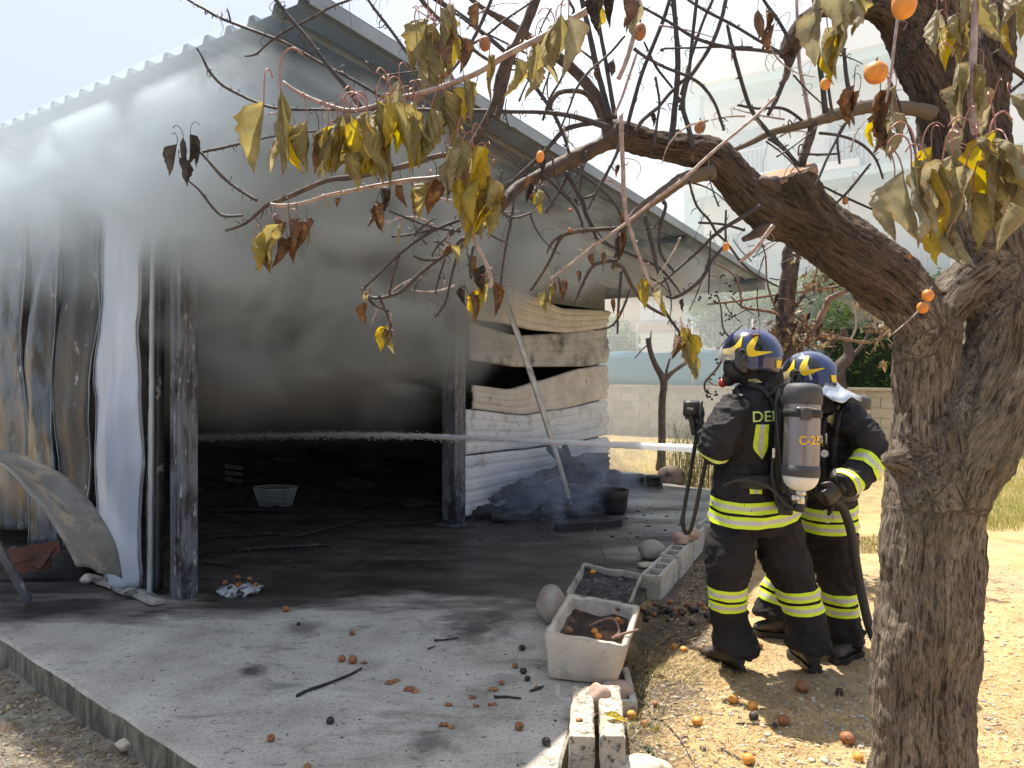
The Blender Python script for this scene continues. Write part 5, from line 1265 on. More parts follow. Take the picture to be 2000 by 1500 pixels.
# narrow yellow edge at the bent elbow
tape(bj1, P(1395, 872, 3.95), Vector((.2, -.3, 1)), -.05, .020, p1, 40, .004)
def patch(bv, poly_l, poly_r, mats, name, parent, lift=.006, n=12, cols=3):
    """vertical patch: columns between two pixel edges, three colour zones"""
    A, _ = crom([Vector((x, y, 0)) for x, y in poly_l], [0]*len(poly_l), 6); B, _ = crom([Vector((x, y, 0)) for x, y in poly_r], [0]*len(poly_r), 6)
    us = [0, .16, .33, .5, .67, .84, 1]; V = []; Fc = []; fm = []; m = len(us); last = 4.0
    for i in range(len(A)):
        for u in us:
            q = A[i].lerp(B[i], u); h, nn, _, _ = cam_ray(bv, q.x, q.y)
            if h is None: h = P(q.x, q.y, last)
            last = h.y; V.append(h+Vector((0, -lift, 0)))
    for i in range(len(A)-1):
        for j in range(m-1): Fc.append((i*m+j, i*m+j+1, (i+1)*m+j+1, (i+1)*m+j)); fm.append([0, 0, 1, 1, 2, 2][j])
    return mk(name, (V, Fc), mats, parent, fm=fm)
patch(bj1, [(1476, 829), (1473, 850), (1471, 875), (1487, 896)], [(1502, 829), (1500, 850), (1498, 876), (1488, 897)], [M_yel, M_sil, M_yel], 'back_stripe', p1)
patch(bj1, [(1463, 948), (1463, 964)], [(1487, 948), (1487, 964)], [M_yel, M_sil, M_yel], 'hem_tab', p1, .012)
text_on(bj1, 'DEL', 1468, 824, 21, M_txt, p1, 'lettering', math.radians(-2), .006, sx=1.06)
patch(bj1, [(1456, 742), (1470, 739), (1480, 741)], [(1462, 749), (1475, 748), (1488, 747)], [M_patch, M_patch, M_patch], 'collar_lettering', p1, .008)
# air set on the back
tank1 = empty('air_tank', P(1562, 962, 3.80), 'air tank marked C-25 on the back of the nearer firefighter', 'air tank')
tank1.location = wloc(tank1)
def tank(e, top, bot, r, full=True):
    ax = (top-bot); Lg = ax.length; ax.normalize(); a = ax.orthogonal().normalized(); b = ax.cross(a)
    def cyl(prof, m=36): return rings([[bot+ax*(t*Lg)+(a*math.cos(2*math.pi*k/m)+b*math.sin(2*math.pi*k/m))*(q*r) for k in range(m)] for t, q in prof])
    mk('cylinder', cyl([(.10, .93), (.12, .95), (.2, .955), (.82, .955), (.86, .95)]), M_tank, e)
    mk('top_cover', cyl([(.80, .99), (.805, 1.02), (.90, 1.02), (.955, .98), (.985, .88), (1.0, .70), (1.008, .4), (1.01, .1)]), M_tcap, e)
    mk('lower_sleeve', cyl([(.10, .975), (.102, .99), (.205, .99), (.207, .965)]), M_tcap, e)
    mk('white_base', cyl([(-.04, .30), (-.025, .52), (.0, .72), (.04, .86), (.08, .93), (.101, .95)]), M_wht, e)
    mk('neck', cyl([(-.085, .26), (-.08, .3), (-.04, .3), (-.035, .26)]), M_brass, e)
    mk('valve', join(cyl([(-.17, .22), (-.165, .26), (-.10, .24), (-.09, .22)]), tube([bot-ax*.055*1, bot-ax*.055+Vector((-.05, -.02, 0))], [.018, .014], 10, 1)), M_brass, e)
    mk('hand_wheel', cyl([(-.245, .2), (-.24, .3), (-.18, .32), (-.172, .24)], 12), M_rub, e)
    mk('tank_strap', cyl([(.672, .99), (.674, 1.03), (.745, 1.03), (.747, .99)]), M_strap, e)
    bk = bot+ax*(.71*Lg)+Vector((-.02, -r*1.04, 0)); mk('buckle', bx(bk, .055, .016, .052, Vector((1, 0, 0)), Vector((0, 1, 0)), ax), M_tcap, e, smooth=False, bevel=.004)
    mk('strap_wire', tube([bk+Vector((-.05, -.004, .034)), bk+Vector((0, -.012, .038)), bk+Vector((.05, -.004, .028))], .003, 6, 3), M_brass, e)
    return cyl
top = P(1569, 750, 3.83); bot = P(1563, 950, 3.80); cyl = tank(tank1, top, bot, .094)
bt_ = bvh(join(cyl([(.10, .955), (.8, .955)], 64)))
text_on(bt_, 'C-25', 1560, 868, 17, M_txo, tank1, 'lettering', 0, .003, sx=.92, bold=.02)
# hide the text overflow at the cylinder edge: nothing to hide, it follows the curve
bp = mk('back_plate', rings([ell(P(1545, y, 3.97), w, .03, Y1, 16, p=3) for y, w in ((990, .10), (975, .12), (900, .13), (830, .12), (795, .10))]), M_strap, tank1)
mk('waist_pad', rings([ell(P(1488, y, 4.10), a, b, Y1, 36) for y, a, b in ((945, .243, .178), (942, .250, .185), (922, .250, .185), (919, .243, .178))]), M_strap, tank1)
for pts, w in (([(1530, 815), (1526, 790), (1515, 768), (1500, 757), (1490, 750)], .045), ([(1455, 756), (1470, 752), (1490, 762), (1510, 790), (1528, 830), (1536, 870)], .030), ([(1445, 775), (1440, 762), (1450, 752)], .03)):
    surf_ribbon(bj1, pts, w, 'shoulder_strap', M_strap, tank1, .010)
for pts, r in (([(1521, 760, 3.95), (1516, 790, 3.88), (1520, 850, 3.86), (1528, 930, 3.86), (1540, 965, 3.82), (1553, 968, 3.80)], .009), ([(1506, 770, 3.98), (1524, 752, 3.98), (1545, 756, 3.99), (1560, 772, 4.0)], .008), ([(1410, 948, 3.9), (1450, 937, 3.86), (1500, 950, 3.84), (1535, 985, 3.80), (1548, 990, 3.8)], .010), ([(1512, 880, 3.9), (1508, 930, 3.88), (1520, 985, 3.86), (1540, 1000, 3.82)], .010)):
    mk('hose', tube([P(a, b, d) for a, b, d in pts], r, 8, 5), M_rub, tank1)
mk('side_pouch', bx(P(1534, 985, 3.86), .07, .05, .11), M_strap, tank1, smooth=False, bevel=.012)
mk('tag', bx(P(1511, 885, 3.86), .014, .006, .05), M_wht, tank1, smooth=False, bevel=.002)
# thermal camera with neck strap and the branch pipe
tc = empty('thermal_camera', P(1352, 838, 4.15), 'black thermal imaging camera held up in the gloved hand of the nearer firefighter', 'camera')
fx = Vector((-.97, .22, .05)).normalized(); cfr = frame(P(1356, 797, 4.13), fx, Vector((-.12, -.05, 1)))
def rbx(sx_, sy_, ln, x0, p=4, k=14, taper=1.0): return [[cfr @ Vector((x, math.copysign(abs(math.sin(2*math.pi*i/k))**(2/p), math.sin(2*math.pi*i/k))*sy_*s, math.copysign(abs(math.cos(2*math.pi*i/k))**(2/p), math.cos(2*math.pi*i/k))*sx_*s)) for i in range(k)] for x, s in ((x0, .9), (x0+.008, 1), (x0+ln*.6, taper), (x0+ln, taper*.95))]
mk('housing', rings(rbx(.043, .040, .085, -.025)), M_rub, tc); mk('lens_hood', rings(rbx(.050, .046, .02, -.045)), M_tcap, tc)
mk('grip', tube([cfr @ Vector((.02, 0, -.03)), cfr @ Vector((.005, 0, -.08)), cfr @ Vector((-.01, 0, -.15))], [.022, .019, .018], 12, 3), M_rub, tc)
mk('trigger', tube([cfr @ Vector((.05, 0, -.04)), cfr @ Vector((.035, 0, -.065))], .008, 8, 1), M_tcap, tc)
mk('teal_button', bx(cfr @ Vector((-.05, -.02, -.01)), .006, .012, .03), pm('teal_plastic', (.02, .35, .35), (.03, .4, .4), 3, .4, 10, 0), tc, smooth=False)
gtc = bvh(rings(rbx(.043, .040, .085, -.025)))
text_on(gtc, 'FLIR', 1342, 799, 4.2, M_wht, tc, 'lettering', math.radians(8), .003, sx=1.1)
stp = [[(1362, 845, 4.1), (1356, 880, 4.08), (1342, 960, 4.05), (1334, 1010, 4.04), (1336, 1036, 4.04), (1347, 1038, 4.03), (1358, 1000, 4.02), (1370, 940, 4.02), (1380, 895, 4.03)], [(1361, 850, 4.11), (1352, 900, 4.1), (1338, 985, 4.08), (1332, 1020, 4.07), (1338, 1030, 4.06)]]
for pts in stp:
    q = [P(*a) for a in pts]; q, _ = crom(q, [0]*len(q), 6); rs = []
    for i, c in enumerate(q):
        t = (q[min(i+1, len(q)-1)]-q[max(i-1, 0)]).normalized(); s = t.cross(Vector((.25, -1, .1))).normalized(); n = t.cross(s)
        rs.append([c-s*.011-n*.002, c+s*.011-n*.002, c+s*.011+n*.002, c-s*.011+n*.002])
    mk('neck_strap', rings(rs), M_strap, tc)
nz = empty('nozzle', P(1400, 880, 4.50), 'black hose nozzle held behind the sleeve of the nearer firefighter', 'nozzle')
na, nb_ = P(1450, 884, 4.52), P(1384, 877, 4.46); nd = (nb_-na).normalized()
mk('barrel', tube([na, na.lerp(nb_, .3), na.lerp(nb_, .7), nb_], [.022, .028, .026, .032], 14, 2), M_rub, nz); mk('tip_ring', tube([nb_, nb_+nd*.02], [.033, .030], 14, 1), M_brass, nz)
# ---- second firefighter
Y2 = math.radians(66)
Mh2 = head_frame(P(1577, 738, 4.42), Vector((-.86, .5, 0)), math.radians(16), math.radians(6))
p2, j2, t2, bj2, bt2, gj2, _ = person('firefighter behind, left elbow out and gloved hand gripping the hose at the hip', G(1650, 1290, GZ),
    [(1614, 1036, 4.5, .25, .172, Y2), (1614, 1000, 4.5, .245, .170, Y2), (1617, 950, 4.5, .225, .150, Y2), (1622, 900, 4.5, .23, .150, Y2), (1626, 855, 4.5, .24, .150, Y2), (1628, 818, 4.5, .225, .140, Y2), (1624, 794, 4.5, .17, .12, Y2), (1614, 778, 4.48, .11, .10, Y2), (1602, 765, 4.46, .095, .092, Y2)],
    [dict(j=[(1652, 818, 4.32, 38), (1686, 850, 4.24, 36), (1703, 888, 4.20, 31), (1684, 918, 4.14, 29), (1655, 940, 4.08, 25), (1640, 952, 4.05, 22)]), dict(j=[(1606, 822, 4.7, 34), (1585, 860, 4.8, 32), (1560, 890, 4.82, 28), (1520, 895, 4.75, 22), (1500, 893, 4.7, 20)])],
    [[(1626, 1042, 4.42, 47), (1634, 1100, 4.40, 40), (1638, 1150, 4.38, 33), (1642, 1195, 4.38, 32), (1648, 1230, 4.38, 34), (1652, 1256, 4.38, 37)], [(1604, 1042, 4.6, 46), (1560, 1092, 4.68, 40), (1528, 1140, 4.72, 34), (1513, 1180, 4.72, 32), (1506, 1208, 4.7, 34)]],
    Mh2, None, [(P(1652, 1250, 4.38), G(1678, 1278, GZ)+Vector((0, 0, 0)), G(1628, 1296, GZ)), (P(1508, 1200, 4.7), G(1540, 1246, GZ), G(1470, 1238, GZ))], 2)
hood(Mh2, 0, 0, p2)
helm2, pt2 = helmet(Mh2, p2)
mk('pale_band', placed(rings([[pt2(t, v, .0045) for v in np.linspace(.12, .86, 14)] for t in (1.72, 1.80)], closed=False, cap=False), Mh2), M_sil, helm2)
# aluminised neck cape
cp = []
for s_, z, k in ((1.0, 0, 0), (1.06, -.035, .012), (1.14, -.075, .035), (1.26, -.115, .06)):
    cp.append([Mh2 @ (Vector((-.135*s_*math.cos(t)-.02-k, .125*s_*math.sin(t), -.078+z+.012*math.sin(t*9+z*40))) ) for t in np.linspace(-1.35, 1.35, 30)])
o = mk('neck_cape', rings(cp, closed=False, cap=False), M_silver, p2); sm_ = o.modifiers.new('s', 'SOLIDIFY'); sm_.thickness = .004
c = P(1614, 1018, 4.5); up2 = (UP+Vector((-.02, -.06, 0))).normalized()
tape(bj2, c, up2, -.020, .064, p2, 64, .007); tape(bj2, c, up2, .058, .062, p2, 64, .007)
leg_tapes(bt2, 1639, 1174, 4.38, Vector((-.02, -.03, 1)), p2); leg_tapes(bt2, 1517, 1152, 4.72, Vector((.25, 0, 1)), p2)
ax = (P(1640, 952, 4.05)-P(1703, 888, 4.20)).normalized()
tape(bj2, P(1690, 905, 4.16), ax, -.018, .085, p2, 40, .006); tape(bj2, P(1655, 938, 4.08), ax, -.012, .055, p2, 40, .006)
mk('glove_cuff', tube([P(1668, 930, 4.10), P(1648, 946, 4.06), P(1636, 955, 4.045)], [.058, .052, .042], 14, 3), M_rub, p2)
glove(P(1640, 952, 4.05), P(1612, 975, 4.02)-P(1640, 952, 4.05), Vector((-.4, -.2, .9)), p2, 1.45, 1.12, M_rub)
glove(P(1505, 893, 4.7), Vector((-1, 0, 0)), Vector((0, -.3, 1)), p2, 1.4, 1.0, M_rub)
patch(bj2, [(1622, 800), (1624, 815), (1622, 832)], [(1640, 790), (1637, 808), (1632, 826)], [M_patch, M_patch, M_patch], 'shoulder_patch', p2, .008)
tank2 = empty('air_tank', P(1672, 960, 4.62), 'air tank half hidden behind the shoulder of the rear firefighter', 'air tank')
tank(tank2, P(1674, 772, 4.62), P(1664, 905, 4.62), .082)
def disc(c, n, r, th, m=24):
    n = n.normalized(); a = n.orthogonal().normalized(); b = n.cross(a); return rings([[c+n*z+(a*math.cos(2*math.pi*k/m)+b*math.sin(2*math.pi*k/m))*q for k in range(m)] for z, q in ((0, r), (th, r), (th, r*.86))])
gn = Vector((-.1, -1, .05))
ha = mk('harness', rings([ell(P(1619, y, 4.5), a, b, Y2, 30, p=2.3) for y, a, b in ((968, .240, .163), (962, .246, .170), (938, .246, .170), (932, .240, .163))]), M_strap, tank2)
for pts, w in (([(1632, 790), (1618, 805), (1608, 830), (1604, 870), (1606, 920), (1608, 945)], .05), ([(1650, 795), (1640, 812), (1632, 850), (1628, 900), (1632, 940)], .04)):
    surf_ribbon(bj2, pts, w, 'shoulder_strap', M_strap, tank2, .012)
gau = mk('pressure_gauge', disc(P(1610, 886, 4.25), gn, .026, .018), M_rub, tank2); mk('dial', disc(P(1610, 886, 4.23), gn, .021, .002), M_wht, gau)
mk('needle', tube([P(1606, 884, 4.222), P(1615, 887, 4.222)], .0012, 4, 1), M_rub, gau)
mk('badge', disc(P(1623, 819, 4.29), gn, .024, .008), M_patch, tank2)
for a, b in (((1604, 850, 4.25), (1606, 872, 4.25)), ((1614, 846, 4.25), (1613, 868, 4.25))): mk('clip', tube([P(*a), P(*b)], .007, 8, 1), M_brass, tank2)
mk('hose', tube([P(1602, 800, 4.3), P(1592, 850, 4.28), P(1596, 900, 4.26), P(1608, 886, 4.26)], .009, 8, 5), M_rub, tank2)
mk('karabiner', tube([P(1617+12*math.cos(t), 1008+13*math.sin(t)*1.0, 4.2) for t in np.linspace(0, 6.28, 16)], .0025, 6, 1), M_brass, tank2)
mk('lanyard', tube([P(1627, 985, 4.16), P(1622, 998, 4.19), P(1617, 1006, 4.2)], [.012, .013, .008], 8, 2), M_rub, tank2)
hs_ = empty('fire_hose', P(1620, 975, 4.2), 'black fire hose hanging from the rear firefighter\'s hand down behind the leg to the ground', 'hose')
mk('hose_line', tube([P(1500, 890, 4.62), P(1560, 930, 4.30), P(1605, 966, 4.08), P(1640, 985, 4.10), P(1660, 1030, 4.14), P(1672, 1100, 4.16), P(1685, 1170, 4.14), P(1704, 1240, 4.10), P(1740, 1290, 4.02), G(1790, 1310, -.06)+Vector((0, 0, .03)), G(1830, 1180, -.06)+Vector((0, 0, .03)), G(1850, 1040, -.06)+Vector((0, 0, .03)), G(1860, 965, -.06)+Vector((0, 0, .03))], [.02, .022, .024, .025, .025, .025, .025, .025, .025, .025, .025, .025, .025], 12, 6), M_strap, hs_)
# ------------------------------------------------------------------ water jet
def water():
    m, t, N, L, B = nodes('water_spray'); B.inputs['Base Color'].default_value = (.93, .94, .95, 1); B.inputs['Roughness'].default_value = .25; B.inputs['Alpha'].default_value = .82
    tr = N.new('ShaderNodeBsdfTranslucent'); tr.inputs[0].default_value = (.9, .92, .97, 1); ms = N.new('ShaderNodeMixShader'); ms.inputs[0].default_value = .45
    L.new(B.outputs[0], ms.inputs[1]); L.new(tr.outputs[0], ms.inputs[2]); L.new(ms.outputs[0], N['Material Output'].inputs['Surface'])
    A = P(1381, 877, 4.45); Bm = P(1100, 864, 5.6); Cm = P(880, 853, 6.55); D = P(650, 848, 7.5); E = P(370, 853, 8.9)
    q, _ = crom([A, Bm, Cm, D, E], [0]*5, 44); n = len(q); V = []; rs = []
    for i in range(n):
        u = i/(n-1); r = .016*(1-u)**.4+.0105; r *= 1-.25*min(1, u*3); r *= (1+.9*u*mn.noise(Vector((i*.37, 1, 1)))+.35*u*mn.noise(Vector((i*1.1, 5, 1))))
        if u > .84: r *= max(.05, 1-(u-.84)*5)
        c = q[i]+Vector((0, 0, .02*u*mn.noise(Vector((i*.25, 9, 1))))); t_ = (q[min(i+1, n-1)]-q[max(i-1, 0)]).normalized(); s = t_.cross(UP).normalized(); z = s.cross(t_)
        rs.append([c+(s*math.cos(2*math.pi*k/10)+z*math.sin(2*math.pi*k/10))*r*(1+.5*u*random.uniform(-1, 1)) for k in range(10)])
    e = empty('water_jet', A, 'white water jet shooting from the nozzle into the burning shed', 'water')
    mk('stream', rings(rs), m, e)
    gs = []
    for k in range(9000):
        u = random.random()**.75; i = min(n-1, int(u*(n-1))); c = q[i].lerp(q[min(i+1, n-1)], random.random()); sp = .004+.042*u
        p = c+Vector((random.gauss(0, sp*.6), random.gauss(0, sp*.6), random.gauss(-sp*.25, sp*.55))); s = random.uniform(.0007, .0022)*(1+u*.8)
        t_ = (q[min(i+1, n-1)]-q[max(i-1, 0)]).normalized(); l = s*random.uniform(2, 9)
        gs.append(([p+t_*l, p-t_*l, p+UP*s, p-UP*s, p+Vector((t_.y, -t_.x, 0))*s, p-Vector((t_.y, -t_.x, 0))*s], [(0, 2, 4), (0, 4, 3), (0, 3, 5), (0, 5, 2), (1, 4, 2), (1, 3, 4), (1, 5, 3), (1, 2, 5)]))
    stuff(mk('spray', join(*gs), m, e))
water()
# ------------------------------------------------------------------ the apricot tree in the foreground
TB = G(1808, 1823, -.15); TB = Vector((P(1808, 720, 2.5).x, 2.5, -.12))
tree = empty('apricot_tree', TB, 'old apricot tree with a heat-wilted crown arching over the yard, trunk in the right foreground', 'tree')
SK = []   # trunk skeleton: list of (points, radii) in world space
def sk(pts):
    p = [P(a[0], a[1], a[3] if len(a) > 3 else 2.5) for a in pts]; r = [a[2]/2/F*(a[3] if len(a) > 3 else 2.5) for a in pts]
    q, rr = crom(p, r, 6); SK.append((q, rr)); return tube(p, r, 20, 6, .03)
gs = [sk([(1800, 1870, 250), (1803, 1700, 205), (1803, 1500, 190), (1801, 1400, 186), (1803, 1300, 190), (1811, 1200, 186), (1817, 1100, 188), (1827, 1000, 186), (1840, 930, 192), (1872, 865, 200), (1918, 795, 185), (1968, 700, 180), (1984, 600, 176), (1980, 520, 165), (1960, 440, 150)]),
      sk([(1830, 980, 150), (1800, 900, 125), (1797, 800, 98), (1806, 720, 112), (1808, 650, 124), (1797, 600, 116)]),
      sk([(1800, 630, 110), (1770, 580, 125), (1715, 535, 128), (1650, 490, 128), (1600, 448, 124), (1562, 404, 116), (1542, 368, 110), (1537, 352, 108)]),
      sk([(1590, 452, 60), (1530, 424, 92), (1482, 396, 86), (1440, 354, 80), (1395, 312, 70), (1350, 295, 62), (1300, 287, 60), (1245, 275, 60), (1195, 262, 62)]),
            sk([(1800, 680, 90), (1830, 620, 85), (1870, 570, 95), (1925, 530, 110)]),
      sk([(1980, 570, 160), (1945, 450, 150), (1905, 350, 150, 2.55), (1880, 250, 160, 2.6), (1850, 150, 150, 2.62), (1810, 60, 150, 2.65), (1790, -60, 150, 2.65), (1780, -200, 120, 2.7)]),
      sk([(1900, 300, 110, 2.6), (1925, 150, 90, 2.7), (1940, 20, 80, 2.75), (1950, -100, 70, 2.8)]),
      sk([(1760, 70, 60, 2.65), (1720, 25, 55, 2.62), (1670, 18, 34, 2.6), (1610, 18, 30, 2.55), (1570, 40, 30, 2.5), (1545, 80, 32, 2.5), (1535, 110, 28, 2.5)]),
      sk([(1200, 270, 46), (1160, 292, 38), (1110, 318, 32), (1060, 340, 28, 2.45), (1010, 368, 24, 2.4), (985, 398, 20, 2.35), (960, 432, 16, 2.3)]),
      sk([(1190, 262, 34), (1180, 225, 26), (1160, 185, 22), (1120, 135, 20, 2.5), (1070, 98, 18, 2.5), (1000, 50, 15, 2.5), (940, 14, 13, 2.5), (900, -20, 12, 2.5)]),
      sk([(1720, 890, 30, 2.46), (1745, 900, 60, 2.46), (1770, 905, 70, 2.48)])]
vox = .0092
g = remesh(join(*gs), vox, 2)
from mathutils.kdtree import KDTree
nS = sum(len(s[0]) for s in SK); kd_ = KDTree(nS); info = []; k = 0
for (q, rr) in SK:
    s = random.uniform(0, 5)
    for i, p in enumerate(q):
        t = (q[min(i+1, len(q)-1)]-q[max(i-1, 0)]).normalized(); kd_.insert(p, k); info.append((p, t, s, rr[i])); k += 1
        if i+1 < len(q): s += (q[i+1]-p).length
kd_.balance(); V = []; BK = []
for v, n in zip(g[0], g[2]):
    near = kd_.find_n(v, 3); wsum = 0; acc = Vector((0, 0, 0)); 
    co_, ix, di = near[0]; p, t, s, r = info[ix]
    u = t.cross(Vector((0, 1, 0))).normalized(); w = t.cross(u); d = v-p; along = s+d.dot(t)
    c = Vector((d.dot(u), d.dot(w), along*.22))
    BK.append(c)
    th = min(1, r/.05)
    q = c*34; ridge = .5-abs(mn.noise(q)); ridge2 = .5-abs(mn.noise(q*2.6+Vector((3, 1, 7))))
    lump = mn.noise(Vector((v.x*7, v.y*7, v.z*5)))
    V.append(v+n*(th*(.009*ridge+.006*ridge2+.022*lump+.004*mn.noise(v*60))-.006*th))
trunk = mk('trunk', (V, g[1]), [M_bark, M_burnbark, M_barkl], tree)
at = trunk.data.attributes.new('bk', 'FLOAT_VECTOR', 'POINT'); at.data.foreach_set('vector', [x for c in BK for x in c])
# the limb beyond the stump is scorched darker
idx = []
for p_ in trunk.data.polygons:
    c = trunk.data.vertices[p_.vertices[0]].co+wloc(trunk); px = HX+F*c.x/c.y
    py = HY-F*(c.z-CAMH)/c.y; nn_ = 45*mn.noise(c*6)
    idx.append(1 if px < 1215+25*mn.noise(c*9) else (2 if (py+nn_ < 590 and px+nn_ < 1790) or py+nn_ < 330 else 0))
trunk.data.polygons.foreach_set('material_index', idx)
# sawn face of the stub limb
def sawn():
    c = P(1538, 350, 2.5); n = Vector((-.30, -.34, .88)).normalized(); a = Vector((1, .1, .42)); a = (a-n*a.dot(n)).normalized(); b = n.cross(a); m = 34
    rs = []
    for s, z in ((1, -.02), (1.0, .004), (.96, .010), (.6, .012), (.3, .011), (.05, .012)):
        rs.append([c+(a*math.cos(2*math.pi*k/m)*.102+b*math.sin(2*math.pi*k/m)*.085)*s*(1+.10*mn.noise(Vector((math.cos(2*math.pi*k/m)*2, math.sin(2*math.pi*k/m)*2, 3))))+n*(z+.012+.006*mn.noise(Vector((k*.5, s*5, 0)))) for k in range(m)])
    return rings(rs)
mk('sawn_face', sawn(), M_cut, tree)
mk('torn_stub', join(tube([P(1530, 372, 2.47), P(1505, 360, 2.45), P(1482, 352, 2.44)], [.05, .03, .012], 8, 3, .3), tube([P(1500, 395, 2.46), P(1482, 378, 2.44), P(1470, 380, 2.43)], [.03, .015, .006], 7, 3, .3)), M_burnbark, tree)
def br(pts, d=2.4, mat=M_twig, spur=13, sides=7, dd=0.0): return traced('', pts, d, mat, tree, 'branch', sides, dd, 5, spur)
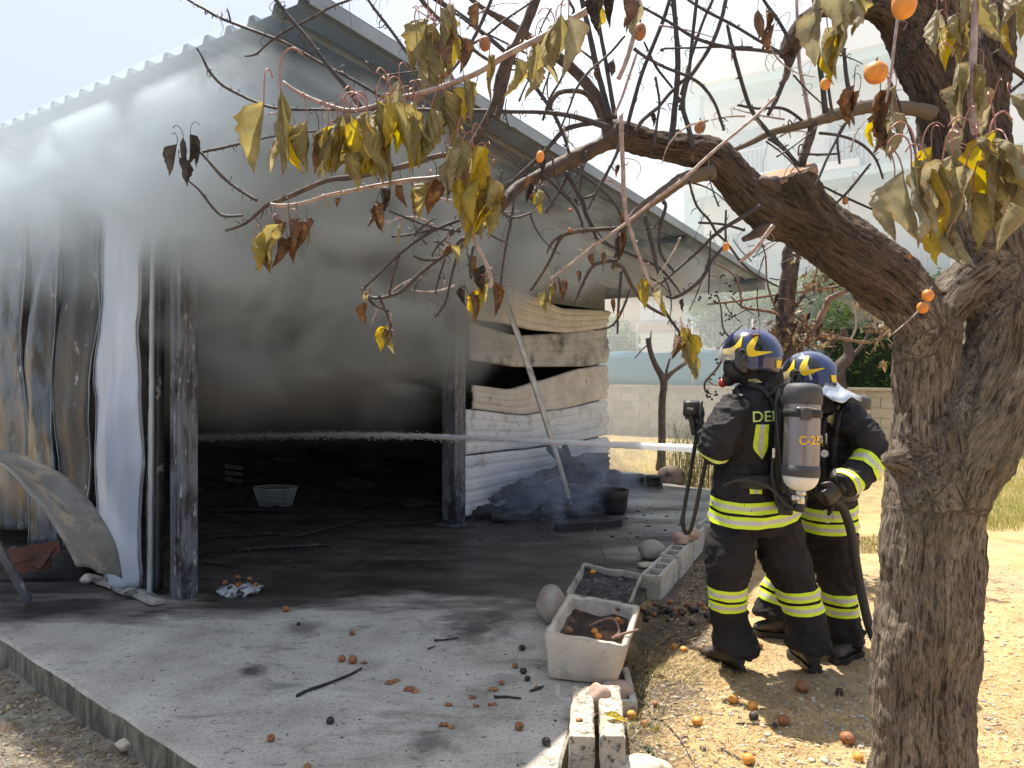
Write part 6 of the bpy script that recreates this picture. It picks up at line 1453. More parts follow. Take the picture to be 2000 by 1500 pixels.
BR = [ # (points, depth, material, spur spacing px)
 ([(1190, 250, 14), (1130, 230, 11), (1070, 220, 9), (1000, 218, 8), (900, 216, 8), (800, 214, 7), (700, 214, 6), (560, 213, 6), (510, 203, 5), (440, 170, 6), (410, 140, 6), (395, 112, 4), (384, 92, 3)], 2.2, M_twig, 16),
 ([(1178, 245, 12), (1165, 212, 10), (1150, 188, 10), (1130, 178, 10), (1095, 180, 10), (1078, 197, 9), (1072, 222, 8)], 2.4, M_burnbark, 40),
 ([(1175, 236, 12), (1110, 250, 10), (1085, 272, 9), (1060, 300, 7), (1010, 345, 6), (985, 368, 5)], 2.35, M_twig, 20),
 ([(1046, 0, 20), (1022, 60, 20), (1000, 105, 18), (988, 150, 16), (978, 200, 14), (970, 234, 11)], 2.1, M_burnbark, 40),
 ([(1000, 90, 18), (975, 150, 15), (966, 200, 14), (935, 262, 15), (912, 300, 14), (902, 330, 12)], 2.0, M_burnbark, 16),
 ([(985, 392, 16), (958, 352, 12), (940, 330, 12), (905, 312, 11), (865, 303, 11), (790, 324, 12), (690, 346, 11), (640, 352, 10), (560, 386, 10), (520, 402, 9), (480, 436, 6), (440, 450, 5)], 2.0, M_burnbark, 16),
 ([(502, 392, 6), (460, 366, 6), (430, 340, 7), (405, 312, 5), (392, 298, 5)], 2.0, M_twig, 14), ([(474, 421, 5), (440, 422, 6), (420, 410, 6), (388, 370, 5), (358, 345, 4)], 2.0, M_twig, 14),
 ([(385, 299, 5), (430, 290, 5), (486, 277, 5), (560, 262, 4), (700, 250, 4), (800, 245, 4)], 2.1, M_twig, 11),
 ([(528, 399, 8), (545, 402, 8), (585, 398, 7), (640, 382, 8), (690, 372, 8), (740, 362, 9), (800, 352, 9), (860, 346, 9), (915, 335, 8)], 1.55, M_ptwig, 14),
 ([(800, 352, 6), (825, 375, 6), (860, 388, 5), (900, 395, 4)], 1.6, M_ptwig, 12),
 ([(553, 160, 6), (575, 176, 7), (605, 192, 8), (640, 205, 8), (680, 216, 9), (720, 211, 10), (770, 195, 10), (830, 180, 12), (880, 164, 12), (940, 138, 13), (985, 110, 13), (1040, 82, 13), (1080, 60, 13), (1130, 30, 14), (1190, -5, 15)], 1.45, M_ptwig, 22),
 ([(365, -2, 5), (400, 18, 5), (430, 35, 6), (500, 62, 6), (560, 85, 6), (620, 120, 6), (700, 162, 6), (745, 190, 5)], 2.1, M_twig, 12),
 ([(450, 40, 4), (444, 15, 3)], 2.1, M_twig, 20), ([(538, -2, 8), (565, 35, 9), (600, 75, 8), (640, 128, 9), (680, 175, 10), (706, 212, 11)], 2.0, M_twig, 14),
 ([(478, 110, 3), (500, 106, 4), (520, 88, 4), (555, 62, 5), (600, 40, 5), (650, 12, 5), (690, -3, 5)], 2.1, M_twig, 14),
 ([(714, 120, 4), (742, 147, 4), (780, 143, 3), (830, 137, 3)], 1.8, M_twig, 9), ([(665, 140, 5), (720, 175, 5), (745, 188, 4)], 2.1, M_twig, 12),
 ([(718, -2, 5), (735, 22, 6), (755, 48, 6), (775, 75, 6), (800, 110, 6), (812, 122, 5)], 1.9, M_twig, 14), ([(822, -2, 10), (840, 20, 8), (865, 45, 8), (900, 75, 7), (935, 105, 7), (955, 118, 6)], 1.9, M_burnbark, 20),
 ([(850, -3, 11), (900, 30, 10), (940, 62, 9), (985, 100, 9), (1030, 150, 8), (1075, 212, 8), (1100, 262, 7), (1112, 300, 6)], 2.3, M_twig, 24),
 ([(960, -2, 7), (940, 45, 7), (925, 75, 7), (900, 115, 6), (880, 140, 5), (858, 152, 4)], 1.8, M_twig, 14), ([(1040, 2, 4), (985, 40, 5), (955, 65, 5), (915, 90, 5), (870, 110, 4)], 2.0, M_twig, 12),
 ([(890, 25, 4), (930, 55, 4), (980, 80, 4), (1030, 105, 4)], 2.0, M_twig, 12),
 ([(1136, -2, 10), (1150, 60, 11), (1165, 130, 12), (1178, 180, 12), (1192, 232, 12)], 2.45, M_twig, 24), ([(1163, 0, 8), (1172, 60, 8), (1183, 120, 8), (1193, 180, 9), (1202, 232, 9)], 2.4, M_twig, 24),
 ([(1135, 98, 4), (1160, 118, 5)], 2.4, M_twig, 30), ([(1308, -2, 7), (1295, 40, 8), (1275, 90, 8), (1255, 140, 8), (1240, 190, 8), (1228, 236, 8), (1222, 262, 7)], 2.45, M_twig, 26),
 ([(1315, -2, 10), (1320, 55, 10), (1324, 120, 11), (1320, 190, 11), (1314, 250, 13), (1310, 285, 14)], 2.4, M_twig, 26), ([(1361, -2, 7), (1355, 50, 7), (1350, 100, 7), (1345, 145, 7), (1335, 190, 8), (1328, 215, 8)], 2.4, M_twig, 26),
 ([(1393, -2, 6), (1378, 30, 6), (1360, 80, 6), (1348, 120, 6), (1330, 185, 6)], 2.45, M_twig, 24), ([(1418, -2, 8), (1408, 40, 8), (1388, 90, 8), (1362, 130, 8), (1340, 165, 8), (1334, 210, 9), (1345, 250, 10), (1354, 290, 12)], 2.35, M_twig, 22),
 ([(1342, 150, 7), (1310, 180, 7), (1285, 210, 7), (1255, 235, 8), (1242, 258, 9)], 2.4, M_twig, 22), ([(1258, 82, 4), (1280, 128, 5), (1300, 155, 5), (1320, 180, 5)], 2.5, M_twig, 20),
 ([(1420, 48, 6), (1432, 100, 8), (1450, 165, 8), (1468, 215, 8), (1500, 258, 9), (1535, 295, 9), (1558, 322, 8)], 2.45, M_twig, 22),
 ([(1228, 2, 5), (1262, 18, 5), (1310, 45, 6), (1360, 75, 7), (1420, 92, 7), (1480, 98, 7), (1530, 105, 7)], 2.3, M_twig, 13), ([(1342, -2, 5), (1380, 22, 6), (1430, 48, 6), (1480, 78, 6), (1525, 103, 6)], 2.3, M_twig, 13),
 ([(1238, 95, 8), (1262, 112, 6), (1300, 132, 6), (1345, 150, 6), (1372, 168, 7), (1395, 200, 6), (1408, 235, 6), (1414, 255, 5)], 2.2, M_twig, 10), ([(1238, 70, 10), (1228, 105, 9), (1218, 132, 9), (1208, 154, 9)], 2.2, M_ptwig, 60),
 ([(1242, 110, 5), (1230, 145, 5), (1215, 190, 5), (1200, 225, 4)], 2.2, M_ptwig, 12), ([(1220, 70, 5), (1190, 105, 5), (1150, 140, 5), (1125, 175, 5), (1112, 210, 4), (1095, 250, 4)], 2.0, M_twig, 13),
 ([(1296, 100, 4), (1300, 95, 4), (1420, 92, 4), (1470, 92, 4)], 2.3, M_twig, 14), ([(1280, 150, 5), (1288, 200, 5), (1283, 240, 5), (1278, 285, 5)], 2.1, M_twig, 12),
 ([(1060, 235, 5), (1075, 190, 5), (1098, 150, 5), (1110, 100, 5), (1118, 60, 4)], 2.2, M_twig, 14), ([(1110, -2, 5), (1120, 25, 6), (1090, 60, 5), (1074, 80, 4)], 1.8, M_twig, 18),
 ([(1530, 95, 20), (1540, 120, 16), (1535, 150, 13), (1525, 165, 9)], 2.5, M_burnbark, 30), ([(1560, 90, 14), (1545, 120, 12), (1530, 160, 10), (1515, 195, 10), (1500, 225, 7)], 2.5, M_twig, 16),
 ([(1825, 222, 30), (1790, 214, 28), (1750, 210, 28), (1700, 208, 27), (1660, 216, 25), (1620, 228, 24), (1590, 238, 18), (1540, 250, 15), (1500, 262, 13), (1460, 282, 10), (1420, 298, 8), (1400, 306, 6)], 2.5, M_bark, 26),
 ([(1590, 238, 18), (1584, 262, 18), (1575, 290, 18), (1566, 318, 17), (1558, 345, 16)], 2.5, M_burnbark, 40), ([(1612, 222, 12), (1607, 170, 11), (1600, 120, 10), (1594, 60, 10), (1590, -2, 9)], 2.5, M_twig, 26),
 ([(1582, 235, 8), (1572, 180, 8), (1562, 130, 7), (1558, 60, 7), (1556, -2, 6)], 2.5, M_ptwig, 16), ([(1663, 212, 10), (1658, 180, 9), (1652, 140, 8), (1648, 95, 7)], 2.5, M_twig, 24), ([(1625, 218, 6), (1618, 170, 6), (1616, 120, 5)], 2.4, M_twig, 14),
 ([(1515, 188, 6), (1470, 232, 6), (1400, 290, 6), (1340, 345, 7), (1280, 390, 6), (1220, 438, 6), (1160, 480, 6), (1110, 520, 5), (1075, 545, 5)], 2.05, M_ptwig, 18),
 ([(1395, 335, 32), (1350, 345, 26), (1330, 352, 26), (1300, 374, 24), (1265, 398, 20), (1240, 418, 18), (1225, 440, 16)], 2.45, M_bark, 40),
 ([(1222, 430, 16), (1214, 455, 18), (1210, 485, 14), (1202, 508, 11), (1196, 525, 8)], 2.35, M_burnbark, 30), ([(1215, 446, 10), (1170, 448, 8), (1110, 455, 9), (1092, 470, 6), (1078, 500, 6), (1058, 535, 6), (1036, 568, 5)], 2.2, M_burnbark, 18),
 ([(1100, 458, 6), (1082, 470, 6), (1072, 485, 5), (1068, 495, 3)], 2.2, M_burnbark, 30), ([(1205, 508, 8), (1180, 512, 7), (1160, 518, 7), (1145, 540, 6), (1132, 568, 6), (1120, 595, 4)], 2.2, M_twig, 18),
 ([(1205, 515, 9), (1218, 525, 8), (1235, 560, 8), (1262, 595, 7), (1300, 617, 5)], 2.2, M_burnbark, 30), ([(1214, 528, 6), (1210, 570, 6), (1207, 615, 5), (1206, 652, 4)], 2.1, M_twig, 22),
 ([(1213, 225, 9), (1214, 275, 9), (1217, 330, 9), (1218, 370, 9), (1223, 420, 8), (1238, 470, 8), (1252, 510, 7), (1266, 545, 7), (1275, 560, 6)], 1.7, M_ptwig, 16),
 ([(1212, 275, 5), (1200, 310, 6), (1178, 350, 5), (1160, 385, 5), (1148, 410, 4)], 2.1, M_twig, 14), ([(1060, 340, 5), (1090, 370, 6), (1120, 400, 6), (1135, 430, 5), (1138, 445, 5)], 2.3, M_twig, 20),
 ([(1105, 335, 9), (1122, 365, 9), (1138, 395, 9), (1145, 420, 8), (1158, 445, 8), (1165, 465, 6), (1180, 475, 6), (1215, 490, 6), (1250, 505, 6), (1290, 525, 6), (1320, 560, 4), (1328, 572, 3)], 2.35, M_twig, 20),
 ([(1108, 342, 7), (1095, 370, 7), (1080, 392, 6), (1066, 415, 6)], 2.35, M_twig, 22), ([(1135, 320, 5), (1136, 345, 5), (1130, 378, 5)], 2.4, M_twig, 22), ([(1130, 382, 4), (1145, 386, 5), (1165, 375, 5), (1185, 340, 5), (1210, 290, 5)], 2.35, M_twig, 18),
 ([(1112, 327, 5), (1150, 350, 6), (1180, 375, 6), (1205, 405, 5), (1215, 430, 5)], 2.3, M_twig, 18), ([(1260, 420, 8), (1268, 455, 8), (1276, 490, 8), (1282, 520, 7), (1288, 538, 4)], 2.3, M_twig, 22),
 ([(1296, 392, 7), (1300, 405, 7), (1290, 440, 7), (1288, 480, 6), (1296, 505, 6), (1316, 530, 5)], 2.3, M_twig, 14), ([(1294, 422, 4), (1275, 445, 4), (1256, 448, 3)], 2.3, M_twig, 20),
 ([(1006, 372, 4), (1000, 420, 5), (990, 470, 5), (982, 520, 4), (978, 557, 4)], 2.1, M_twig, 26), ([(960, 430, 12), (930, 455, 9), (900, 470, 9), (880, 490, 8), (845, 515, 8), (815, 540, 8), (785, 568, 8), (755, 580, 7), (730, 582, 6), (712, 575, 5)], 1.95, M_twig, 12),
 ([(912, 425, 7), (870, 440, 6), (830, 460, 6), (790, 488, 6), (760, 515, 6), (735, 540, 5), (705, 568, 4)], 1.95, M_twig, 12), ([(760, 412, 4), (800, 428, 5), (850, 445, 5), (900, 452, 5)], 1.95, M_twig, 12), ([(765, 462, 4), (800, 458, 5), (850, 448, 4)], 1.95, M_twig, 10),
 ([(850, 425, 4), (820, 447, 4), (810, 462, 4)], 1.95, M_twig, 9), ([(808, 500, 4), (830, 508, 5), (860, 505, 5), (880, 490, 5)], 1.9, M_twig, 7), ([(780, 500, 5), (770, 530, 5), (760, 575, 4)], 1.95, M_twig, 14),
 ([(905, 475, 6), (893, 500, 6), (882, 540, 5), (870, 590, 5), (850, 620, 4)], 1.9, M_twig, 12), ([(870, 505, 4), (858, 540, 4), (850, 575, 3)], 1.9, M_twig, 14), ([(848, 470, 4), (870, 480, 4), (880, 478, 4)], 1.9, M_twig, 10), ([(843, 500, 4), (860, 475, 4), (905, 440, 4)], 1.9, M_twig, 12),
 ([(925, 440, 7), (928, 470, 8), (942, 500, 8), (955, 530, 8), (960, 550, 7), (957, 562, 5)], 1.55, M_ptwig, 14), ([(925, 480, 5), (918, 520, 5), (920, 545, 5)], 1.6, M_twig, 12), ([(952, 455, 5), (975, 468, 4), (990, 473, 3)], 2.0, M_twig, 10),
 ([(965, 400, 5), (1000, 425, 5), (1040, 415, 4)], 2.0, M_twig, 10), ([(740, 575, 5), (752, 605, 5), (765, 640, 4), (762, 655, 4)], 1.9, M_twig, 10), ([(715, 572, 5), (730, 595, 5), (760, 608, 4)], 1.9, M_twig, 10),
 ([(1265, 545, 6), (1285, 585, 6), (1310, 625, 6), (1332, 655, 5)], 2.0, M_twig, 20), ([(1230, 565, 5), (1222, 590, 5), (1205, 625, 5), (1188, 640, 4), (1160, 645, 3)], 2.1, M_twig, 12), ([(1485, 402, 10), (1440, 430, 8), (1400, 455, 7), (1365, 490, 6), (1330, 520, 5), (1290, 555, 4)], 2.4, M_twig, 20),
 ([(1520, 430, 30), (1490, 448, 24), (1470, 460, 16), (1450, 468, 9)], 2.45, M_burnbark, 14), ([(1510, 440, 9), (1480, 480, 9), (1460, 500, 8), (1443, 512, 6)], 2.3, M_ptwig, 24), ([(1415, 480, 5), (1390, 510, 7), (1370, 545, 8), (1340, 570, 7), (1315, 582, 6), (1300, 578, 4)], 2.3, M_twig, 26),
 ([(1345, 350, 5), (1360, 400, 5), (1385, 430, 5), (1400, 455, 5), (1420, 475, 5), (1460, 525, 5), (1520, 560, 4)], 2.3, M_twig, 16), ([(1418, 410, 4), (1417, 450, 5), (1419, 480, 4)], 2.3, M_twig, 20), ([(1388, 450, 3), (1386, 510, 4), (1384, 575, 3)], 2.3, M_twig, 16),
 ([(1364, 435, 5), (1410, 438, 5), (1455, 450, 5)], 2.35, M_twig, 22), ([(1500, 270, 6), (1530, 290, 7), (1556, 318, 7)], 2.4, M_twig, 24), ([(1440, 205, 5), (1480, 212, 5), (1530, 212, 6), (1570, 238, 6)], 2.5, M_twig, 24),
 ([(1600, 260, 6), (1640, 265, 6), (1680, 280, 6), (1710, 310, 5), (1725, 350, 4)], 2.4, M_twig, 18), ([(1640, 300, 4), (1600, 302, 5), (1560, 300, 4)], 2.4, M_twig, 10), ([(1655, 235, 5), (1620, 300, 5), (1590, 370, 5)], 2.3, M_twig, 22),
 ([(1650, 240, 5), (1636, 270, 5), (1640, 320, 5)], 2.3, M_twig, 14), ([(1700, 320, 5), (1660, 370, 5), (1630, 400, 4)], 2.4, M_twig, 16), ([(1640, 415, 5), (1700, 450, 6), (1745, 480, 5)], 2.7, M_twig, 20), ([(1600, 360, 4), (1650, 385, 5), (1730, 420, 4)], 2.7, M_twig, 18),
 ([(1498, 20, 5), (1500, 60, 5), (1490, 95, 5)], 2.2, M_twig, 14), ([(1490, -2, 6), (1520, 40, 7), (1545, 85, 8)], 2.4, M_twig, 10), ([(1905, -4, 13), (1903, 60, 13), (1900, 120, 14), (1897, 170, 13), (1898, 220, 13), (1905, 262, 14)], 1.25, M_ptwig, 34),
 ([(1758, -4, 5), (1750, 60, 6), (1744, 110, 6), (1738, 160, 5), (1730, 200, 4)], 1.5, M_ptwig, 30), ([(1945, 100, 12), (1975, 130, 10), (2010, 158, 10)], 2.6, M_burnbark, 18), ([(1960, 190, 8), (1985, 170, 6), (2010, 150, 5)], 2.6, M_twig, 14),
 ([(1735, 150, 5), (1755, 200, 5), (1765, 240, 4)], 2.4, M_twig, 9), ([(1738, 170, 4), (1775, 250, 4), (1790, 310, 4)], 2.5, M_twig, 8), ([(1820, 560, 4), (1812, 575, 3), (1800, 600, 3), (1770, 630, 3), (1740, 655, 2)], 2.2, M_ptwig, 40)]
def extended(pts):
    # shoots that leave the picture at the top go on and taper out above it
    pts = list(pts)
    for end in (0, -1):
        a = pts[end]; b = pts[1 if end == 0 else -2]
        if a[1] <= 5:
            dx, dy = a[0]-b[0], a[1]-b[1]; l = math.hypot(dx, dy) or 1; L_ = 170+60*math.sin(a[0])
            new = [(a[0]+dx/l*L_*.5, a[1]+dy/l*L_*.5-10, a[2]*.75), (a[0]+dx/l*L_, a[1]+dy/l*L_-30, a[2]*.3)]
            pts = (new[::-1]+pts) if end == 0 else (pts+new)
    return pts
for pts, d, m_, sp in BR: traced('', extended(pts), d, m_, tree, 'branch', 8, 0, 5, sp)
# extra fine shoots in the tangle under the main limb
rs_ = random.Random(5); random.seed(11)
for k in range(46):
    zone = random.choice([(960, 1180, 240, 420), (1180, 1420, 330, 560), (760, 940, 400, 580), (1420, 1700, 100, 330), (1230, 1500, 40, 280), (860, 1080, 0, 200)])
    x = random.uniform(zone[0], zone[1]); y = random.uniform(zone[2], zone[3]); a = random.uniform(0, 6.28); l = random.uniform(50, 150); c_ = random.uniform(-.35, .35); pts = []
    for j in range(5): pts.append((x, y, 4.2-.6*j)); x += math.cos(a)*l/4; y += math.sin(a)*l/4; a += c_
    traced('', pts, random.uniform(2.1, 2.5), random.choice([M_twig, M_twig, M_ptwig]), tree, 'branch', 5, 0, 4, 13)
# ---- leaves
def leaf_mesh(seed, kind):
    rnd = random.Random(seed); nu = 12; nv = 8; V = []; E = []
    fold = rnd.uniform(.7, 1.4); curl = rnd.uniform(-.6, .6); tw = rnd.uniform(-.8, .8); bend = rnd.uniform(-.25, .35); roll = rnd.uniform(.2, 1.3)
    for i in range(nu+1):
        u = i/nu; w = .41*(math.sin(math.pi*min(1, u*1.02)**.62)**.9)*(1-.25*u)+.004
        if i == nu: w = .004
        cx = bend*math.sin(u*2.2)*.4; cz = -u; cyy = curl*u*u*.4
        for j in range(-nv//2, nv//2+1):
            s = j/(nv/2); a = fold*(1 if s > 0 else -1)*(.75+.25*abs(s)); edge = abs(s)
            ww = w*(1+.10*math.sin(u*34+seed)*(edge > .95)); rr = abs(s)*ww
            # the blade curls inward towards its edge
            b = fold+roll*edge**2*.9
            x = math.copysign(1, s)*rr*math.cos(b*.75) if s else 0; y = rr*math.sin(b*.9)
            t = tw*u; x, y = x*math.cos(t)-y*math.sin(t), x*math.sin(t)+y*math.cos(t)
            n = mn.noise(Vector((x*4+seed, y*4, u*4)))*.06
            V.append(Vector((x+cx+n, y+cyy+n, cz+.05*s*s*(1-u)+.03*mn.noise(Vector((s*3, u*5, seed)))))); E.append(max(0, edge-.72)/.28 if edge > .72 else (1.0 if u > .93 else 0.0))
    Fc = []; m = nv+1
    for i in range(nu):
        for j in range(nv): Fc.append((i*m+j, i*m+j+1, (i+1)*m+j+1, (i+1)*m+j))
    fm = [0]*len(Fc); sgn = rnd.choice((-1, 1)); h = rnd.uniform(.28, .5)
    pt_ = tube([Vector((0, 0, .0)), Vector((0, -.01, h*.6)), Vector((sgn*.06, 0, h)), Vector((sgn*.18, 0, h+.07)), Vector((sgn*.30, 0, h-.02))], [.011, .012, .012, .012, .014], 5, 3)
    k = len(V); V += pt_[0]; Fc += [tuple(i+k for i in f) for f in pt_[1]]; fm += [1]*len(pt_[1]); E += [0]*len(pt_[0])
    me = bpy.data.meshes.new('leaf'); me.from_pydata(V, [], Fc); me.materials.append(LEAF[kind]); me.materials.append(M_pet if kind < 3 else M_twig)
    me.polygons.foreach_set('material_index', fm); me.polygons.foreach_set('use_smooth', [True]*len(Fc))
    a = me.attributes.new('edge', 'FLOAT', 'POINT'); a.data.foreach_set('value', E)
    me['tip'] = (sgn*.30, 0, h-.02); return me
LM = {k: [leaf_mesh(k*20+s, k) for s in range(7)] for k in range(5)}
NLEAF = [0]
def leaf(px, py, lpx, d, kind, rz=None, tilt=None, hang=True):
    """px,py = top of the blade (or, hang=False, the twig end of the stalk)"""
    me = random.choice(LM[kind]); o = bpy.data.objects.new('leaf', me); link(o, tree); s = lpx/F*d
    rz = random.uniform(0, 6.28) if rz is None else rz; tl = random.gauss(0, .11) if tilt is None else tilt
    R_ = Matrix.Rotation(rz, 3, 'Z') @ Matrix.Rotation(tl, 3, 'Y') @ Matrix.Rotation(random.gauss(0, .12), 3, 'X')
    loc = P(px, py, d)
    if not hang: loc = loc-R_ @ Vector(me['tip'])*s
    o.rotation_euler = R_.to_euler(); o.scale = (s*random.uniform(.85, 1.1), s*random.uniform(.85, 1.1), s); o.location = loc-wloc(tree); NLEAF[0] += 1; return o
# named big leaves: (x, y, length px, depth, kind)
for a in ((548, 178, 165, 1.35, 0), (515, 205, 135, 1.36, 0), (600, 240, 100, 1.4, 0), (575, 250, 90, 1.42, 1), (640, 250, 100, 1.4, 0), (622, 262, 80, 1.42, 3), (668, 225, 110, 1.4, 0), (655, 250, 85, 1.42, 1), (700, 235, 120, 1.38, 1), (720, 225, 140, 1.38, 0), (706, 300, 80, 1.4, 0), (735, 200, 110, 1.4, 0), (752, 190, 100, 1.38, 1), (770, 205, 120, 1.36, 0), (762, 260, 110, 1.4, 0), (790, 215, 120, 1.36, 1), (812, 225, 105, 1.4, 1), (745, 250, 120, 1.42, 0), (825, 240, 80, 1.42, 2), (780, 160, 90, 1.4, 2), (545, 262, 80, 1.4, 2),
          (840, 215, 110, 1.42, 0), (868, 180, 100, 1.42, 0), (905, 160, 95, 1.42, 0), (885, 175, 80, 1.45, 1), (955, 115, 100, 1.42, 0), (835, 40, 110, 1.5, 0), (860, 20, 100, 1.5, 0), (870, 60, 90, 1.5, 1), (820, 90, 110, 1.5, 0), (845, 95, 100, 1.5, 0), (815, 120, 90, 1.5, 2), (885, 70, 80, 1.5, 3), (900, 75, 70, 1.5, 3), (935, 5, 60, 1.6, 3), (880, 10, 90, 1.5, 2),
          (1045, 80, 80, 1.45, 0), (1010, 118, 75, 1.5, 0), (1095, 30, 105, 1.4, 0), (1110, 35, 115, 1.4, 2), (1085, 60, 100, 1.42, 2), (1030, 115, 85, 1.5, 2), (1060, 80, 60, 1.5, 3),
          (1180, -10, 80, 1.3, 4), (1200, -12, 70, 1.3, 4), (1250, -5, 85, 1.3, 2), (1215, -15, 80, 1.3, 3), (1165, 5, 55, 1.5, 1), (1235, 0, 60, 1.3, 4),
          (900, 290, 90, 1.4, 2), (925, 290, 100, 1.4, 1), (880, 300, 95, 1.42, 0), (940, 310, 90, 1.4, 1), (905, 340, 100, 1.42, 0), (935, 350, 95, 1.38, 1), (955, 350, 90, 1.4, 0), (880, 350, 80, 1.42, 1), (912, 380, 80, 1.42, 1), (940, 390, 80, 1.4, 0), (965, 370, 60, 1.42, 3), (895, 270, 90, 1.4, 0), (945, 400, 70, 1.4, 1), (870, 290, 60, 1.4, 2),
          (500, 470, 65, 1.5, 2), (512, 462, 75, 1.5, 3), (530, 450, 85, 1.5, 1), (550, 442, 80, 1.5, 0), (565, 425, 70, 1.5, 3), (582, 430, 60, 1.5, 3), (590, 440, 45, 1.5, 0), (600, 425, 35, 1.5, 3), (640, 390, 18, 1.5, 1), (665, 388, 20, 1.5, 3),
          (735, 395, 55, 1.6, 3), (750, 400, 60, 1.6, 3), (742, 370, 50, 1.6, 4), (785, 360, 50, 1.6, 3), (805, 372, 50, 1.6, 3), (838, 360, 75, 1.55, 0), (850, 352, 70, 1.55, 3), (782, 440, 42, 1.7, 2),
          (345, 285, 60, 2.0, 4), (358, 270, 65, 2.0, 4), (372, 265, 60, 2.0, 4), (350, 310, 55, 2.0, 4), (380, 285, 35, 2.0, 4),
          (880, 480, 40, 1.7, 0), (870, 470, 35, 1.7, 3), (930, 500, 50, 1.7, 3), (945, 520, 55, 1.6, 4), (915, 575, 55, 1.6, 3), (925, 570, 62, 1.6, 0), (940, 568, 65, 1.6, 1), (950, 560, 60, 1.6, 1), (962, 555, 62, 1.6, 3), (908, 560, 40, 1.6, 4), (955, 545, 50, 1.6, 0),
          (716, 592, 45, 1.9, 3), (720, 570, 30, 1.9, 2), (758, 640, 55, 1.9, 1), (765, 645, 48, 1.9, 0), (750, 640, 40, 1.9, 3), (1072, 555, 50, 1.9, 0), (1082, 548, 50, 1.9, 3), (1090, 545, 45, 1.9, 3), (1065, 570, 42, 1.9, 0),
          (1042, 345, 50, 1.9, 3), (1050, 370, 45, 1.9, 0), (1038, 360, 40, 1.9, 4), (1055, 375, 50, 1.9, 1), (1160, 495, 30, 2.0, 3), (1180, 490, 32, 2.0, 3), (1222, 460, 50, 2.2, 4), (1212, 455, 50, 2.2, 3), (1125, 530, 25, 2.0, 3),
          (1255, 545, 55, 1.7, 0), (1268, 545, 60, 1.7, 1), (1290, 560, 50, 1.7, 2), (1298, 592, 30, 1.7, 1), (1330, 640, 55, 1.9, 1), (1318, 655, 50, 1.9, 3), (1345, 655, 60, 1.9, 1), (1352, 670, 70, 1.9, 0), (1335, 660, 60, 1.9, 0), (1325, 650, 45, 1.9, 3), (1350, 655, 50, 1.9, 0), (1362, 700, 45, 1.9, 0),
          (1480, 20, 60, 2.0, 3), (1512, 50, 55, 2.0, 3), (1500, 25, 40, 2.0, 3),
          (1605, 20, 110, 1.25, 2), (1635, -20, 125, 1.2, 2), (1655, -30, 120, 1.2, 2), (1670, -20, 90, 1.2, 0), (1618, 60, 100, 1.22, 2), (1640, 70, 95, 1.22, 1), (1595, -20, 90, 1.25, 2),
          (1668, 170, 75, 1.8, 3), (1678, 180, 70, 1.8, 3), (1720, 180, 90, 1.6, 3), (1735, 165, 100, 1.6, 2), (1750, 170, 95, 1.6, 2), (1725, 215, 80, 1.6, 3), (1745, 230, 85, 1.6, 2), (1705, 240, 50, 1.6, 1), (1715, 250, 60, 1.6, 3), (1755, 240, 70, 1.6, 2), (1738, 260, 60, 1.6, 2),
          (1830, 20, 90, 1.3, 2), (1850, 40, 95, 1.3, 0), (1870, 30, 80, 1.28, 2), (1835, 60, 90, 1.3, 1), (1880, -20, 80, 1.25, 2), (1930, -20, 90, 1.25, 0), (1960, -15, 90, 1.3, 2), (1985, 0, 80, 1.3, 0), (1945, 10, 80, 1.3, 2), (1965, 40, 70, 1.3, 1), (1870, 130, 110, 1.25, 2), (1885, 170, 100, 1.25, 2), (1920, 130, 90, 1.25, 0), (1915, 170, 70, 1.25, 2), (1860, 200, 60, 1.3, 2), (1975, 190, 90, 1.4, 2), (1940, 190, 80, 1.4, 2),
          (1765, 340, 140, 1.05, 2), (1790, 320, 150, 1.02, 0), (1780, 330, 165, 1.0, 2), (1815, 330, 130, 1.0, 1), (1840, 320, 150, 1.0, 2), (1860, 310, 140, 1.0, 2), (1885, 330, 150, 1.0, 2), (1910, 270, 130, 1.0, 0), (1945, 260, 150, 1.0, 1), (1970, 280, 150, 1.0, 0), (1935, 290, 170, 1.02, 2), (1990, 330, 140, 1.0, 2), (1850, 420, 110, 1.0, 1), (1865, 440, 105, 1.02, 2), (1830, 440, 90, 1.02, 2), (1985, 380, 120, 1.05, 2), (1800, 300, 110, 1.05, 0), (1900, 380, 110, 1.02, 0), (1745, 360, 120, 1.1, 2), (1880, 255, 90, 1.05, 2), (1820, 290, 80, 1.05, 1)):
    px, py, l, d, k = a
    big = px > 1735 and py > 240
    leaf(px, py, l, d, k, tilt=random.gauss(0, .32 if big else .16))
for a in [(x+random.uniform(-22, 22), y+random.uniform(-16, 26), l*random.uniform(.5, .95), d+random.uniform(.02, .08), random.choice([k, k, 0, 2])) for (x, y, l, d, k) in [(700, 235, 110, 1.4, 0), (745, 210, 110, 1.4, 0), (790, 220, 110, 1.38, 1), (825, 60, 90, 1.5, 0), (850, 90, 95, 1.5, 0), (900, 320, 95, 1.4, 0), (930, 350, 95, 1.4, 1), (920, 390, 80, 1.4, 1), (660, 250, 90, 1.4, 0), (880, 190, 90, 1.42, 2), (1090, 50, 90, 1.45, 2), (1840, 350, 130, 1.04, 2), (1940, 310, 140, 1.04, 0), (1900, 300, 120, 1.04, 2), (1860, 60, 90, 1.3, 2), (1730, 210, 90, 1.6, 2)] for _ in range(2)]: leaf(*a, tilt=random.gauss(0, .2))
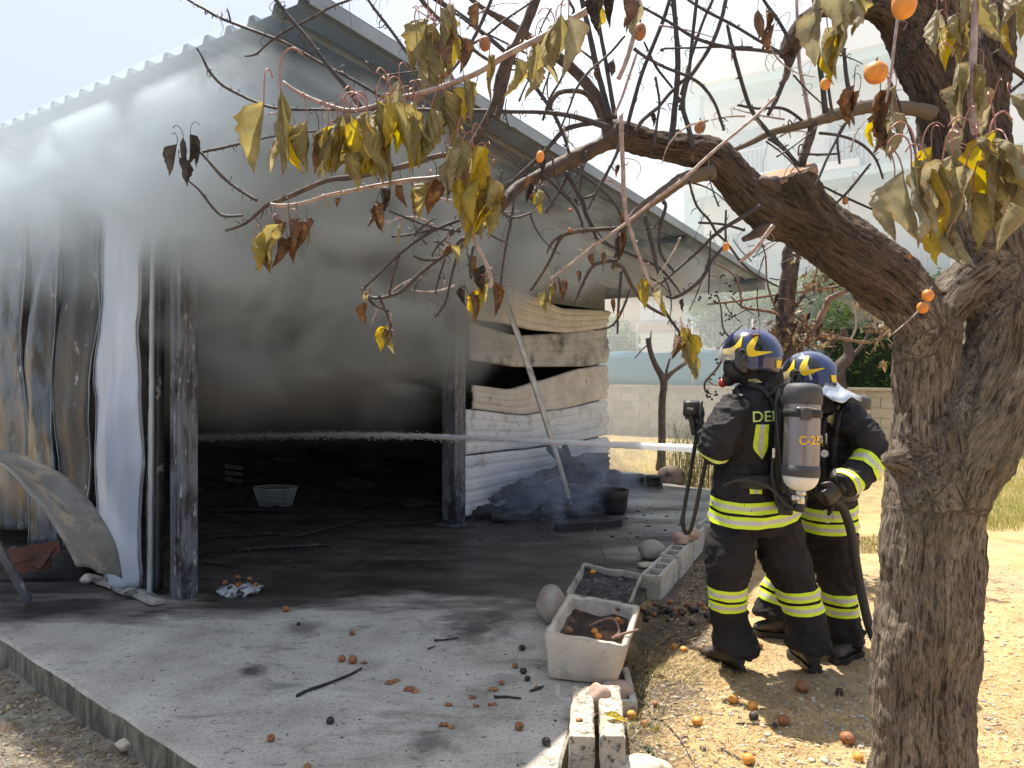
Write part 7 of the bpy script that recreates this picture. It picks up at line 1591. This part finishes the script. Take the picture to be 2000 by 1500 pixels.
for a in [(x+random.uniform(-18, 18), y+random.uniform(-20, 20), l*random.uniform(.6, .9), d+random.uniform(.01, .07), k) for (x, y, l, d, k) in [(690, 240, 110, 1.4, 0), (725, 250, 120, 1.38, 1), (760, 215, 110, 1.38, 0), (800, 210, 110, 1.38, 2), (640, 255, 90, 1.42, 0), (840, 70, 100, 1.5, 0), (890, 310, 95, 1.42, 2), (915, 355, 95, 1.4, 1), (945, 365, 90, 1.4, 0), (930, 400, 80, 1.4, 0), (545, 445, 75, 1.5, 3), (740, 270, 100, 1.4, 2), (870, 200, 90, 1.42, 0)] for _ in range(4)]: leaf(*a, tilt=random.gauss(0, .2))
# smaller shrivelled ones strung along the shoots
for pts, d, m_, sp in BR:
    if m_ is M_twig and random.random() < .32 and NLEAF[0] < 288:
        p = random.choice(pts[1:]); leaf(p[0], p[1], random.uniform(18, 34), d, random.choice([3, 4, 3, 2]), hang=False)
# ---- fruit
def fruit(px, py, wpx, hpx, d, mat=M_apri, rot=0.0, seed=1):
    s = (wpx/2/F*d, wpx/2/F*d, hpx/2/F*d); c = P(px, py, d); R_ = Matrix.Rotation(rot, 3, 'Y'); V = []
    for v in ICO3[0]:
        k = 1-.045*math.exp(-(v.x/.14)**2)*(v.y < 0)-.06*math.exp(-((v.x**2+v.y**2)/.03))*(v.z > 0)
        q = R_ @ Vector((v.x*s[0]*k, v.y*s[1]*k, v.z*s[2]*k)); V.append(c+q*(1+.03*mn.noise(v*2+Vector((seed, 0, 0)))))
    f = mk('apricot', (V, ICO3[1]), mat, tree)
    mk('stalk', tube([c+Vector((0, 0, s[2]*.9)), c+Vector((.002, 0, s[2]*1.35))], [.0022, .0018], 5, 1), M_twig, f); return f
for i, a in enumerate(((1711, 142, 45, 44, 1.3, M_apri, .7), (1766, 8, 46, 60, 1.1, M_apri, .1), (1612, 164, 20, 24, 1.6, M_apri, 0), (1367, 248, 22, 26, 1.9, M_aprd, .2), (1250, 62, 24, 36, 1.6, M_aprd, .1), (947, 85, 23, 31, 1.7, M_aprd, 0), (1055, 306, 16, 24, 1.9, M_apri, .1), (1418, 482, 13, 19, 2.2, M_apri, .1), (1114, 411, 9, 9, 2.2, M_aprd, 0), (1113, 449, 9, 9, 2.1, M_aprd, 0), (1208, 614, 8, 10, 2.1, M_aprd, 0), (1651, 392, 11, 16, 2.4, M_aprd, 0), (1812, 577, 23, 24, 2.2, M_apri, 0), (1802, 601, 22, 23, 2.2, M_apri, 0), (753, 375, 21, 24, 1.6, M_aprb, 0), (882, 453, 12, 17, 1.8, M_aprb, 0), (893, 192, 14, 22, 1.5, M_aprd, .2), (1775, 500, 10, 12, 2.3, M_aprd, 0))):
    fruit(*a, seed=i)

# one burnt leaf caught on the nearer helmet
o = mk('leaf_stalk', join(tube([P(1462, 645, 4.05), P(1464, 625, 4.05), P(1474, 617, 4.04), P(1484, 628, 4.03), P(1482, 652, 4.02)], .002, 5, 4), leafcloud(lambda: P(random.uniform(1466, 1482), random.uniform(638, 656), 4.03), 8, .05, .5)), LEAF[3], None)
tag(o, 'curled dead leaf with its stalk caught on top of the nearer helmet', 'leaf')
# ------------------------------------------------------------------ litter on the slab and the ground
random.seed(21)
def ground_at(px, py, slab):
    if slab: return G(px, py, 0)
    p = G(px, py, -.09); z = float(gz(p.x, p.y)); p = G(px, py, z); return Vector((p.x, p.y, float(gz(p.x, p.y))))
def apri(px, py, w, mat, label, slab, group=None, squash=.88, seed=0, name='apricot'):
    p = ground_at(px, py, slab); r = w/2/F*p.y; V = []
    for v in ICO3[0]:
        k = 1+.10*mn.noise(v*1.6+Vector((seed*3, 0, 0)))-.05*math.exp(-(v.x/.15)**2); q = v*r*k; q.z *= squash; V.append(p+Vector((0, 0, r*squash*.93))+q)
    return tag(mk(name, (V, ICO3[1]), mat), label, 'apricot', group)
M_apo = pm('fresh_apricot', (.56, .22, .03), (.68, .33, .06), 30, .5, 200, .15, .001, stain=((.4, .1, .02), 30, .55, .7))
M_apo2 = pm('dulled_apricot', (.34, .14, .05), (.48, .22, .09), 30, .6, 200, .2, .001, stain=((.16, .07, .03), 40, .5, .6))
L_ = [(559, 1189, 14, M_aprd, 'single brown apricot on the dark slab right of the ash pile', 1), (529, 1441, 16, M_aprd, 'brown apricot lying alone lowest on the pale slab', 1), (645, 1407, 16, M_aprb, 'blackened apricot on the pale slab above the lowest brown one', 1),
      (668, 1286, 15, M_aprd, 'left of two brown apricots lying side by side on the slab', 1), (689, 1288, 18, M_aprd, 'right of two brown apricots lying side by side on the slab', 1), (688, 1236, 11, M_aprd, 'small brown apricot on the sooty edge of the pale slab', 1),
      (583, 1218, 8, M_aprb, 'tiny dark apricot below the single brown one', 1), (600, 1498, 16, M_aprd, 'split apricot at the bottom edge of the picture on the slab', 1),
      (1014, 1418, 18, M_aprd, 'oval brown apricot on the slab left of the split block', 1), (1022, 1310, 14, M_aprb, 'burnt apricot on the slab, upper of two black ones by the planter', 1), (1030, 1325, 12, M_aprb, 'burnt apricot on the slab, lower of two black ones by the planter', 1),
      (1006, 1300, 11, M_aprd, 'yellowish dried apricot beside the two black ones', 1), (1020, 1265, 13, M_aprb, 'charred apricot furthest up the slab by the big planter', 1), (1067, 1448, 18, M_aprb, 'burnt apricot on the slab by the split block', 1), (980, 1333, 11, M_aprd, 'small dried apricot on the slab left of the black pair', 1),
      (1433, 1364, 20, M_apo, 'orange apricot on the sunlit earth, nearest the boots', 0), (1470, 1375, 19, M_apo, 'orange apricot with a torn skin beside the one nearest the boots', 0), (1362, 1410, 21, M_apo, 'pale orange apricot on sunlit earth left of the twig', 0),
      (1472, 1399, 19, M_aprb, 'blackened apricot at the left end of the short twig', 0), (1514, 1415, 11, M_aprb, 'small black apricot at the right end of the short twig', 0), (1532, 1407, 24, M_aprd, 'brown wrinkled apricot right of the short twig', 0),
      (1462, 1478, 24, M_apo, 'wrinkled orange apricot near the bottom edge in the middle of the sunlit earth', 0), (1676, 1480, 20, M_apo, 'orange-brown apricot by the foot of the trunk near the bottom edge', 0), (1655, 1442, 28, M_aprd, 'flat dark brown apricot left of the trunk', 0),
      (1567, 1340, 26, M_aprd, 'split brown apricot in the ash behind the rear boots', 0), (1640, 1350, 16, M_aprb, 'charred apricot in the ash near the trunk', 0), (1234, 1395, 20, M_apo, 'orange apricot in the shade right of the split block', 0), (1260, 1411, 16, M_aprd, 'dull brown apricot below the orange one by the split block', 0),
      (1317, 1264, 14, M_apo, 'left of two orange apricots in front of the nearer boot toe', 0), (1335, 1269, 15, M_apo, 'right of two orange apricots in front of the nearer boot toe', 0), (1480, 1193, 16, M_aprd, 'brown apricot between the two firefighters legs', 0), (1484, 1262, 13, M_aprd, 'brown apricot under the nearer boot arch', 0),
      (1690, 1180, 12, M_aprb, 'black apricot on the sunlit earth left of the trunk by the hose', 0), (1280, 1375, 14, M_aprd, 'reddish brown apricot in the litter above the orange one', 0), (1210, 1425, 12, M_aprd, 'apricot scrap at the right edge of the split block', 0)]
for i, (x, y, w, m_, lab, sl_) in enumerate(L_): apri(x, y+w*.4, w, m_, lab, sl_, seed=i)
# row of fallen apricots by the kerb: scorched ones and black ones
for i in range(16): apri(1262+i*9+random.uniform(-9, 9), 1190+random.uniform(-14, 14)+i*.3, random.uniform(10, 14), random.choice([M_aprd, M_aprd, M_aprd, M_apo2]), 'brown-orange apricot in the scorched row beside the kerb, planter side of the boots', 0, 'scorched apricots beside the kerb', .8, i)
for i in range(22): apri(1262+i*7+random.uniform(-9, 9), 1206+random.uniform(-16, 18), random.uniform(10, 15), M_aprb, 'burnt black apricot in the row beside the kerb, planter side of the boots', 0, 'black apricots beside the kerb', .8, i)
for i, (x, y, w, d_, m_) in enumerate(((1212, 1218, 14, .19, M_aprd), (1162, 1236, 14, .19, M_apri), (1168, 1245, 14, .19, M_apri), (1206, 1212, 11, .19, M_apri), (1112, 1234, 15, .19, M_aprd), (1158, 1120, 12, .09, M_apri), (1208, 1190, 14, .2, M_aprd), (1190, 1270, 8, .20, M_apri))):
    p = G(x, y, d_); r = w/2/F*p.y
    tag(mk('apricot', rock(p+Vector((0, 0, r*.4)), (r, r, r*.85), i, .1, ICO3), m_), ['brown apricot near the right rim inside the big planter', 'left of two pale apricots side by side in the big planter', 'right of two pale apricots side by side in the big planter', 'small orange apricot under the bend of the rod in the planter', 'brown apricot in the left front corner of the big planter', 'orange apricot in the ash of the low planter', 'dried apricot against the back rim of the big planter', 'apricot scrap on the front rim of the big planter'][i], 'apricot')
p = G(1132, 1408, .10); tag(mk('apricot_skin', rock(p+Vector((0, 0, .004)), (.016, .012, .006), 3, .4, ICO2), M_aprd), 'flattened apricot on the left half of the split block', 'apricot')
# flattened scraps on the slab
for i, (x, y, w, lab) in enumerate(((760, 1335, 20, 'torn apricot scrap left of the pair of scraps mid slab'), (772, 1331, 14, 'torn apricot scrap, upper one mid slab'), (800, 1347, 22, 'pale dried scrap mid slab'), (812, 1352, 18, 'thin pale scrap right of the mid slab scraps'), (867, 1417, 18, 'pale fruit scrap on the lower slab'), (880, 1421, 16, 'orange fruit scrap on the lower slab'), (876, 1378, 14, 'brown fruit scrap on the slab above the orange one'), (922, 1363, 14, 'curled scrap left of the charred stick'), (965, 1348, 18, 'brown scrap left of the black apricots'), (962, 1377, 16, 'olive scrap by the charred stick'), (710, 1296, 12, 'yellow crumb of fruit right of the two side-by-side apricots'), (930, 1380, 12, 'dark scrap below the curled one'), (1050, 1345, 12, 'dark scrap on the slab by the big planter'))):
    p = G(x, y, 0); r = w/2/F*p.y
    tag(mk('fruit_scrap', rock(p+Vector((0, 0, .004)), (r, r*.8, .007), i+50, .45, ICO2, 1.8), random.choice([M_aprd, M_aprd, M_apo2])), lab, 'fruit scrap')
# sticks
def stick(pts, r, label, slab=1, mat=M_char, h=.008):
    q = []
    for x, y in pts: p = ground_at(x, y, slab); q.append(p+Vector((0, 0, h)))
    tag(mk('stick', tube(q, [r]+[r*random.uniform(.7, 1.2) for _ in q[1:-1]]+[r*.6], 7, 4, .25), mat), label, 'stick')
stick([(580, 1362), (600, 1352), (640, 1338), (680, 1322), (706, 1308)], .009, 'longest charred stick, slanting across the middle of the slab')
stick([(965, 1364), (990, 1364), (1018, 1367)], .007, 'short straight charred stick near the big planter')
stick([(1036, 1352), (1050, 1348), (1062, 1343)], .006, 'charred stick with a split end close to the big planter')
stick([(848, 1253), (870, 1252), (895, 1248)], .006, 'thin charred twig in the sooty zone, upper one'); stick([(836, 1270), (850, 1264)], .005, 'thin charred twig in the sooty zone, lower one')
stick([(1438, 1412), (1465, 1414), (1512, 1418)], .004, 'thin dark twig on the sunlit earth between blackened apricots', 0)
stick([(1300, 1412), (1330, 1450), (1352, 1490)], .003, 'thin brown twig on the earth near the bottom edge, left one', 0, M_twig); stick([(1405, 1465), (1440, 1480), (1470, 1499)], .003, 'thin brown twig on the earth near the bottom edge, right one', 0, M_twig)
stick([(366, 1098), (420, 1104), (468, 1112)], .005, 'thin charred rod on the floor by the left post'); stick([(360, 1085), (400, 1090), (440, 1088)], .004, 'second thin charred rod on the floor by the left post')
# yellow weed stalk leaning over the slab, green leaf scraps
tag(mk('weed_stalk', tube([G(1184, 1095, 0)+UP*.005, P(1172, 1070, 5.75), P(1162, 1045, 5.7), P(1162, 1028, 5.7)], [.004, .004, .003, .002], 5, 4), M_feath), 'thin yellow-green weed stalk standing behind the low planter', 'weed')
def fallen_leaf(px, py, l, kind, lab, slab=0, mat=None):
    me = random.choice(LM[kind]).copy()
    if mat: me.materials[0] = mat
    o = bpy.data.objects.new('fallen_leaf', me); COL.objects.link(o); p = ground_at(px, py, slab) if slab < 2 else G(px, py, .10); s = l/F*p.y
    o.location = p+Vector((0, 0, s*.16)); o.rotation_euler = (math.radians(80), random.uniform(-.3, .3), random.uniform(0, 6.28)); o.scale = (s, s*.5, s); tag(o, lab, 'leaf')
M_lg = leafmat('leaf_green', (.04, .09, .05), (.08, .16, .09), (.14, .24, .14), (.1, .12, .06), .2)
for i, (x, y, l, k, lab, sl_, m_) in enumerate(((1262, 1465, 40, 2, 'folded blue-green leaf on the ash near the bottom edge', 0, M_lg), (1268, 1412, 24, 2, 'small green leaf by the dull apricot', 0, M_lg), (1258, 1322, 30, 2, 'green leaf in the litter right of the big planter', 0, M_lg), (1285, 1328, 26, 3, 'brown curled leaf in the litter right of the big planter', 0, None), (1185, 1405, 44, 1, 'yellow leaf on top of the split block', 2, None), (1285, 1420, 26, 1, 'yellow leaf at the edge of the sunlit earth', 0, None), (1270, 1310, 30, 3, 'dark curled leaf above the brown one in the litter', 0, None))): fallen_leaf(x, y, l, k, lab, sl_, m_)
# pebbles, clods, straw, ash flakes (nobody could count them)
def scatter(n, fx, src, smin, smax, mats, name, slab=False, flat=.6):
    V = []; Fc = []; fm = []
    for i in range(n):
        x, y = fx(); z = 0.0 if slab else float(gz(x, y)); s = smin*(smax/smin)**(random.random()**2.2); k = len(V); R_ = Matrix.Rotation(random.uniform(0, 6.28), 3, 'Z'); a = (random.uniform(.7, 1.3), random.uniform(.5, 1), random.uniform(.4, .9)*flat)
        for v in src[0]: V.append(R_ @ Vector((v.x*s*a[0], v.y*s*a[1], v.z*s*a[2]))*(1+.35*mn.noise(v*2+Vector((i, 0, 0))))+Vector((x, y, z+s*.25*a[2])))
        Fc += [tuple(j+k for j in f) for f in src[1]]; fm += [i % len(mats)]*len(src[1])
    o = mk(name, (V, Fc), mats, None, fm=fm); stuff(o); return o
def right_ground():
    while True:
        px = random.uniform(1215, 2050); py = 960+(1600-960)*random.random()**.75; p = G(px, py, -.09)
        lx = p.x-(.36*p.y-.76)
        if p.y < 6.6 and lx > (.02 if random.random() < .25 else .30) and not (1000 < px < 1225 and py < 1500): return p.x, p.y
def strip_ground():
    while True:
        y = random.uniform(2.7, 6.6); x = .36*y-.76+abs(random.gauss(.1, .22)); return x, y
def left_ground():
    while True:
        px = random.uniform(-60, 420); py = random.uniform(1260, 1560); p = G(px, py, -.15); a = G(0, 1245); b = G(400, 1500)
        if (b-a).cross(p-a).z < -.05: return p.x, p.y
M_peb = [pm('pebble_tan', (.42, .34, .25), (.55, .46, .35), 9, .9, 60, .4), pm('pebble_grey', (.28, .26, .24), (.4, .38, .35), 9, .9, 60, .4), pm('pebble_dark', (.06, .05, .045), (.16, .13, .11), 9, .9, 60, .4), pm('pebble_brown', (.25, .15, .09), (.36, .24, .15), 9, .9, 60, .4)]
scatter(5200, right_ground, ICO1, .003, .020, [M_peb[0], M_peb[1], M_peb[0], M_peb[3]], 'soil_clods')
scatter(2600, strip_ground, ICO1, .004, .020, [M_peb[2], M_peb[2], M_peb[1], M_peb[3]], 'ash_and_gravel')
scatter(1500, left_ground, ICO1, .003, .016, [M_peb[1], M_peb[2], M_peb[0]], 'loose_gravel')
def slabxy():
    while True:
        p = G(random.uniform(0, 1110), 1130+370*random.random(), 0); a = G(0, 1245); b = G(400, 1500)
        if (b-a).cross(p-a).z > .05: return p.x, p.y
scatter(900, slabxy, ICO1, .0015, .008, [M_peb[2], M_aprb, M_peb[2], M_peb[3]], 'slab_crumbs', True, .7)
scatter(420, lambda: (lambda p: (p.x, p.y))(G(random.uniform(380, 900), random.uniform(940, 1110), 0)), ICO1, .006, .045, [M_char, M_charash], 'charcoal_crumbs', True, .5)
scatter(300, lambda: (lambda p: (p.x, p.y))(G(random.uniform(900, 1330), random.uniform(985, 1060), 0)), ICO1, .004, .030, [M_char, M_charash], 'charcoal_crumbs', True, .5)
def straw(n, fx, l0, l1, r, mats, name, up=.15):
    V = []; Fc = []; fm = []
    for i in range(n):
        x, y = fx(); z = float(gz(x, y)); a = random.uniform(0, 6.28); l = random.uniform(l0, l1); e = abs(random.gauss(0, up)); k = len(V); w = r*random.uniform(.6, 1.4)
        d = Vector((math.cos(a), math.sin(a), e)).normalized(); s = Vector((-math.sin(a), math.cos(a), .3)).normalized()*w; p = Vector((x, y, z+.003)); m_ = p+d*l*.5+Vector((0, 0, l*.06*random.uniform(-1, 1.5)+.002)); q = p+d*l+Vector((0, 0, -l*.05))
        q.z = max(q.z, z); V += [p-s, p+s, m_+s, m_-s, q]; Fc += [(k, k+1, k+2, k+3), (k+3, k+2, k+4)]; fm += [i % len(mats)]*2
    o = mk(name, (V, Fc), mats, None, fm=fm, smooth=False); return stuff(o)
M_st = [fol_mat('straw_pale', (.50, .37, .17), (.60, .47, .24), (.68, .57, .33), .2), fol_mat('straw_brown', (.16, .11, .06), (.26, .18, .1), (.38, .28, .16), .2)]
straw(11000, right_ground, .012, .07, .0011, [M_st[0], M_st[1], M_st[0]], 'straw_litter')
straw(3800, strip_ground, .015, .09, .0012, [M_st[1], M_st[1], M_st[0]], 'dry_stem_litter', .35)
straw(2500, left_ground, .012, .05, .001, [M_st[1], M_st[0]], 'dry_litter')
def mound():
    r = random.gauss(0, .22); p = G(1330, 1310, -.09); return p.x+random.gauss(.05, .16), p.y+random.gauss(0, .12)
straw(3500, mound, .015, .06, .0012, [M_st[0], M_st[0], M_st[1]], 'straw_heap', .5)
stuff_chunks = scatter(70, lambda: (lambda p: (p.x, p.y))(G(random.gauss(1060, 55), random.gauss(1002, 14), 0)), ICO1, .02, .10, [M_char, M_charash, M_char], 'charred_chunks', True, .9)
# far dry grass and green-yellow tufts
def far_xy(x0, x1, y0, y1): return lambda: (lambda p: (p.x, p.y))(G(random.uniform(x0, x1), y0+(y1-y0)*random.random(), -.09))
M_gy = [fol_mat('grass_yellow', (.40, .34, .10), (.52, .46, .16), (.36, .40, .10), .4), fol_mat('grass_green', (.14, .20, .04), (.24, .32, .07), (.36, .42, .12), .4)]
def blades(n, fx, h0, h1, r, mats, name):
    V = []; Fc = []; fm = []
    for i in range(n):
        x, y = fx(); z = float(gz(x, y)) if y < 12 else -.09; a = random.uniform(0, 6.28); h = random.uniform(h0, h1); k = len(V); w = r*random.uniform(.6, 1.4); s = Vector((math.cos(a), math.sin(a), 0))*w
        ln = Vector((random.gauss(0, .35), random.gauss(0, .35), 0))*h; p = Vector((x, y, z-.01)); V += [p-s, p+s, p+ln*.4+Vector((0, 0, h*.6))+s*.6, p+ln*.4+Vector((0, 0, h*.6))-s*.6, p+ln+Vector((0, 0, h))]; Fc += [(k, k+1, k+2, k+3), (k+3, k+2, k+4)]; fm += [i % len(mats)]*2
    o = mk(name, (V, Fc), mats, None, fm=fm, smooth=False); return stuff(o)
blades(9000, far_xy(1900, 2060, 885, 1040), .04, .16, .0022, [M_gy[0], M_gy[1], M_gy[0]], 'grass_patch')
blades(9000, far_xy(1180, 2050, 862, 960), .03, .12, .003, [M_gy[0], M_gy[0], M_st[0]], 'dry_grass')
blades(2500, far_xy(1640, 1760, 1055, 1085), .02, .07, .002, [M_gy[1], M_st[1]], 'weed_patch')
blades(600, lambda: (lambda p: (p.x, p.y))(G(random.uniform(1225, 1300), random.uniform(1180, 1480), -.09)), .02, .10, .0014, [M_st[1], M_gy[0], M_gy[1]], 'kerb_weeds')
